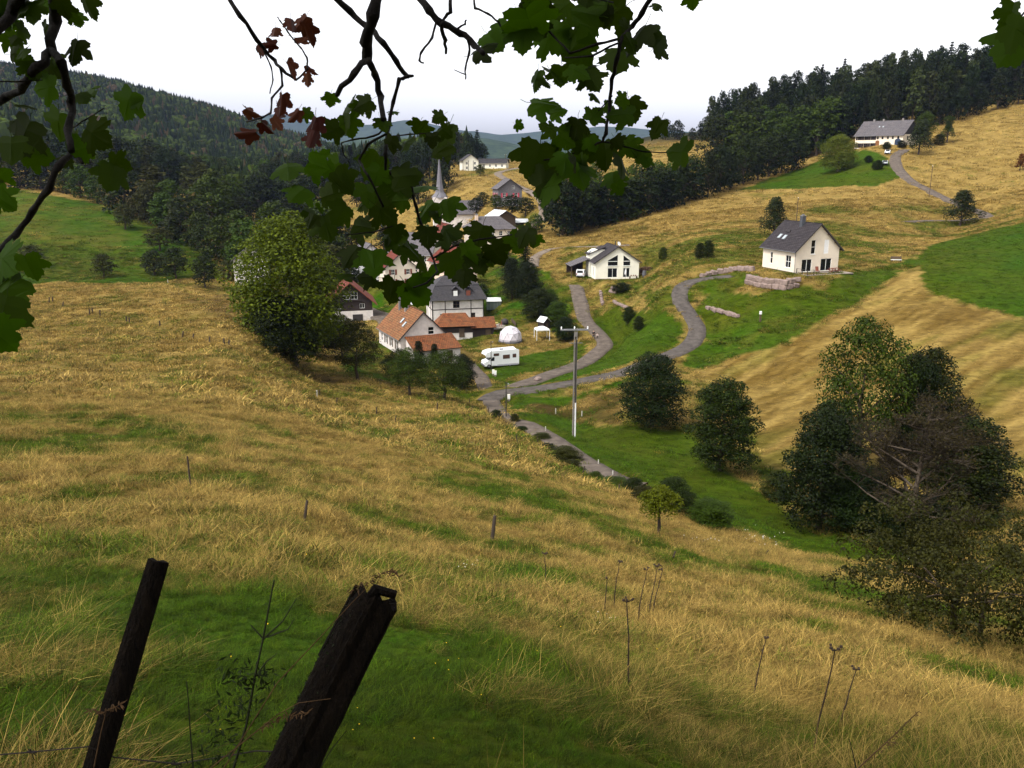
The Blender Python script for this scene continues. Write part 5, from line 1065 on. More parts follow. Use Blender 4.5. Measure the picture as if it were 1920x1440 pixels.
def shed(name, px, py, z, W, L, he, hr, yaw, label, tm, wm, hip=False, low=None):
    A = atz(px, py, z); r_ = thing(name, (A.x, A.y, z), label, 'shed', yaw)
    wl = MB(); fr = frames(W, L)
    for k, X_ in (('front', W), ('back', W), ('left', L), ('right', L)): wall_face(wl, [(-X_ / 2, 0.9 if low else -0.8), (X_ / 2, 0.9 if low else -0.8), (X_ / 2, he), (-X_ / 2, he)], [], fr[k])
    build(wl, 'wall', wm, r_)
    if low: build(MB().box((0, 0, 0.05), (W - 0.1, L - 0.1, 1.8)), 'base_wall', low, r_)
    rb = MB(); uv = []; o = 0.45; i_ = W * 0.18 if hip else -o
    slope(rb, uv, (-W / 2 - o, -L / 2 - o, he - 0.2), (W / 2 + o, -L / 2 - o, he - 0.2), (W / 2 - i_, 0, hr), (-W / 2 + i_, 0, hr), 12); slope(rb, uv, (W / 2 + o, L / 2 + o, he - 0.2), (-W / 2 - o, L / 2 + o, he - 0.2), (-W / 2 + i_, 0, hr), (W / 2 - i_, 0, hr), 12)
    if hip:
        for s_ in (-1, 1): slope(rb, uv, (s_ * (W / 2 + o), -L / 2 - o, he - 0.2), (s_ * (W / 2 + o), L / 2 + o, he - 0.2), (s_ * (W / 2 - i_), 0.01, hr), (s_ * (W / 2 - i_), -0.01, hr), 12)
    roof_obj(rb, uv, 'roof', tm, r_); panel(r_, fr['front'], W * 0.1, 0.0, W * 0.1 + 1.1, he * 0.75, M_WOOD, 'door', 0.01, 0.05); return r_
shed('tiled_shed', 852, 628, -34.6, 7.0, 5.0, 2.4, 4.5, R(10), 'shed with a hipped orange tile roof and dark boards before the mansard house', T_ORANGE, M_DWOOD, True, M_OLDW)
shed('tiled_shed', 903, 628, -34.8, 4.3, 4.4, 2.1, 3.7, R(12), 'smaller shed with a plain orange tile roof right of the hipped one', T_ORANGE, M_DWOOD)

# ------------------------------------------------------------------ chalet, farmhouse and the other houses
h = thing('chalet', SITE['chalet'], 'dark timber chalet with a red tiled roof and white gable windows at the village street', 'house', R(14))
gable(h, 9.8, 11.0, 4.6, 8.9, M_DWOOD, T_RED, [('front', -0.9, 5.0, 1.5, 1.8, 'win', 2, 2), ('front', 0.9, 5.0, 1.5, 1.8, 'win', 2, 2), ('front', 2.6, 2.9, 1.1, 1.1, 'win', 2, 1), ('front', -2.6, 2.9, 1.1, 1.1, 'win', 2, 1)], 1.1, 0.9, 22, trim=M_REDW)
build(MB().box((0, 0, 0.9), (9.95, 11.15, 2.9)), 'ground_floor', M_OLDW, h); build(MB().box((1.5, -5.6, 0.6), (2.3, 0.1, 1.9)), 'garage_door', M_DARK, h)
build(MB().box((-0.2, -5.65, 4.75), (5.2, 0.3, 0.14)), 'flower_box', M_DWOOD, h)
h = thing('farmhouse', SITE['farm'], 'long white farmhouse with a grey slate roof and arched doors high on the hill', 'farmhouse', R(38))
ops = []
for i, s in enumerate((8.2, 5.4, 2.6)): ops += [('left', s, 3.6, 1.5, 1.6, 'shut', M_DWOOD, 1), ('left', s, 0.6, 1.5, 1.8, 'shut', M_DWOOD, 1)]
for s in (0.4, -1.6, -3.8, -5.8, -8.0): ops.append(('left', s, 3.8, 0.8, 1.1, 'win', 1, 1))
for s in (-1.4, -5.6): ops.append(('left', s, 0.9, 0.7, 0.9, 'win', 1, 1))
ops += [('left', 0.4, 0.0, 1.7, 2.8, 'hatch', M_OAK, 1), ('left', -3.6, 0.2, 0.8, 1.9, 'door', M_DARK, 1), ('left', -8.0, 0.0, 2.6, 3.0, 'hatch', M_BLUE, 1), ('front', -2.6, 3.6, 1.1, 1.4, 'win', 2, 1), ('front', 2.2, 3.6, 1.1, 1.4, 'win', 2, 1), ('front', -2.6, 0.8, 1.1, 1.4, 'win', 2, 1)]
fr, rf = gable(h, 12.0, 20.0, 5.6, 10.9, M_CREAM, T_GREY, ops, 0.6, 0.5, 26, gable_m=M_BLACKC, fm=M_WOOD)
for y, m_, rr in ((0.4, M_OAK, 0.85), (-8.0, M_BLUE, 1.3)):   # arched heads
    a = MB(); n = 8; pts = [(y + rr * math.cos(math.pi * i / n), (2.8 if rr < 1 else 3.0) + rr * 0.75 * math.sin(math.pi * i / n)) for i in range(n + 1)]
    a.v = [fr['left'](s, z, 0.02) for s, z in pts] + [fr['left'](s, z, -0.02) for s, z in pts]; a.f = [tuple(range(n + 1))] + [(i, i + 1, i + n + 2, i + n + 1) for i in range(n)]; build(a, 'door_arch', m_, h)
for y in (-6, 2, 6): chimney(rf, 0, y, 10.4, 11.7, 0.6, 0.6, M_RENDER, False)
skylight(rf, 12.0, 20.0, 5.6, 10.9, 'left', 2.0, 0.55, 0.6, 0.8); skylight(rf, 12.0, 20.0, 5.6, 10.9, 'left', 0.4, 0.55, 0.6, 0.8)
def village(name, key, W, L, he, hr, yaw, label, wm, tm, ops, cat='house', **k):
    h = thing(name, SITE[key], label, cat, yaw); r_ = gable(h, W, L, he, hr, wm, tm, ops, **k); return h, r_[1]
def grid(face, ss, zs, w_=1.0, hh=1.4, kind='win', c=2, r_=2): return [(face, s, z, w_, hh, kind, c, r_) for s in ss for z in zs]
village('village_house', 'v_grey', 9, 12, 6.0, 11.0, R(75), 'cream village house with a broad pale grey roof seen through the maple leaves', M_CREAM, T_GREY, grid('left', (-4, -1.3, 1.3, 4), (0.9, 3.7)) + grid('front', (-2, 2), (0.9, 3.7)), courses=20)
h, rf = village('village_house', 'v_pink', 8, 9, 6.0, 9.5, R(20), 'village house with a faded red roof behind the grey-roofed one', M_PINK, T_RED, grid('front', (-2, 2), (0.9, 3.6)) + grid('left', (-2.5, 2.5), (0.9, 3.6)))
chimney(rf, -1, 1, 8.6, 10.8, 0.7, 0.7, M_BRICK)
village('village_house', 'v_brick', 9, 9, 5.6, 9.0, R(28), 'village house with red-brown roof just behind the mansard house', M_PINK, T_RED, grid('front', (-2.4, 0, 2.4), (0.9, 3.4)) + grid('left', (-2.5, 2.5), (0.9, 3.4)))
village('village_house', 'v_left', 9, 10, 7.0, 10.5, R(12), 'white house half hidden behind the huge yellow-green tree', M_OLDW, T_DSLATE, grid('front', (-2.6, 0, 2.6), (0.9, 3.8)) + grid('left', (-2.5, 2.5), (0.9, 3.8)))
village('village_house', 'v_white', 7, 8, 6.0, 9.0, R(25), 'small white house glimpsed between leaves above the chalet', M_WHITE, T_GREY, grid('front', (-1.6, 1.6), (0.9, 3.5)) + grid('left', (0,), (0.9, 3.5)))
village('village_house', 'v_mid', 8, 9, 5.5, 8.8, R(20), 'cream house with red-brown window surrounds behind the leaves', M_CREAM, T_RED, grid('front', (-2, 2), (0.9, 3.4), kind='shut', c=M_REDW) + grid('left', (-2, 2), (0.9, 3.4)))
h = thing('hipped_house', SITE['v_hip'], 'large cream house with a grey hipped slate roof and brick chimney below the barn', 'house', R(12))
wl = MB(); fr = frames(14, 10); hol = grid('front', (-5, -2.5, 0, 2.5, 5), (0.9, 3.6))
for k, X_ in (('front', 14), ('back', 14), ('left', 10), ('right', 10)): wall_face(wl, [(-X_ / 2, -0.6), (X_ / 2, -0.6), (X_ / 2, 5.6), (-X_ / 2, 5.6)], [(q[1] - 0.5, q[2], q[1] + 0.5, q[2] + 1.4) for q in hol] if k == 'front' else [], fr[k])
build(wl, 'wall', M_CREAM, h)
for q in hol: window(h, fr['front'], q[1] - 0.5, q[2], q[1] + 0.5, q[2] + 1.4, 2, 2)
rb = MB(); uv = []
for q in (((-7.6, -5.6, 5.4), (7.6, -5.6, 5.4), (3, 0, 9), (-3, 0, 9)), ((7.6, 5.6, 5.4), (-7.6, 5.6, 5.4), (-3, 0, 9), (3, 0, 9)), ((7.6, -5.6, 5.4), (7.6, 5.6, 5.4), (3, 0.01, 9), (3, -0.01, 9)), ((-7.6, 5.6, 5.4), (-7.6, -5.6, 5.4), (-3, -0.01, 9), (-3, 0.01, 9))): slope(rb, uv, *q, 16)
rf = roof_obj(rb, uv, 'roof', T_GREY, h); chimney(rf, -4.2, -1.5, 6.8, 9.6, 0.9, 0.9, M_PINK)
h = thing('barn', SITE['barn'], 'wooden barn with a white metal roof beside the winding road', 'barn', R(28)); gable(h, 7, 8, 4.6, 6.6, M_WOOD, T_METAL, [('front', 0, 0.2, 2.6, 2.8, 'hatch', M_DWOOD, 1)], courses=2, gutter=False)
h = thing('barn', SITE['barn'] + rotz((7.5, -1.0), R(12)) + Vector((0, 0, 0.4)), 'little open shed with a flat white metal roof next to the wooden barn', 'shed', R(5))
build(MB().box((0, 0.8, 1.1), (5.2, 2.8, 2.6)), 'wall', M_DWOOD, h); rb = MB(); uv = []; slope(rb, uv, (-3.0, -2.2, 2.4), (3.0, -2.2, 2.4), (3.0, 2.6, 3.3), (-3.0, 2.6, 3.3), 2); roof_obj(rb, uv, 'roof', T_METAL, h)
for x in (-2.6, 0, 2.6): build(MB().box((x, -1.7, 1.1), (0.18, 0.18, 2.7)), 'post', M_WOOD, h)
h, rf = village('grey_house', 'grey', 9, 8, 6.6, 9.8, R(16), 'grey shingled house with pink-red shutters inside the bend of the winding road', M_GREYW, T_GREY, grid('front', (-2.2, 2.2), (3.4,), 1.2, 1.6, 'shut', M_SHUT) + grid('left', (-1.8, 1.8), (3.4,), 1.1, 1.6, 'shut', M_SHUT) + grid('front', (-2.2, 0.4, 2.6), (0.4,), 1.2, 2.0) + grid('front', (1.2,), (6.4,), 1.0, 1.2), gutter=False)
h, rf = village('half_timbered_house', 'half', 8, 8, 4.8, 7.6, R(14), 'cream half-timbered house on the knoll at the end of the far road', M_PALE, T_DSLATE, grid('front', (-2, 2), (0.8, 2.9), 1.0, 1.2) + grid('left', (-2, 2), (2.9,), 1.0, 1.2))
fr = frames(8, 8)
for s in (-3.9, -1.2, 1.2, 3.9): b_ = MB(); fbox(b_, fr['front'], s - 0.1, 0, s + 0.1, 4.8, 0.01, 0.05); build(b_, 'timber_post', M_DWOOD, h)
village('low_house', 'far2', 7, 14, 2.8, 4.6, R(80), 'low house with a long dark roof beside the far road', M_PALE, T_DSLATE, grid('left', (-5, -2, 1, 4), (0.8,), 1.0, 1.2))
h = thing('church', SITE['church'], 'church with a thin grey needle spire rising out of the village trees', 'church', R(10))
build(MB().box((0, 0, 6), (5.2, 5.2, 13)), 'tower', M_OLDW, h); sp_ = MB().lathe([(3.3, 12.3), (1.7, 14.2), (1.15, 17), (0.62, 22), (0.14, 26.6), (0.1, 28.2)], 8); build(sp_, 'spire', T_GREY if False else mat('spire_slate', (0.13, 0.125, 0.14), 0.8, 0.2, 2), h)
build(MB().lathe([(0.02, 28.0), (0.38, 28.5), (0.42, 28.9), (0.02, 29.3)], 10).box((0, 0, 30.0), (0.12, 0.12, 1.5)).box((0, 0, 30.2), (0.7, 0.12, 0.12)), 'finial', M_WHITE, h)
gable_root = bpy.data.objects.new('nave', None); COL.objects.link(gable_root); gable_root.parent = h; gable_root.location = (9, 2, 0); gable_root.rotation_euler = (0, 0, R(90)); nb = MB(); nb.extrude([(-4.5, -0.5), (4.5, -0.5), (4.5, 6.5), (0, 11), (-4.5, 6.5)], -7, 7); build(nb, 'nave_wall', M_OLDW, gable_root)
rb = MB(); uv = []
for s_ in (-1, 1): slope(rb, uv, (s_ * 5, -7.3, 6.0), (s_ * 5, 7.3, 6.0), (0, 7.3, 11.05), (0, -7.3, 11.05), 16)
roof_obj(rb, uv, 'nave_roof', T_GREY, gable_root)

# ------------------------------------------------------------------ poles, lamps, boxes
M_CONC = mat('pole_concrete', (0.17, 0.155, 0.14), 0.95, 0.25, 2, 0.3); M_INS = mat('insulator', (0.10, 0.05, 0.04), 0.3, 0.2, 3)
v = on(1076, 818); t = thing('power_pole', v, 'tall grey concrete power pole with a metal crossarm in the green field', 'pole', R(4)); Hp = 12.4
k = MB()
for s_ in (-1, 1): k.box((s_ * 0.13, 0, Hp / 2 - 0.5), (0.13, 0.34, Hp + 1), taper=0.72)
for i in range(10): k.box((0, 0, 0.5 + i * 1.25), (0.2, 0.25, 0.5))
build(k, 'shaft', M_CONC, t)
build(MB().box((-0.15, -0.12, Hp - 0.15), (3.1, 0.14, 0.14)).box((-0.15, 0.12, Hp - 0.15), (3.1, 0.10, 0.14)), 'crossarm', M_ZINC, t)
for x in (-1.6, -0.15, 1.3): build(MB().lathe([(0.03, -0.05), (0.09, 0.0), (0.05, 0.1), (0.09, 0.15), (0.05, 0.25), (0.02, 0.3)], 8, (x, 0, Hp - 0.06)), 'insulator', M_WHITE, t)
build(MB().box((0, -0.16, Hp - 1.6), (1.5, 0.06, 0.06)), 'lower_arm', M_ZINC, t); build(MB().tube([(0.03, -0.19, Hp - 1.2), (-0.02, -0.2, Hp * 0.6), (0.06, -0.21, 4.0)], 0.06, 6), 'cable', M_DARK, t); build(MB().box((0.08, -0.22, 1.95), (0.14, 0.08, 4.1)), 'conduit', M_WHITE, t)
def thin_pole(px, py, H, label, arm=0.0, name='wooden_pole', r=0.11):
    t = thing(name, on(px, py), label, 'pole'); build(MB().tube([(0, 0, -0.5), (0, 0, H)], [r, r * 0.75], 8), 'shaft', M_WOOD, t)
    if arm: build(MB().box((0, 0, H - 0.4), (arm, 0.1, 0.1)), 'crossarm', M_WOOD, t)
    for x in ((-arm / 2, arm / 2) if arm else (0.0,)): build(MB().lathe([(0.03, 0), (0.08, 0.06), (0.04, 0.2), (0.01, 0.24)], 6, (x, 0, H - (0.34 if arm else 0.02))), 'insulator', M_WHITE, t)
thin_pole(1742, 369, 9.0, 'thin wooden pole beside the farm road above the pine', 0.0); thin_pole(1492, 428, 7.5, 'thin wooden pole standing behind the grey roof ridge', 0.0); thin_pole(975, 302, 9.5, 'wooden power pole on the skyline by the far road', 1.2); thin_pole(948, 312, 6, 'short wooden pole near the low far house', 0.8)
thin_pole(1180, 282, 8, 'wooden pole on the dry hill among the maple leaves', 1.0)
def lamp_post(px, py, H, label):
    t = thing('lamp_post', on(px, py), label, 'street lamp'); build(MB().tube([(0, 0, -0.4), (0, 0, H)], [0.07, 0.05], 8), 'pole', M_DARK, t); build(MB().tube([(0, 0, H - 0.1), (0.15, -0.2, H), (0.25, -0.45, H - 0.02)], 0.03, 6), 'arm', M_DARK, t); build(MB().box((0.27, -0.55, H - 0.05), (0.16, 0.4, 0.1)), 'lamp_head', M_ZINC, t, bevel=0.02)
lamp_post(921, 694, 5.0, 'slim dark lamp post in front of the motorhome'); lamp_post(949, 784, 4.4, 'slim dark lamp post at the lane just below the junction')
for px, py, lb in ((925, 704, 'small white meter box on the grass below the motorhome, left of its twin'), (929, 706, 'small white meter box on the grass below the motorhome, right of its twin'), (954, 752, 'cream letter box on a stand beside the lane lamp post')):
    t = thing('meter_box', on(px, py), lb, 'box'); build(MB().box((0, 0, 0.62), (0.42, 0.26, 0.75)), 'cabinet', mat('cream_box', (0.62, 0.58, 0.46), 0.6, 0.1, 3), t, bevel=0.03); build(MB().box((0, 0, 0.1), (0.3, 0.2, 0.5)), 'stand', M_CONC, t); build(MB().box((0, -0.14, 0.65), (0.34, 0.02, 0.6)), 'door', M_WHITE, t)
# ------------------------------------------------------------------ garden things
def dome():
    t = thing('dome_tent', on(957, 640), 'white geodesic dome tent on the grass above the motorhome', 'tent'); bm = bmesh.new(); bmesh.ops.create_icosphere(bm, subdivisions=2, radius=2.3)
    bmesh.ops.bisect_plane(bm, geom=bm.verts[:] + bm.edges[:] + bm.faces[:], plane_co=(0, 0, -0.25), plane_no=(0, 0, -1), clear_outer=True)
    E = [(e.verts[0].co.copy(), e.verts[1].co.copy()) for e in bm.edges]; me = bpy.data.meshes.new('cover'); bm.to_mesh(me); bm.free()
    o = link('cover', me, mat('dome_fabric', (0.56, 0.52, 0.56), 0.6, 0.12, 1.5), t, loc=(0, 0, 0.55)); o.scale = (1, 1, 1.12)
    s = MB()
    for a, b_ in E: s.tube([a * 1.004, b_ * 1.004], 0.025, 4)
    q = build(s, 'frame', M_ZINC, t, loc=(0, 0, 0.55)); q.scale = (1, 1, 1.12); build(MB().lathe([(2.32, -0.3), (2.34, 0.28), (2.28, 0.3)], 20), 'base_ring', M_BUMP, t)
dome()
t = thing('garden_pavilion', on(1016, 637), 'white garden pavilion on four slim posts beside the dome tent', 'pavilion', R(12)); c = MB()
for s_ in ((-1, -1), (1, -1), (1, 1), (-1, 1)):
    pass
P4 = [(-1.3, -1.1), (1.3, -1.1), (1.3, 1.1), (-1.3, 1.1)]
for i in range(4):
    a, b_ = P4[i], P4[(i + 1) % 4]; c.poly([(a[0], a[1], 2.25), (b_[0], b_[1], 2.25), (b_[0] * 0.25, b_[1] * 0.25, 2.72), (a[0] * 0.25, a[1] * 0.25, 2.72)]); c.poly([(a[0], a[1], 2.0), (b_[0], b_[1], 2.0), (b_[0], b_[1], 2.25), (a[0], a[1], 2.25)])
c.poly([(x * 0.25, y * 0.25, 2.72) for x, y in P4]); build(c, 'canopy', M_WHITE, t)
for x, y in P4: build(MB().tube([(x, y, -0.3), (x, y, 2.1)], 0.06, 6), 'post', M_WHITE, t)
t = thing('play_hut', on(1020, 616), 'little dark hut with a white gable roof behind the pavilion', 'hut', R(40)); build(MB().extrude([(-0.9, -0.4), (0.9, -0.4), (0.9, 1.5), (0, 2.3), (-0.9, 1.5)], -0.9, 0.9), 'wall', M_DWOOD, t)
for s_ in (-1, 1): build(MB().box((s_ * 0.55, 0, 1.98), (1.5, 2.2, 0.06), Matrix.Rotation(s_ * 0.73, 3, 'Y')), 'roof_panel', M_WHITE, t)
build(MB().box((0, -0.92, 0.6), (0.6, 0.05, 1.2)), 'door', M_WOOD, t)
t = thing('greenhouse', on(925, 577), 'small glass greenhouse with a white roof beyond the patio', 'greenhouse', R(10)); build(MB().extrude([(-1.6, -0.3), (1.6, -0.3), (1.6, 1.7), (-1.6, 1.7)], -1.1, 1.1), 'glass_wall', mat('green_glass', (0.10, 0.12, 0.11), 0.15, 0.2, 2, spec=0.5), t)
for s_ in (-1, 1): build(MB().box((0, s_ * 0.62, 2.05), (3.5, 1.5, 0.05), Matrix.Rotation(-s_ * 0.5, 3, 'X')), 'roof_panel', M_WHITE, t)
k = MB()
for x in (-1.6, -0.8, 0, 0.8, 1.6): k.box((x, -1.12, 0.7), (0.06, 0.05, 2.0))
build(k, 'frame', M_ZINC, t)
v = on(933, 612); t = thing('patio', v + Vector((0, 0, 0.02)), 'pale paved patio behind the tiled sheds', 'patio', R(10)); build(MB().box((0, 0, 0.02), (7.0, 5.5, 0.3)), 'paving', mat('pale_paving', (0.34, 0.29, 0.25), 0.9, 0.2, 2), t)
for i in range(9): build(MB().box((3.4, -2.4 + i * 0.6, 0.7), (0.06, 0.5, 1.1)), 'fence_board', M_WOOD, t)
def patio_at(x, y): return v + rotz((x, y), R(10)) + Vector((0, 0, 0.18))
t = thing('patio_table', patio_at(-0.8, -0.6), 'patio table with a yellowish cloth', 'table'); build(MB().lathe([(0.01, 0.76), (0.85, 0.76), (0.87, 0.70), (0.85, 0.55)], 14), 'tabletop', mat('yellow_cloth', (0.30, 0.25, 0.07), 0.9, 0.15, 3), t); build(MB().tube([(0, 0, 0), (0, 0, 0.75)], 0.06, 6), 'leg', M_DARK, t); build(MB().lathe([(0.35, 0.0), (0.3, 0.04), (0.06, 0.08)], 10), 'foot', M_DARK, t)
for x, y, lb in ((-1.9, -0.9, 'left'), (0.4, -1.2, 'right')):
    t = thing('patio_chair', patio_at(x, y), 'brown patio chair on the %s side of the patio table' % ('shed' if lb == 'left' else 'fence'), 'chair', R(90 if lb == 'left' else -70)); build(MB().box((0, 0, 0.45), (0.5, 0.5, 0.05)), 'seat', M_REDW, t); build(MB().box((0, 0.24, 0.75), (0.5, 0.05, 0.6)), 'backrest', M_REDW, t)
    for a in (-0.2, 0.2):
        for b_ in (-0.2, 0.2): build(MB().box((a, b_, 0.21), (0.05, 0.05, 0.44)), 'leg', M_REDW, t)
t = thing('covered_barbecue', patio_at(1.7, 0.9), 'black covered barbecue by the patio fence', 'barbecue'); build(MB().lathe([(0.75, 0.0), (0.8, 0.6), (0.7, 1.0), (0.3, 1.25), (0.01, 1.3)], 12), 'cover', M_DARK, t, True); build(MB().box((0, -0.85, 0.6), (0.9, 0.3, 0.06)), 'side_shelf', M_DARK, t)
# wood stack, water butt, flower rocks by the yellowish house
def wood_heap():
    t = thing('wood_heap', on(1214, 512), 'brown heap of stacked firewood behind the pale yellow house', 'wood pile', R(-30)); rr = random.Random(6); k = MB()
    for i in range(260):
        x = rr.gauss(0, 1.5); h_ = 1.5 * max(0.1, 1 - (x / 3.3) ** 2); z = rr.uniform(0, h_); y = rr.uniform(-0.9, 0.9) * (1 - z / 2.2); k.tube([(x, y - 0.45, z), (x + rr.uniform(-0.1, 0.1), y + 0.45, z + rr.uniform(-0.1, 0.1))], rr.uniform(0.06, 0.13), 6)
    o = build(k, 'logs', mat('firewood', (0.11, 0.062, 0.038), 0.95, 0.5, 3, 0.2), t); o['kind'] = 'stuff'
wood_heap()
t = thing('water_butt', on(1208, 520), 'grey water butt beside the firewood heap', 'barrel'); build(MB().lathe([(0.01, 0), (0.42, 0), (0.5, 0.7), (0.44, 1.4), (0.46, 1.44), (0.01, 1.5)], 14), 'barrel', M_BUMP, t, True); build(MB().tube([(0, -0.46, 0.3), (0, -0.58, 0.3)], 0.03, 6), 'tap', M_ZINC, t)
t = thing('closed_parasol', SITE['h2'] + rotz((1.6, -L2 / 2 - 1.2), R(9)) + Vector((0, 0, 0.2)), 'folded white parasol before the right gable window', 'parasol'); build(MB().tube([(0, 0, -0.6), (0, 0, 2.5)], 0.03, 6), 'pole', M_ZINC, t); build(MB().lathe([(0.06, 0.8), (0.2, 1.1), (0.14, 1.8), (0.03, 2.45)], 8), 'canopy', M_WHITE, t)
t = thing('garden_table', SITE['h2'] + rotz((3.4, -L2 / 2 - 1.6), R(9)) + Vector((0, 0, 0.1)), 'wooden garden table with clutter outside the right gable window', 'table', R(9)); build(MB().box((0, 0, 0.75), (1.9, 0.9, 0.06)), 'tabletop', M_DECK, t)
for x in (-0.8, 0.8): build(MB().box((x, 0, 0.2), (0.1, 0.8, 1.1)), 'leg', M_WOOD, t)
for x in (-0.5, 0.1, 0.6): build(MB().lathe([(0.01, 0.78), (0.12, 0.78), (0.15, 0.98), (0.01, 1.0)], 8, (x, 0.1, 0)), 'pot', M_BRICK, t)
# ------------------------------------------------------------------ boulder walls: every stone a part
def stone_mesh(seed):
    rr = random.Random(seed); bm = bmesh.new(); bmesh.ops.create_cube(bm, size=1.0); bmesh.ops.bevel(bm, geom=bm.edges[:], offset=0.16, segments=1, affect='EDGES')
    for v_ in bm.verts: v_.co = Vector((v_.co.x * rr.uniform(0.85, 1.15), v_.co.y * rr.uniform(0.8, 1.15), v_.co.z * rr.uniform(0.82, 1.15)))
    me = bpy.data.meshes.new('stone'); bm.to_mesh(me); bm.free(); me.materials.append(M_STONE); return me
STONES = [stone_mesh(i) for i in range(6)]
def boulder_wall(px, size, courses, label, seed):
    P = [on(x, y) for x, y in px]; rr = random.Random(seed); t = thing('boulder_wall', P[0], label, 'stone wall')
    for c in range(courses):
        for i in range(len(P) - 1):
            a, b_ = P[i], P[i + 1]; L = (b_ - a).length; n = max(1, int(round(L / size)))
            for k in range(n):
                u = (k + 0.5 + 0.3 * (c % 2)) / n
                if u > 1: continue
                p_ = a.lerp(b_, u); s = bpy.data.objects.new('stone', rr.choice(STONES)); COL.objects.link(s); s.parent = t
                q = size * rr.uniform(0.8, 1.1); s.location = (p_.x - P[0].x + rr.uniform(-0.1, 0.1), p_.y - P[0].y + c * 0.25 + rr.uniform(-0.1, 0.1), gz(p_.x, p_.y) - P[0].z + size * (0.28 + 0.72 * c)); s.rotation_euler = (rr.uniform(-0.15, 0.15), rr.uniform(-0.15, 0.15), math.atan2(b_.y - a.y, b_.x - a.x) + rr.uniform(-0.2, 0.2)); s.scale = (q * rr.uniform(0.95, 1.25), q * 0.9, size * rr.uniform(0.72, 1.0))
boulder_wall([(1312, 520), (1345, 512), (1378, 507), (1412, 508)], 1.15, 1, 'row of pinkish boulders along the drive leading to the terrace house', 1)
boulder_wall([(1398, 530), (1420, 536), (1450, 541), (1474, 543), (1496, 536)], 1.15, 2, 'two-tier boulder retaining wall below the terrace house', 2)
boulder_wall([(1326, 577), (1345, 584), (1364, 589), (1385, 596)], 0.85, 1, 'short slanting boulder row on the grass inside the bend of the drive', 3)
boulder_wall([(1150, 566), (1164, 573), (1182, 580)], 0.7, 1, 'low stone edging on the lawn below the pale yellow house', 4)
boulder_wall([(1126, 548), (1128, 562), (1131, 572)], 0.8, 1, 'broken stone wall descending beside the drive of the pale yellow house', 5)
boulder_wall([(1144, 548), (1156, 550)], 0.9, 2, 'small heap of boulders in front of the flowering bushes', 6)
boulder_wall([(1004, 716), (1012, 713)], 0.9, 1, 'lone sandstone boulders between the two drives', 7)
t = thing('guard_rail', on(14, 352), 'grey steel crash barrier beside the wood across the valley', 'barrier'); A = on(14, 352); B = on(90, 344); k = MB()
d_ = B - A; n_ = 7
for z in (0.55, 0.75): k.tube([(0, 0, z), (d_.x, d_.y, d_.z + z)], 0.11, 6)
build(k, 'rail', M_ZINC, t)
for i in range(n_ + 1): build(MB().box((d_.x * i / n_, d_.y * i / n_ + 0.12, d_.z * i / n_ + 0.3), (0.12, 0.12, 1.0)), 'post', M_ZINC, t)
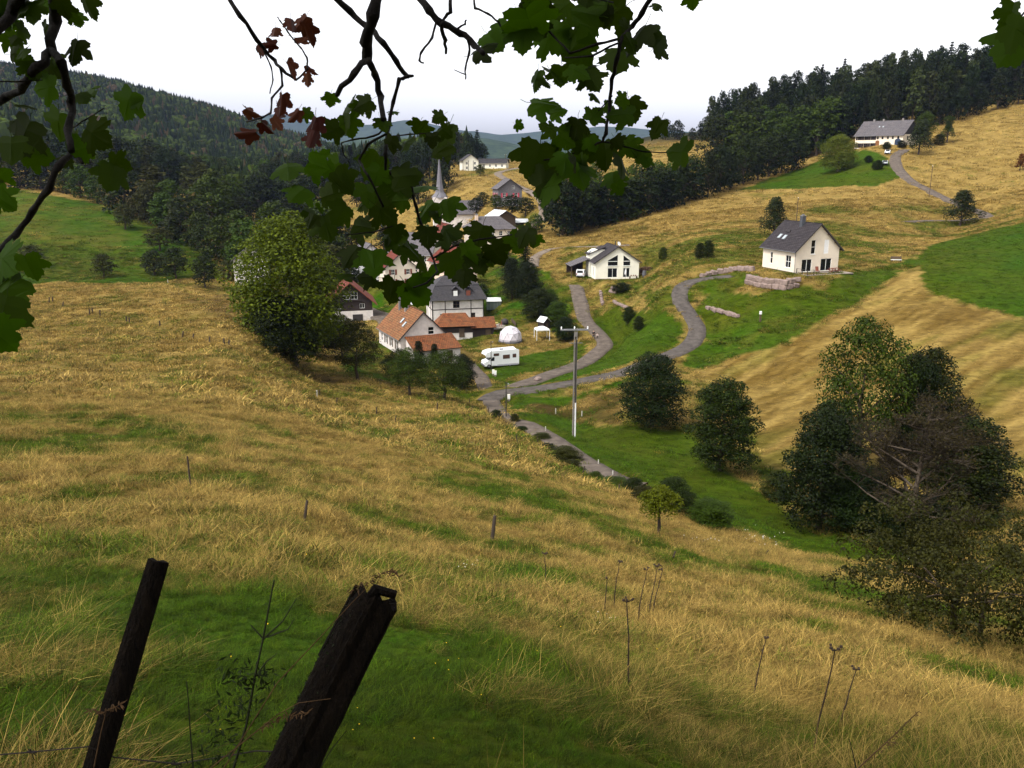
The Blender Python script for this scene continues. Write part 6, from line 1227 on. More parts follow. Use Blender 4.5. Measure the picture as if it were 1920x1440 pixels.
# ------------------------------------------------------------------ two walkers
def skin(name, joints, edges, m, root, sub=1):
    me = bpy.data.meshes.new(name); me.from_pydata([j[0] for j in joints], edges, []); o = link(name, me, m, root); md = o.modifiers.new('skin', 'SKIN')
    if not me.skin_vertices: pass
    for i, j in enumerate(joints):
        sv = me.skin_vertices[0].data[i]; r_ = j[1]; sv.radius = (r_, r_) if not hasattr(r_, '__len__') else r_; sv.use_root = (i == 0)
    s = o.modifiers.new('sub', 'SUBSURF'); s.levels = sub; s.render_levels = sub; return o
def walker(loc, H, rz, label, coat, legs, hair, reach=1):
    t = thing('person', loc, label, 'person', rz); s = H / 1.75; J = lambda *a: tuple(q * s for q in a)
    sk = mat('skin', (0.42, 0.26, 0.19), 0.6, 0.1, 4)
    def mk(joints, k=1.0): return [(J(*p_), (r_ * s * k if not hasattr(r_, '__len__') else (r_[0] * s * k, r_[1] * s * k))) for p_, r_ in joints]
    body = [((0, 0, 0.95), (0.15, 0.11)), ((0, 0, 1.15), (0.13, 0.10)), ((0, -0.01, 1.36), (0.17, 0.11)), ((0, 0, 1.50), 0.055), ((0, -0.02, 1.60), (0.075, 0.095)), ((0, -0.02, 1.70), (0.065, 0.08)),
            ((0.19, 0, 1.40), 0.055), ((0.24, 0.03, 1.14), 0.045), ((0.25 * reach + 0.02, -0.05, 0.90), 0.035), ((0.27 * reach, -0.06, 0.80), (0.03, 0.045)), ((-0.19, 0, 1.40), 0.055), ((-0.24, -0.03, 1.14), 0.045), ((-0.23, -0.14, 0.92), 0.035), ((-0.23, -0.17, 0.82), (0.03, 0.045)),
            ((0.09, -0.02, 0.88), 0.085), ((0.10, -0.12, 0.50), 0.06), ((0.10, -0.06, 0.10), 0.042), ((0.10, -0.18, 0.04), (0.045, 0.035)), ((-0.09, 0.02, 0.88), 0.085), ((-0.10, 0.06, 0.50), 0.06), ((-0.10, 0.22, 0.14), 0.042), ((-0.10, 0.14, 0.04), (0.045, 0.035))]
    E = [(0, 1), (1, 2), (2, 3), (3, 4), (4, 5), (2, 6), (6, 7), (7, 8), (8, 9), (2, 10), (10, 11), (11, 12), (12, 13), (0, 14), (14, 15), (15, 16), (16, 17), (0, 18), (18, 19), (19, 20), (20, 21)]
    skin('body', mk(body), E, sk, t)
    cb_ = [body[i] for i in (0, 1, 2, 6, 7, 8, 10, 11, 12)]; skin('jacket', mk(cb_, 1.22), [(0, 1), (1, 2), (2, 3), (3, 4), (4, 5), (2, 6), (6, 7), (7, 8)], coat, t)
    lb_ = [body[i] for i in (0, 14, 15, 16, 18, 19, 20)]; skin('trousers', mk(lb_, 1.2), [(0, 1), (1, 2), (2, 3), (0, 4), (4, 5), (5, 6)], legs, t)
    skin('hair', mk([((0, 0.0, 1.74), (0.07, 0.09)), ((0, 0.03, 1.66), (0.085, 0.09)), ((0, 0.06, 1.56), (0.06, 0.05))]), [(0, 1), (1, 2)], hair, t)
    for x, y, z in ((0.10, -0.14, 0.04), (-0.10, 0.18, 0.05)): build(MB().box(J(x, y, z), J(0.10, 0.27, 0.08)), 'shoe', M_DARK, t, bevel=0.02 * s)
v = on(1113, 636); M_BLK = mat('black_cloth', (0.010, 0.010, 0.012), 0.9, 0.2, 5); M_PALEC = mat('pale_pink_cloth', (0.62, 0.50, 0.48), 0.9, 0.1, 5)
walker(v, 1.78, R(10), 'adult in black clothes walking down the drive beside a child', M_BLK, M_BLK, M_DARK)
v2 = v + rotz((0.72, -0.05), R(10)); v2.z = gz(v2.x, v2.y); walker(v2, 1.18, R(10), 'small child in a pale top walking beside the adult in black', M_PALEC, M_DARK, M_DARK)

# ------------------------------------------------------------------ fence stakes on the meadow
M_STAKE = mat('grey_stake', (0.050, 0.036, 0.026), 0.95, 0.35, 8, 0.3, stretch=(3, 3, 0.5)); M_PSTAKE = mat('pale_stake', (0.42, 0.40, 0.36), 0.9, 0.2, 5)
def stake_mesh(seed, m):
    rr = random.Random(seed); k = MB(); n = 7; k.tube([(0, 0, -0.3), (rr.uniform(-0.01, 0.01), 0, 0.5), (rr.uniform(-0.02, 0.02), 0.01, 0.97), (0, 0.01, 1.0)], [0.045, 0.042, 0.038, 0.02], n); me = k.mesh('stake'); me.materials.append(m); return me
SM = [stake_mesh(i, M_STAKE) for i in range(3)]; PM = stake_mesh(9, M_PSTAKE)
def stake(px, py, hpx, label, group=None, me=None, lean=0.0, thick=1.5):
    v_ = on(px, py); D = v_.y * CP - v_.z * SP; o = bpy.data.objects.new('fence_stake', me or SM[(px + py) % 3]); COL.objects.link(o); H = hpx * D / F; o.location = v_; q = thick; o.scale = (q, q, H); o.rotation_euler = (random.Random(px).uniform(-0.1, 0.1), lean, 0); tag(o, label, 'stake', group)
GS = 'weathered fence stake in the old fence line across the dry hill'
for px, py in ((92,568),(99,567),(118,576),(168,590),(174,588),(188,592),(238,604),(243,606),(300,612),(342,632),(362,636),(393,642),(421,645),(430,648),(525,688),(545,694)): stake(px, py, 11, GS, 'stakes of the old fence line', lean=RND.uniform(-0.1, 0.2), thick=2.2)
GO = 'thin fence stake below the orchard trees'
for px, py in ((600,742),(632,758),(706,776),(742,792),(820,768),(880,760),(885,773),(916,776)): stake(px, py, 13, GO, 'stakes below the orchard', thick=1.5)
GLn = 'wooden fence stake beside the narrow lane'
for px, py in ((970,832),(990,828),(1010,836),(1024,846),(1092,890),(1160,925)): stake(px, py, 18, GLn, 'stakes beside the lane', lean=RND.uniform(-0.25, 0.25), thick=1.2)
GP = 'short white fence peg in the bright green field'
for px, py in ((1042,776),(1091,781),(1023,810),(1122,872),(1149,893),(1430,1015)): stake(px, py, 11, GP, 'white pegs in the green field', PM)
stake(315, 531, 7, 'pale post on the crest of the dry hill', None, PM, thick=2.0); stake(595, 745, 14, 'broad pale stump post at the edge under the huge tree', None, PM, thick=2.2)
stake(358, 916, 66, 'tall straight metal fence rod alone on the dry slope', None, None, 0.0, 0.75); stake(571, 976, 40, 'short leaning stake in the grass right of the tall rod', None, None, 0.14, 1.0); stake(448, 916, 14, 'broken stub of a stake lying in the grass near the tall rod', None, None, 0.9, 1.0)
stake(922, 1016, 52, 'squared wooden stake standing alone in the middle of the dry slope', None, None, 0.1, 1.7); stake(1260, 1052, 20, 'thin dark stake downhill from the sapling', None, None, 0.25, 1.0); stake(1432, 1042, 14, 'leaning stake near the green gully', None, None, 0.6, 0.6); stake(1745, 1222, 14, 'thin stake at the edge of the apple tree shade', None, None, 0.1, 0.5)

# ------------------------------------------------------------------ dry weed stalks
M_STALK = mat('dry_stalk', (0.040, 0.026, 0.016), 0.95, 0.3, 20)
def stalk(px, py, ptop, top_dx, label, seed, kind=0):
    rr = random.Random(seed); v_ = on(px, py); D = v_.y * CP - v_.z * SP; s = D / F; H = (py - ptop) * s; t = thing('dry_weed', v_, label, 'weed'); dx = top_dx * s; r0 = 0.008 + 0.0028 * D / 10
    pts = [(dx * u ** 1.3 + rr.uniform(-1, 1) * 0.012, rr.uniform(-1, 1) * 0.015, -0.08 + (H + 0.08) * u) for u in [i / 6 for i in range(7)]]; pts[-1] = (dx, 0, H)
    build(MB().tube(pts, [r0 * (1.3 - 0.7 * i / 6) for i in range(7)], 5), 'stem', M_STALK, t); tip = Vector(pts[-1])
    lf = MB()
    for i in range(16):     # shrivelled little leaves up the stem
        u = rr.uniform(0.1, 0.85) * 6; j = min(int(u), 5); p_ = Vector(pts[j]).lerp(Vector(pts[j + 1]), u - j); a = rr.uniform(0, 6.28); q = p_ + Vector((math.cos(a), math.sin(a), rr.uniform(-0.6, 0.6))) * rr.uniform(0.015, 0.035); lf.tube([p_, q], [r0 * 0.9, r0 * 0.3], 3)
    build(lf, 'withered_leaves', M_STALK, t)
    for i in range(6 if kind == 0 else 4):   # seed heads on short rays
        a = rr.uniform(0, 6.28); l = H * rr.uniform(0.02, 0.06); e = tip + Vector((math.cos(a) * l * 1.2, math.sin(a) * l * 0.6, l * rr.uniform(0.1, 0.7))); hd = MB().tube([tip - Vector((0, 0, H * 0.02)), e], r0 * 0.45, 4); r_ = r0 * rr.uniform(1.3, 2.1)
        hd.lathe([(0.001, -r_), (r_, -r_ * 0.3), (r_ * 0.8, r_ * 0.8), (0.001, r_)], 7, tuple(e)); build(hd, 'seed_head', M_STALK, t)
for i, (px, py, pt, dx, lb) in enumerate(((1023,1110,1032,-2,'dry weed stalk standing alone left of the stalk group'),(1133,1152,1078,4,'thin leaning dry stalk at the left of the stalk group'),(1150,1140,1046,8,'tall dry stalk at the back of the group'),(1195,1168,1058,14,'branched dry stalk in the middle of the group'),(1216,1160,1052,12,'dry stalk with a bushy tip in the group'),(1222,1155,1060,16,'twin dry stalk behind the bushy-tipped one'),
        (1180,1312,1106,-12,'long dark stalk with a forked tip in front of the group'),(1408,1324,1180,18,'dark stalk with a flat umbel head on the right slope'),(1524,1416,1192,20,'tallest dark stalk with a clustered brown head'),(1572,1376,1238,20,'slim dark stalk beside the tallest one'))): stalk(px, py, pt, dx, lb, 60 + i, i % 2)

# ------------------------------------------------------------------ old fence right in front of the camera
M_OLDP = mat('rotten_post_wood', (0.010, 0.0065, 0.004), 0.95, 0.5, 14, 0.8, col2=(0.003, 0.002, 0.0015), spec=0.1, stretch=(4, 4, 0.35)); M_WIRE = mat('rusty_wire', (0.018, 0.012, 0.010), 0.8, 0.3, 10)
def old_post(name, top, bot, r0, r1, label, seed, jag, flat=1.0, n=22):
    rr = random.Random(seed); top = Vector(top); bot = Vector(bot); d = (bot - top).normalized(); L = 0.0
    while True:      # run down into the soil
        L += 0.05; p_ = top + d * L
        if p_.z < gz(p_.x, p_.y) - 0.25 or L > 4: break
    t = thing(name, top + d * L, label, 'fence post'); O = Vector(t.location); ax = -d; a = ax.cross(Vector((0, 1, 0))).normalized(); b_ = ax.cross(a).normalized(); rings = 26; k = MB()
    g = [rr.uniform(0.84, 1.06) for _ in range(n)]; jg = [rr.uniform(0, jag) * (2.2 if rr.random() < 0.25 else 1) for _ in range(n)]
    for i in range(rings + 1):
        u = i / rings
        for j in range(n):
            w_ = 6.2832 * j / n; r_ = (r1 + (r0 - r1) * u) * g[j] * (1 + 0.035 * math.sin(9 * u + j) + rr.uniform(-0.02, 0.02)); l = L * u - (jg[j] if i == rings else jg[j] * 0.5 if i == rings - 1 else 0)
            q = ax * l + a * math.cos(w_) * r_ + b_ * math.sin(w_) * r_ * flat; k.v.append(tuple(q))
    for i in range(rings):
        for j in range(n): A_ = i * n + j; B_ = i * n + (j + 1) % n; k.f.append((A_, B_, B_ + n, A_ + n))
    c = len(k.v); k.v.append(tuple(ax * (L - jag * 1.3)))
    for j in range(n): k.f.append((rings * n + j, rings * n + (j + 1) % n, c))
    build(k, 'shaft', M_OLDP, t); return t, L, ax, a, b_
T1, L1_, ax1, a1, b1 = old_post('fence_post', atD(297, 1049, 2.55), atD(178, 1440, 2.30), 0.036, 0.047, 'dark squared leaning fence stake near the camera', 3, 0.004, 0.6, 14)
T2, L2_, ax2, a2, b2 = old_post('fence_post', atD(712, 1108, 2.35), atD(545, 1440, 2.12), 0.071, 0.078, 'thick rotten leaning fence post with a splintered top', 5, 0.035)
k = MB(); tip = ax2 * L2_; k.tube([tip - ax2 * 0.10 + a2 * 0.03, tip + ax2 * 0.0 + a2 * 0.01, tip + ax2 * 0.01 - a2 * 0.05], [0.016, 0.020, 0.014], 8); build(k, 'splinter', M_OLDP, T2)
k = MB()
for i in range(5): w_ = i * 1.3; k.tube([tip * (0.82 - 0.02 * i) + a2 * 0.066 * math.cos(w_) + b2 * 0.066 * math.sin(w_), tip * (0.99 - 0.012 * i) + a2 * 0.070 * math.cos(w_) + b2 * 0.070 * math.sin(w_)], [0.014, 0.006], 5)
build(k, 'splinter', M_OLDP, T2)
mos = np.random.default_rng(4); n_ = 500; uu = mos.uniform(0.3, 0.98, n_); ww = mos.normal(0.1, 0.5, n_); C = np.array([tuple(ax2 * (L2_ * u) + a2 * 0.074 * math.cos(w_) + b2 * 0.074 * math.sin(w_)) for u, w_ in zip(uu, ww)]); V_, Q_ = cards(C, mos.normal(size=(n_, 3)), 0.0045, mos)
o = link('moss', np_mesh('moss', V_, Q_), leafmat('moss_leaf', (0.020, 0.028, 0.010), (0.008, 0.010, 0.005), 0.1), T2); o['kind'] = 'stuff'
WP = [atD(x, y, D) for x, y, D in ((-60, 1420, 2.3), (60, 1410, 2.3), (165, 1400, 2.29), (215, 1420, 2.33), (290, 1428, 2.35), (330, 1432, 2.36), (400, 1422, 2.3), (480, 1408, 2.22), (560, 1412, 2.16))]
t = thing('barbed_wire', WP[0], 'rusty barbed wire strung between the two leaning posts', 'wire'); O = WP[0]; build(MB().tube([p_ - O for p_ in WP], 0.0022, 5), 'strand', M_WIRE, t)
for i in (1, 5): q = WP[i] - O; build(MB().tube([q + Vector((-0.012, 0, 0.012)), q + Vector((0.012, 0, -0.014))], 0.0018, 4).tube([q + Vector((0.003, 0, -0.03)), q + Vector((-0.004, 0, 0.012))], 0.0016, 4).tube([q + Vector((-0.015, 0, 0)), q + Vector((0.015, 0, 0))], 0.0042, 6), 'barb', M_WIRE, t)
# weeds and grass heads beside the posts
M_WEED = mat('green_stem', (0.020, 0.024, 0.009), 0.9, 0.3, 20); M_WLEAF = leafmat('weed_leaf', (0.022, 0.036, 0.006), (0.010, 0.018, 0.003), 0.25); M_HEAD = mat('brown_grass_head', (0.085, 0.045, 0.018), 0.95, 0.35, 30)
def weed(name, px, D, label, cat, r, sides=(), leaves=(), m=None, head=None, seed=0):
    P = [atD(x, y, D) for x, y in px]; v_ = P[0].copy(); g = gz(v_.x, v_.y); base = v_ + (P[0] - P[1]).normalized() * max(0.02, (v_.z - g)); t = thing(name, base, label, cat); rel = [base - base] + [p_ - base for p_ in P]
    build(MB().tube(rel, [r * (1.2 - 0.8 * i / len(rel)) for i in range(len(rel))], 5), 'stem', m or M_WEED, t); rr = random.Random(seed)
    for s in sides: build(MB().tube([atD(x, y, D) - base for x, y in s], [r * 0.7, r * 0.5, r * 0.25][:len(s)], 4), 'side_shoot', m or M_WEED, t)
    for (x, y, n, sp_) in leaves:
        c = atD(x, y, D) - base
        rng = np.random.default_rng(seed + x); C_ = np.array(tuple(c)) + rng.normal(size=(n, 3)) * sp_; V_, Q_ = cards(C_, rng.normal(size=(n, 3)) + np.array([0, -0.6, 0.6]), 0.012, rng, 0.28); link('leaves', np_mesh('leaves', V_, Q_), M_WLEAF, t)
    if head:
        k = MB()
        for i in range(46):
            u = i / 45 * (len(head) - 1); j = min(int(u), len(head) - 2); p_ = (atD(*head[j], D) - base).lerp(atD(*head[j + 1], D) - base, u - j); d_ = Vector((rr.uniform(-1, 1), rr.uniform(-1, 1), rr.uniform(-0.8, 0.5))).normalized() * rr.uniform(0.008, 0.022); k.tube([p_, p_ + d_ * 0.5, p_ + d_], [0.0008, 0.0022, 0.0006], 4)
        build(k, 'seed_head', M_HEAD, t)
    return t
weed('tall_weed', [(438,1440),(462,1360),(478,1270),(494,1195),(505,1135),(514,1088)], 2.2, 'dark upright weed with forked shoots between the two posts', 'weed', 0.004, [[(494,1198),(470,1172)],[(494,1198),(530,1165),(556,1122)],[(500,1195),(540,1180),(552,1160)],[(478,1270),(500,1240),(520,1225)]], [(470,1278,70,0.030),(440,1262,40,0.026),(500,1262,30,0.02),(420,1372,60,0.035),(455,1335,30,0.02),(400,1400,60,0.035)], seed=3)
weed('tall_weed', [(362,1440),(358,1390),(354,1330),(350,1278)], 2.3, 'thin bare weed stem just right of the squared stake', 'weed', 0.0026, seed=4)
weed('grass_stalk', [(445,1400),(520,1280),(600,1195),(660,1130),(690,1100)], 2.15, 'long bent grass stalk leaning on the splintered post with a brown head', 'grass', 0.0018, m=M_HEAD, head=[(650,1112),(690,1094),(712,1076),(735,1070),(748,1082)], seed=5)
weed('grass_stalk', [(600,1440),(625,1400),(650,1370)], 2.3, 'dark grass stem at the foot of the splintered post', 'grass', 0.002, seed=6)
weed('grass_stalk', [(480,1372),(520,1340),(560,1318),(620,1310)], 2.0, 'brown grass head drooping across the thick post', 'grass', 0.0016, m=M_HEAD, head=[(490,1365),(530,1345),(580,1335)], seed=7)
weed('grass_stalk', [(180,1420),(190,1370),(200,1330)], 2.1, 'dry brown grass head clinging to the squared stake', 'grass', 0.002, m=M_HEAD, head=[(165,1330),(195,1335),(228,1320)], seed=8)
weed('grass_stalk', [(1610,1440),(1640,1412),(1670,1385),(1700,1355),(1722,1334)], 3.2, 'dark heavy grass panicle low on the right slope', 'grass', 0.003, m=M_HEAD, head=[(1640,1415),(1680,1390),(1665,1395),(1690,1365),(1722,1334)], seed=9)
weed('grass_stalk', [(1605,1440),(1600,1415),(1592,1385)], 3.2, 'short dark grass blade beside the heavy panicle', 'grass', 0.003, seed=10)
# little flowers in the grass
rngF = np.random.default_rng(8); P_ = []; C_ = []
for px, py, n, sx, sy, c in ((1435,1012,26,22,10,0),(1305,1020,10,20,8,0),(1120,1170,8,14,8,0),(880,1075,8,16,8,0),(1700,1045,16,50,12,0),(580,1052,4,20,6,1),(920,1260,8,60,40,1),(480,1280,6,80,60,1),(1240,1200,8,60,40,1),(700,1390,5,60,30,1)):
    for i in range(n):
        v_ = at(px + rngF.normal() * sx, py + rngF.normal() * sy); P_.append((v_.x, v_.y, v_.z + 0.22)); C_.append(c)
P_ = np.array(P_); C_ = np.array(C_); fl = cards(np.zeros((5, 3)) + np.array([[0.6, 0, 0], [-0.5, 0.4, 0.2], [0, -0.6, 0.1], [0.1, 0.7, -0.2], [0, 0, 0.3]]) * 0.012, np.tile([[0, -0.4, 1.0]], (5, 1)), 0.011, rngF, 0.8); dd = np.linalg.norm(P_, axis=1)
scatter('wild_flowers', P_, rngF.normal(size=P_.shape) * 0.3, np.clip(dd / 18, 0.45, 2.6), np.where(C_[:, None] == 0, np.array([0.55, 0.55, 0.48]), np.array([0.55, 0.36, 0.02])), np.zeros(len(P_), int), [(np_mesh('flower', *fl), GM)], 'small white and yellow flowers dotted in the grass', 'flowers')

# ------------------------------------------------------------------ the maple overhead: trunk behind the camera, twigs and leaves hanging into view
HALF = [(0.0, 0.0), (0.12, -0.08), (0.22, -0.10), (0.30, -0.14), (0.40, -0.07), (0.47, -0.05), (0.47, 0.04), (0.53, 0.10), (0.45, 0.14), (0.43, 0.20), (0.54, 0.23), (0.60, 0.32), (0.69, 0.38), (0.68, 0.47), (0.73, 0.55), (0.63, 0.56), (0.56, 0.61), (0.48, 0.57), (0.40, 0.57), (0.32, 0.53), (0.34, 0.62), (0.39, 0.70), (0.31, 0.75), (0.31, 0.84), (0.21, 0.85), (0.16, 0.93), (0.09, 0.95), (0.0, 1.06)]
def leaf_mesh(seed, m, curl=0.0, stretch=1.0, fold=0.22):
    rr = random.Random(seed); k = MB(); H_ = [(x * rr.uniform(0.9, 1.1) * stretch, y + rr.uniform(-0.02, 0.02)) for x, y in HALF]; H_[0] = (0, 0); H_[-1] = (0, H_[-1][1])
    f = lambda x, y: -fold * abs(x) - 0.22 * y * y + curl * (x * x * 1.2 + 0.5 * y * y) + 0.05 * math.sin(6 * y + seed) * abs(x)
    mid = [(0, y) for y in (0.25, 0.5, 0.75)]
    for s_ in (-1, 1):
        pts = H_ + mid[::-1]; k.poly([(s_ * x, y, f(x, y)) for x, y in pts])
    k.tube([(0, 0, 0.004), (0.03, -0.18, 0.05), (0.0, -0.36, 0.14)], [0.012, 0.010, 0.010], 4)
    me = k.mesh('leaf'); me.materials.append(m); return me
M_MAPLE = leafmat('maple_leaf', (0.040, 0.076, 0.0008), (0.020, 0.042, 0.0004), 0.5, objvar=0.6); M_DRYM = leafmat('dry_maple_leaf', (0.085, 0.020, 0.008), (0.050, 0.014, 0.006), 0.25, objvar=0.4); M_TWIG = mat('dark_twig', (0.006, 0.004, 0.0035), 0.95, 0.4, 20, 0.3)
LM = [leaf_mesh(i, M_MAPLE, 0.0, 1.0 + 0.06 * (i % 3), 0.12 + 0.08 * (i % 4)) for i in range(7)]; DM = [leaf_mesh(20 + i, M_DRYM, 0.8, 0.62, 1.0) for i in range(4)]
mapl = thing('maple_tree', (-2.2, -3.4, gz(-2.2, -3.4)), 'maple whose dark twigs and lobed leaves hang into the view', 'tree'); MO = Vector(mapl.location)
TOP = Vector((-0.9, -1.6, 3.0)) - MO
build(MB().tube([(0, 0, -0.4), (0.05, 0.05, 1.0), (0.2, 0.4, 2.2), (0.9, 1.3, 3.6), TOP], [0.32, 0.26, 0.22, 0.15, 0.10], 10).tube([(0.1, 0.2, 1.6), (-1.2, 0.6, 3.4), (-2.4, 1.6, 4.6)], [0.18, 0.12, 0.06], 8).tube([(0.2, 0.4, 2.2), (1.6, 0.2, 4.2), (3.8, 1.2, 5.2)], [0.18, 0.12, 0.06], 8), 'trunk', bark, mapl)
def branch(px, D, w0, w1, feed=True, parent=None):
    """twig traced in metres at its own distance; feed joins it to the limb overhead"""
    n = len(px); Ds = [D + (0.25 * math.sin(i * 1.7 + px[0][0])) * 0.3 for i in range(n)]; P = [atD(x, y, d_) - MO for (x, y), d_ in zip(px, Ds)]; s = D / F / 2; rad = [(w0 + (w1 - w0) * i / (n - 1)) * s for i in range(n)]
    if feed:
        out = (P[0] - P[1]).normalized(); mid = P[0] + out * 0.35 + Vector((0, -0.1, 0.25)); P = [TOP, TOP.lerp(mid, 0.6) + Vector((0, 0, 0.35)), mid] + P; rad = [rad[0] * 3.0, rad[0] * 1.8, rad[0] * 1.15] + rad
    # knobbly: subdivide with small offsets
    rr = random.Random(int(px[0][0] * 7 + px[0][1])); Q = []; q = []
    for i in range(len(P) - 1):
        m_ = 3
        for j in range(m_):
            u = j / m_; a = P[i].lerp(P[i + 1], u); a = a + Vector((rr.uniform(-1, 1), rr.uniform(-1, 1), rr.uniform(-1, 1))) * rad[i] * 0.5; Q.append(a); q.append((rad[i] + (rad[i + 1] - rad[i]) * u) * (1.25 if j == 0 and i else rr.uniform(0.9, 1.05)))
    Q.append(P[-1]); q.append(rad[-1]); return build(MB().tube(Q, q, 7), 'branch', M_TWIG, parent or mapl, True)
BR = {}
BR['left'] = branch([(100,-30),(100,40),(97,95)], 2.1, 19, 18)
branch([(97,92),(70,125),(45,158),(15,182),(-30,208)], 2.1, 16, 13, False); branch([(97,95),(113,118),(125,160),(134,192),(128,240),(134,284)], 2.1, 15, 12, False)
branch([(134,284),(155,306)], 2.1, 8, 5, False); branch([(134,284),(112,312),(92,352),(62,398),(30,440),(-20,480)], 2.1, 12, 11, False); branch([(50,-30),(25,20),(-20,70)], 2.0, 22, 18)
branch([(-20,152),(30,153),(80,150)], 2.0, 3, 2, False); branch([(134,240),(165,222),(195,203)], 2.15, 3, 2, False)
BR['mid'] = branch([(707,-30),(698,30),(690,75),(688,115)], 2.4, 20, 19); branch([(688,112),(665,138),(632,178)], 2.4, 12, 9, False); branch([(690,115),(704,140),(713,180),(719,224)], 2.4, 12, 10, False)
branch([(615,-20),(655,22),(690,50),(720,78),(742,112),(764,143)], 2.6, 11, 8); branch([(764,143),(750,150),(736,190),(728,235),(724,290),(723,318)], 2.6, 7, 5.5, False)
branch([(764,143),(775,142)], 2.6, 8, 4, False); BR['core'] = branch([(723,318),(740,332),(772,352),(780,390),(790,420),(800,455),(812,485)], 2.6, 6, 4.5, False)
branch([(728,238),(700,256),(660,262),(640,268)], 2.6, 4, 2.5, False); branch([(728,250),(690,270),(672,300),(690,330),(715,380),(735,425)], 2.55, 5, 3.5, False); branch([(640,268),(645,290),(658,310)], 2.6, 2.5, 2, False)
branch([(728,256),(770,252),(810,250)], 2.6, 3, 2, False); branch([(812,485),(850,462),(900,448),(960,440)], 2.6, 4, 2.5, False); branch([(812,485),(820,510),(800,530),(770,540)], 2.6, 4, 3, False); branch([(735,425),(700,435),(650,440)], 2.55, 3, 2, False)
branch([(775,-20),(805,18),(828,40),(862,60),(890,85),(906,100)], 2.3, 13, 9); branch([(818,40),(810,72),(790,98),(786,114),(794,118)], 2.3, 4.5, 3, False); branch([(845,-20),(843,22),(832,36)], 2.3, 7, 5); branch([(828,45),(834,75),(836,100)], 2.3, 8, 5, False); branch([(878,75),(880,100),(872,128),(873,148)], 2.3, 4.5, 2.5, False); branch([(873,140),(852,131)], 2.3, 2.5, 1.5, False); branch([(855,55),(872,45),(874,38)], 2.3, 4, 3, False)
BR['dry'] = branch([(418,-20),(450,30),(480,75),(515,115),(528,130),(556,150)], 2.3, 8, 5); branch([(526,128),(530,160),(510,185),(508,212),(490,222),(462,228)], 2.3, 4, 3, False); branch([(556,150),(576,130),(576,108),(564,90),(540,60),(526,40),(520,32)], 2.3, 3.5, 2, False); branch([(495,95),(508,125),(512,150),(506,175)], 2.3, 3, 2, False)
BR['right'] = branch([(1230,-20),(1205,25),(1185,50),(1165,70),(1158,110),(1148,150),(1142,200),(1136,250),(1130,265)], 2.5, 9, 5); branch([(1165,72),(1120,82),(1070,100),(1030,60),(1010,50)], 2.45, 5, 3, False); branch([(1160,80),(1110,105),(1060,108)], 2.5, 4, 3, False); branch([(1148,180),(1122,208)], 2.5, 2.5, 2, False)
branch([(1130,265),(1100,280),(1060,292),(1020,300)], 2.5, 4, 3, False); branch([(1130,265),(1170,275),(1210,285),(1250,286)], 2.5, 3.5, 2, False); branch([(888,-10),(890,15),(915,25),(935,42),(945,60)], 2.4, 4, 3); branch([(1040,-15),(1090,-5),(1150,5)], 2.4, 4, 3)
LV = {'left': (2.15, [(20,25,70),(60,20,62),(85,55,50),(22,75,60),(45,60,45),(30,100,55),(140,95,74),(118,15,62),(165,12,72),(60,130,60),(85,165,80),(100,130,60),(165,175,62),(240,195,85),(45,255,118),(110,235,92),(180,255,90),(70,290,70),(150,280,60),(210,330,70),(-5,330,80),(5,375,70),(15,20,80),(45,5,70)]),
      'edge': (1.9, [(10,490,110),(15,540,120),(5,585,120),(0,630,110),(55,500,70)]),
      'mid': (2.55, [(648,212,75),(682,195,52),(622,245,62),(655,235,60),(718,232,48),(785,238,46),(832,250,74),(830,280,70),(795,250,50),(735,270,50)]),
      'core': (2.65, [(540,318,85),(600,312,80),(560,362,80),(640,340,80),(700,312,75),(690,365,85),(760,330,85),(792,352,75),(800,395,90),(612,425,80),(680,425,85),(740,445,75),(840,440,80),(900,440,70),(965,455,75),(985,440,65),(700,490,85),(660,478,75),(735,545,90),(780,548,95),(850,495,85),(880,475,70),(930,475,75),(640,400,75),(720,400,75),(770,470,75),(870,520,60),(620,365,70),(730,360,80),(840,390,75),(690,520,60),(805,520,70)]),
      'right': (2.5, [(995,45,110),(1100,25,90),(1150,25,90),(960,25,52),(945,55,60),(905,92,70),(925,75,66),(980,70,76),(1040,70,95),(1080,85,95),(1195,70,90),(1235,80,66),(1220,60,60),(1160,110,88),(1095,130,85),(1040,140,80),(1005,150,60),(1020,195,84),(1110,150,72),(1045,210,50),(1000,15,84),(1055,15,80),(1120,10,76),(1115,215,56),(1165,215,78),(1185,205,70),(1232,240,64),(1030,240,50),(1005,300,105),(1035,310,90),(1085,322,90),(1025,340,80),(1135,290,76),(1180,275,70),(1205,290,60),(1272,285,78),(1165,312,70),(1060,262,70),(1100,268,60),(1150,335,58),(1090,300,70)]),
      'far_right': (1.7, [(1300,2,46),(1893,30,80),(1900,85,120),(1915,60,100)])}
rr = random.Random(12)
BR['edge'] = BR['left']; BR['far_right'] = branch([(1960,-40),(1930,10),(1905,45)], 1.8, 6, 3)
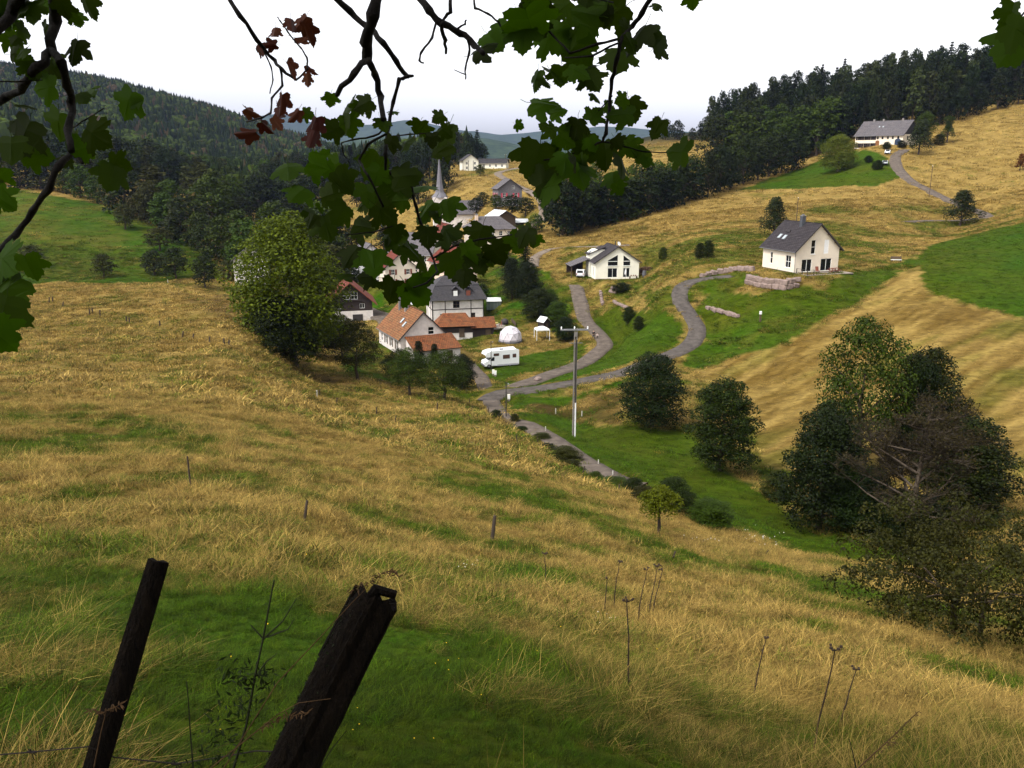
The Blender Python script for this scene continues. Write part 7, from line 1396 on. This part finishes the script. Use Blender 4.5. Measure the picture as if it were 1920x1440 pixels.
def hang(me, px, py, size, D, parent, dry=False):
    p_ = atD(px, py, D + rr.uniform(-0.14, 0.14)) - MO; L = size * D / F; o = bpy.data.objects.new('leaf', me); COL.objects.link(o); o.parent = parent
    # blade mostly hanging tip down, facing the light with a random tilt
    o.rotation_mode = 'XYZ'; roll = R(180) + rr.gauss(0, 0.9); q = Euler((R(90) + rr.gauss(-0.35, 0.42), 0, rr.gauss(0, 0.45))).to_quaternion() @ Euler((0, 0, roll)).to_quaternion(); o.rotation_euler = q.to_euler()
    s = L * rr.uniform(0.80, 1.0) * (0.76 if not dry else 0.85); o.scale = (s, s, s); o.location = p_ - q @ Vector((0, 0.42 * s, -0.06 * s))
for key, (D, L_) in LV.items():
    for px, py, sz in L_:
        hang(rr.choice(LM), px, py, sz * 0.9, D, BR[key])
        if key in ('core', 'mid', 'right', 'left') and rr.random() < 0.75: hang(rr.choice(LM), px + rr.gauss(0, 30), py + rr.gauss(0, 24), sz * rr.uniform(0.45, 0.8), D, BR[key])
for px, py, sz in ((516,62,42),(505,85,40),(490,95,45),(545,48,40),(565,45,48),(570,72,52),(580,62,44),(547,130,46),(584,132,36),(577,150,28),(472,212,46),(530,195,48),(526,212,42),(553,218,40),(497,238,42),(462,252,50),(520,232,40),(590,240,55),(585,262,50)): hang(rr.choice(DM), px, py, sz, 2.3, BR['dry'], True)
# its crown overhead and behind: shades the fence and the nearest grass
rngC = np.random.default_rng(6); n_ = 16000; C = np.column_stack([rngC.uniform(-7.5, 7.0, n_), rngC.uniform(-7, 5.2, n_), rngC.uniform(0.2, 6.5, n_)])
lim = np.where(C[:, 1] > -0.6, 0.42 * np.maximum(C[:, 1], 0) + 1.25 + 0.06 * np.abs(C[:, 0]), 0.3 + 0.25 * np.abs(C[:, 1])); blobn = fbm(C[:, 0] + C[:, 2] * 0.7, C[:, 1] - C[:, 2] * 0.6, 1.8, 44, 2); C = C[(C[:, 2] > lim) & (blobn > 0.33)]
V_, Q_ = cards(C - np.array(tuple(MO)), rngC.normal(size=C.shape) + np.array([0, 0, 0.8]), 0.13, rngC, 0.9); link('crown', np_mesh('crown', V_, Q_), M_MAPLE, mapl)
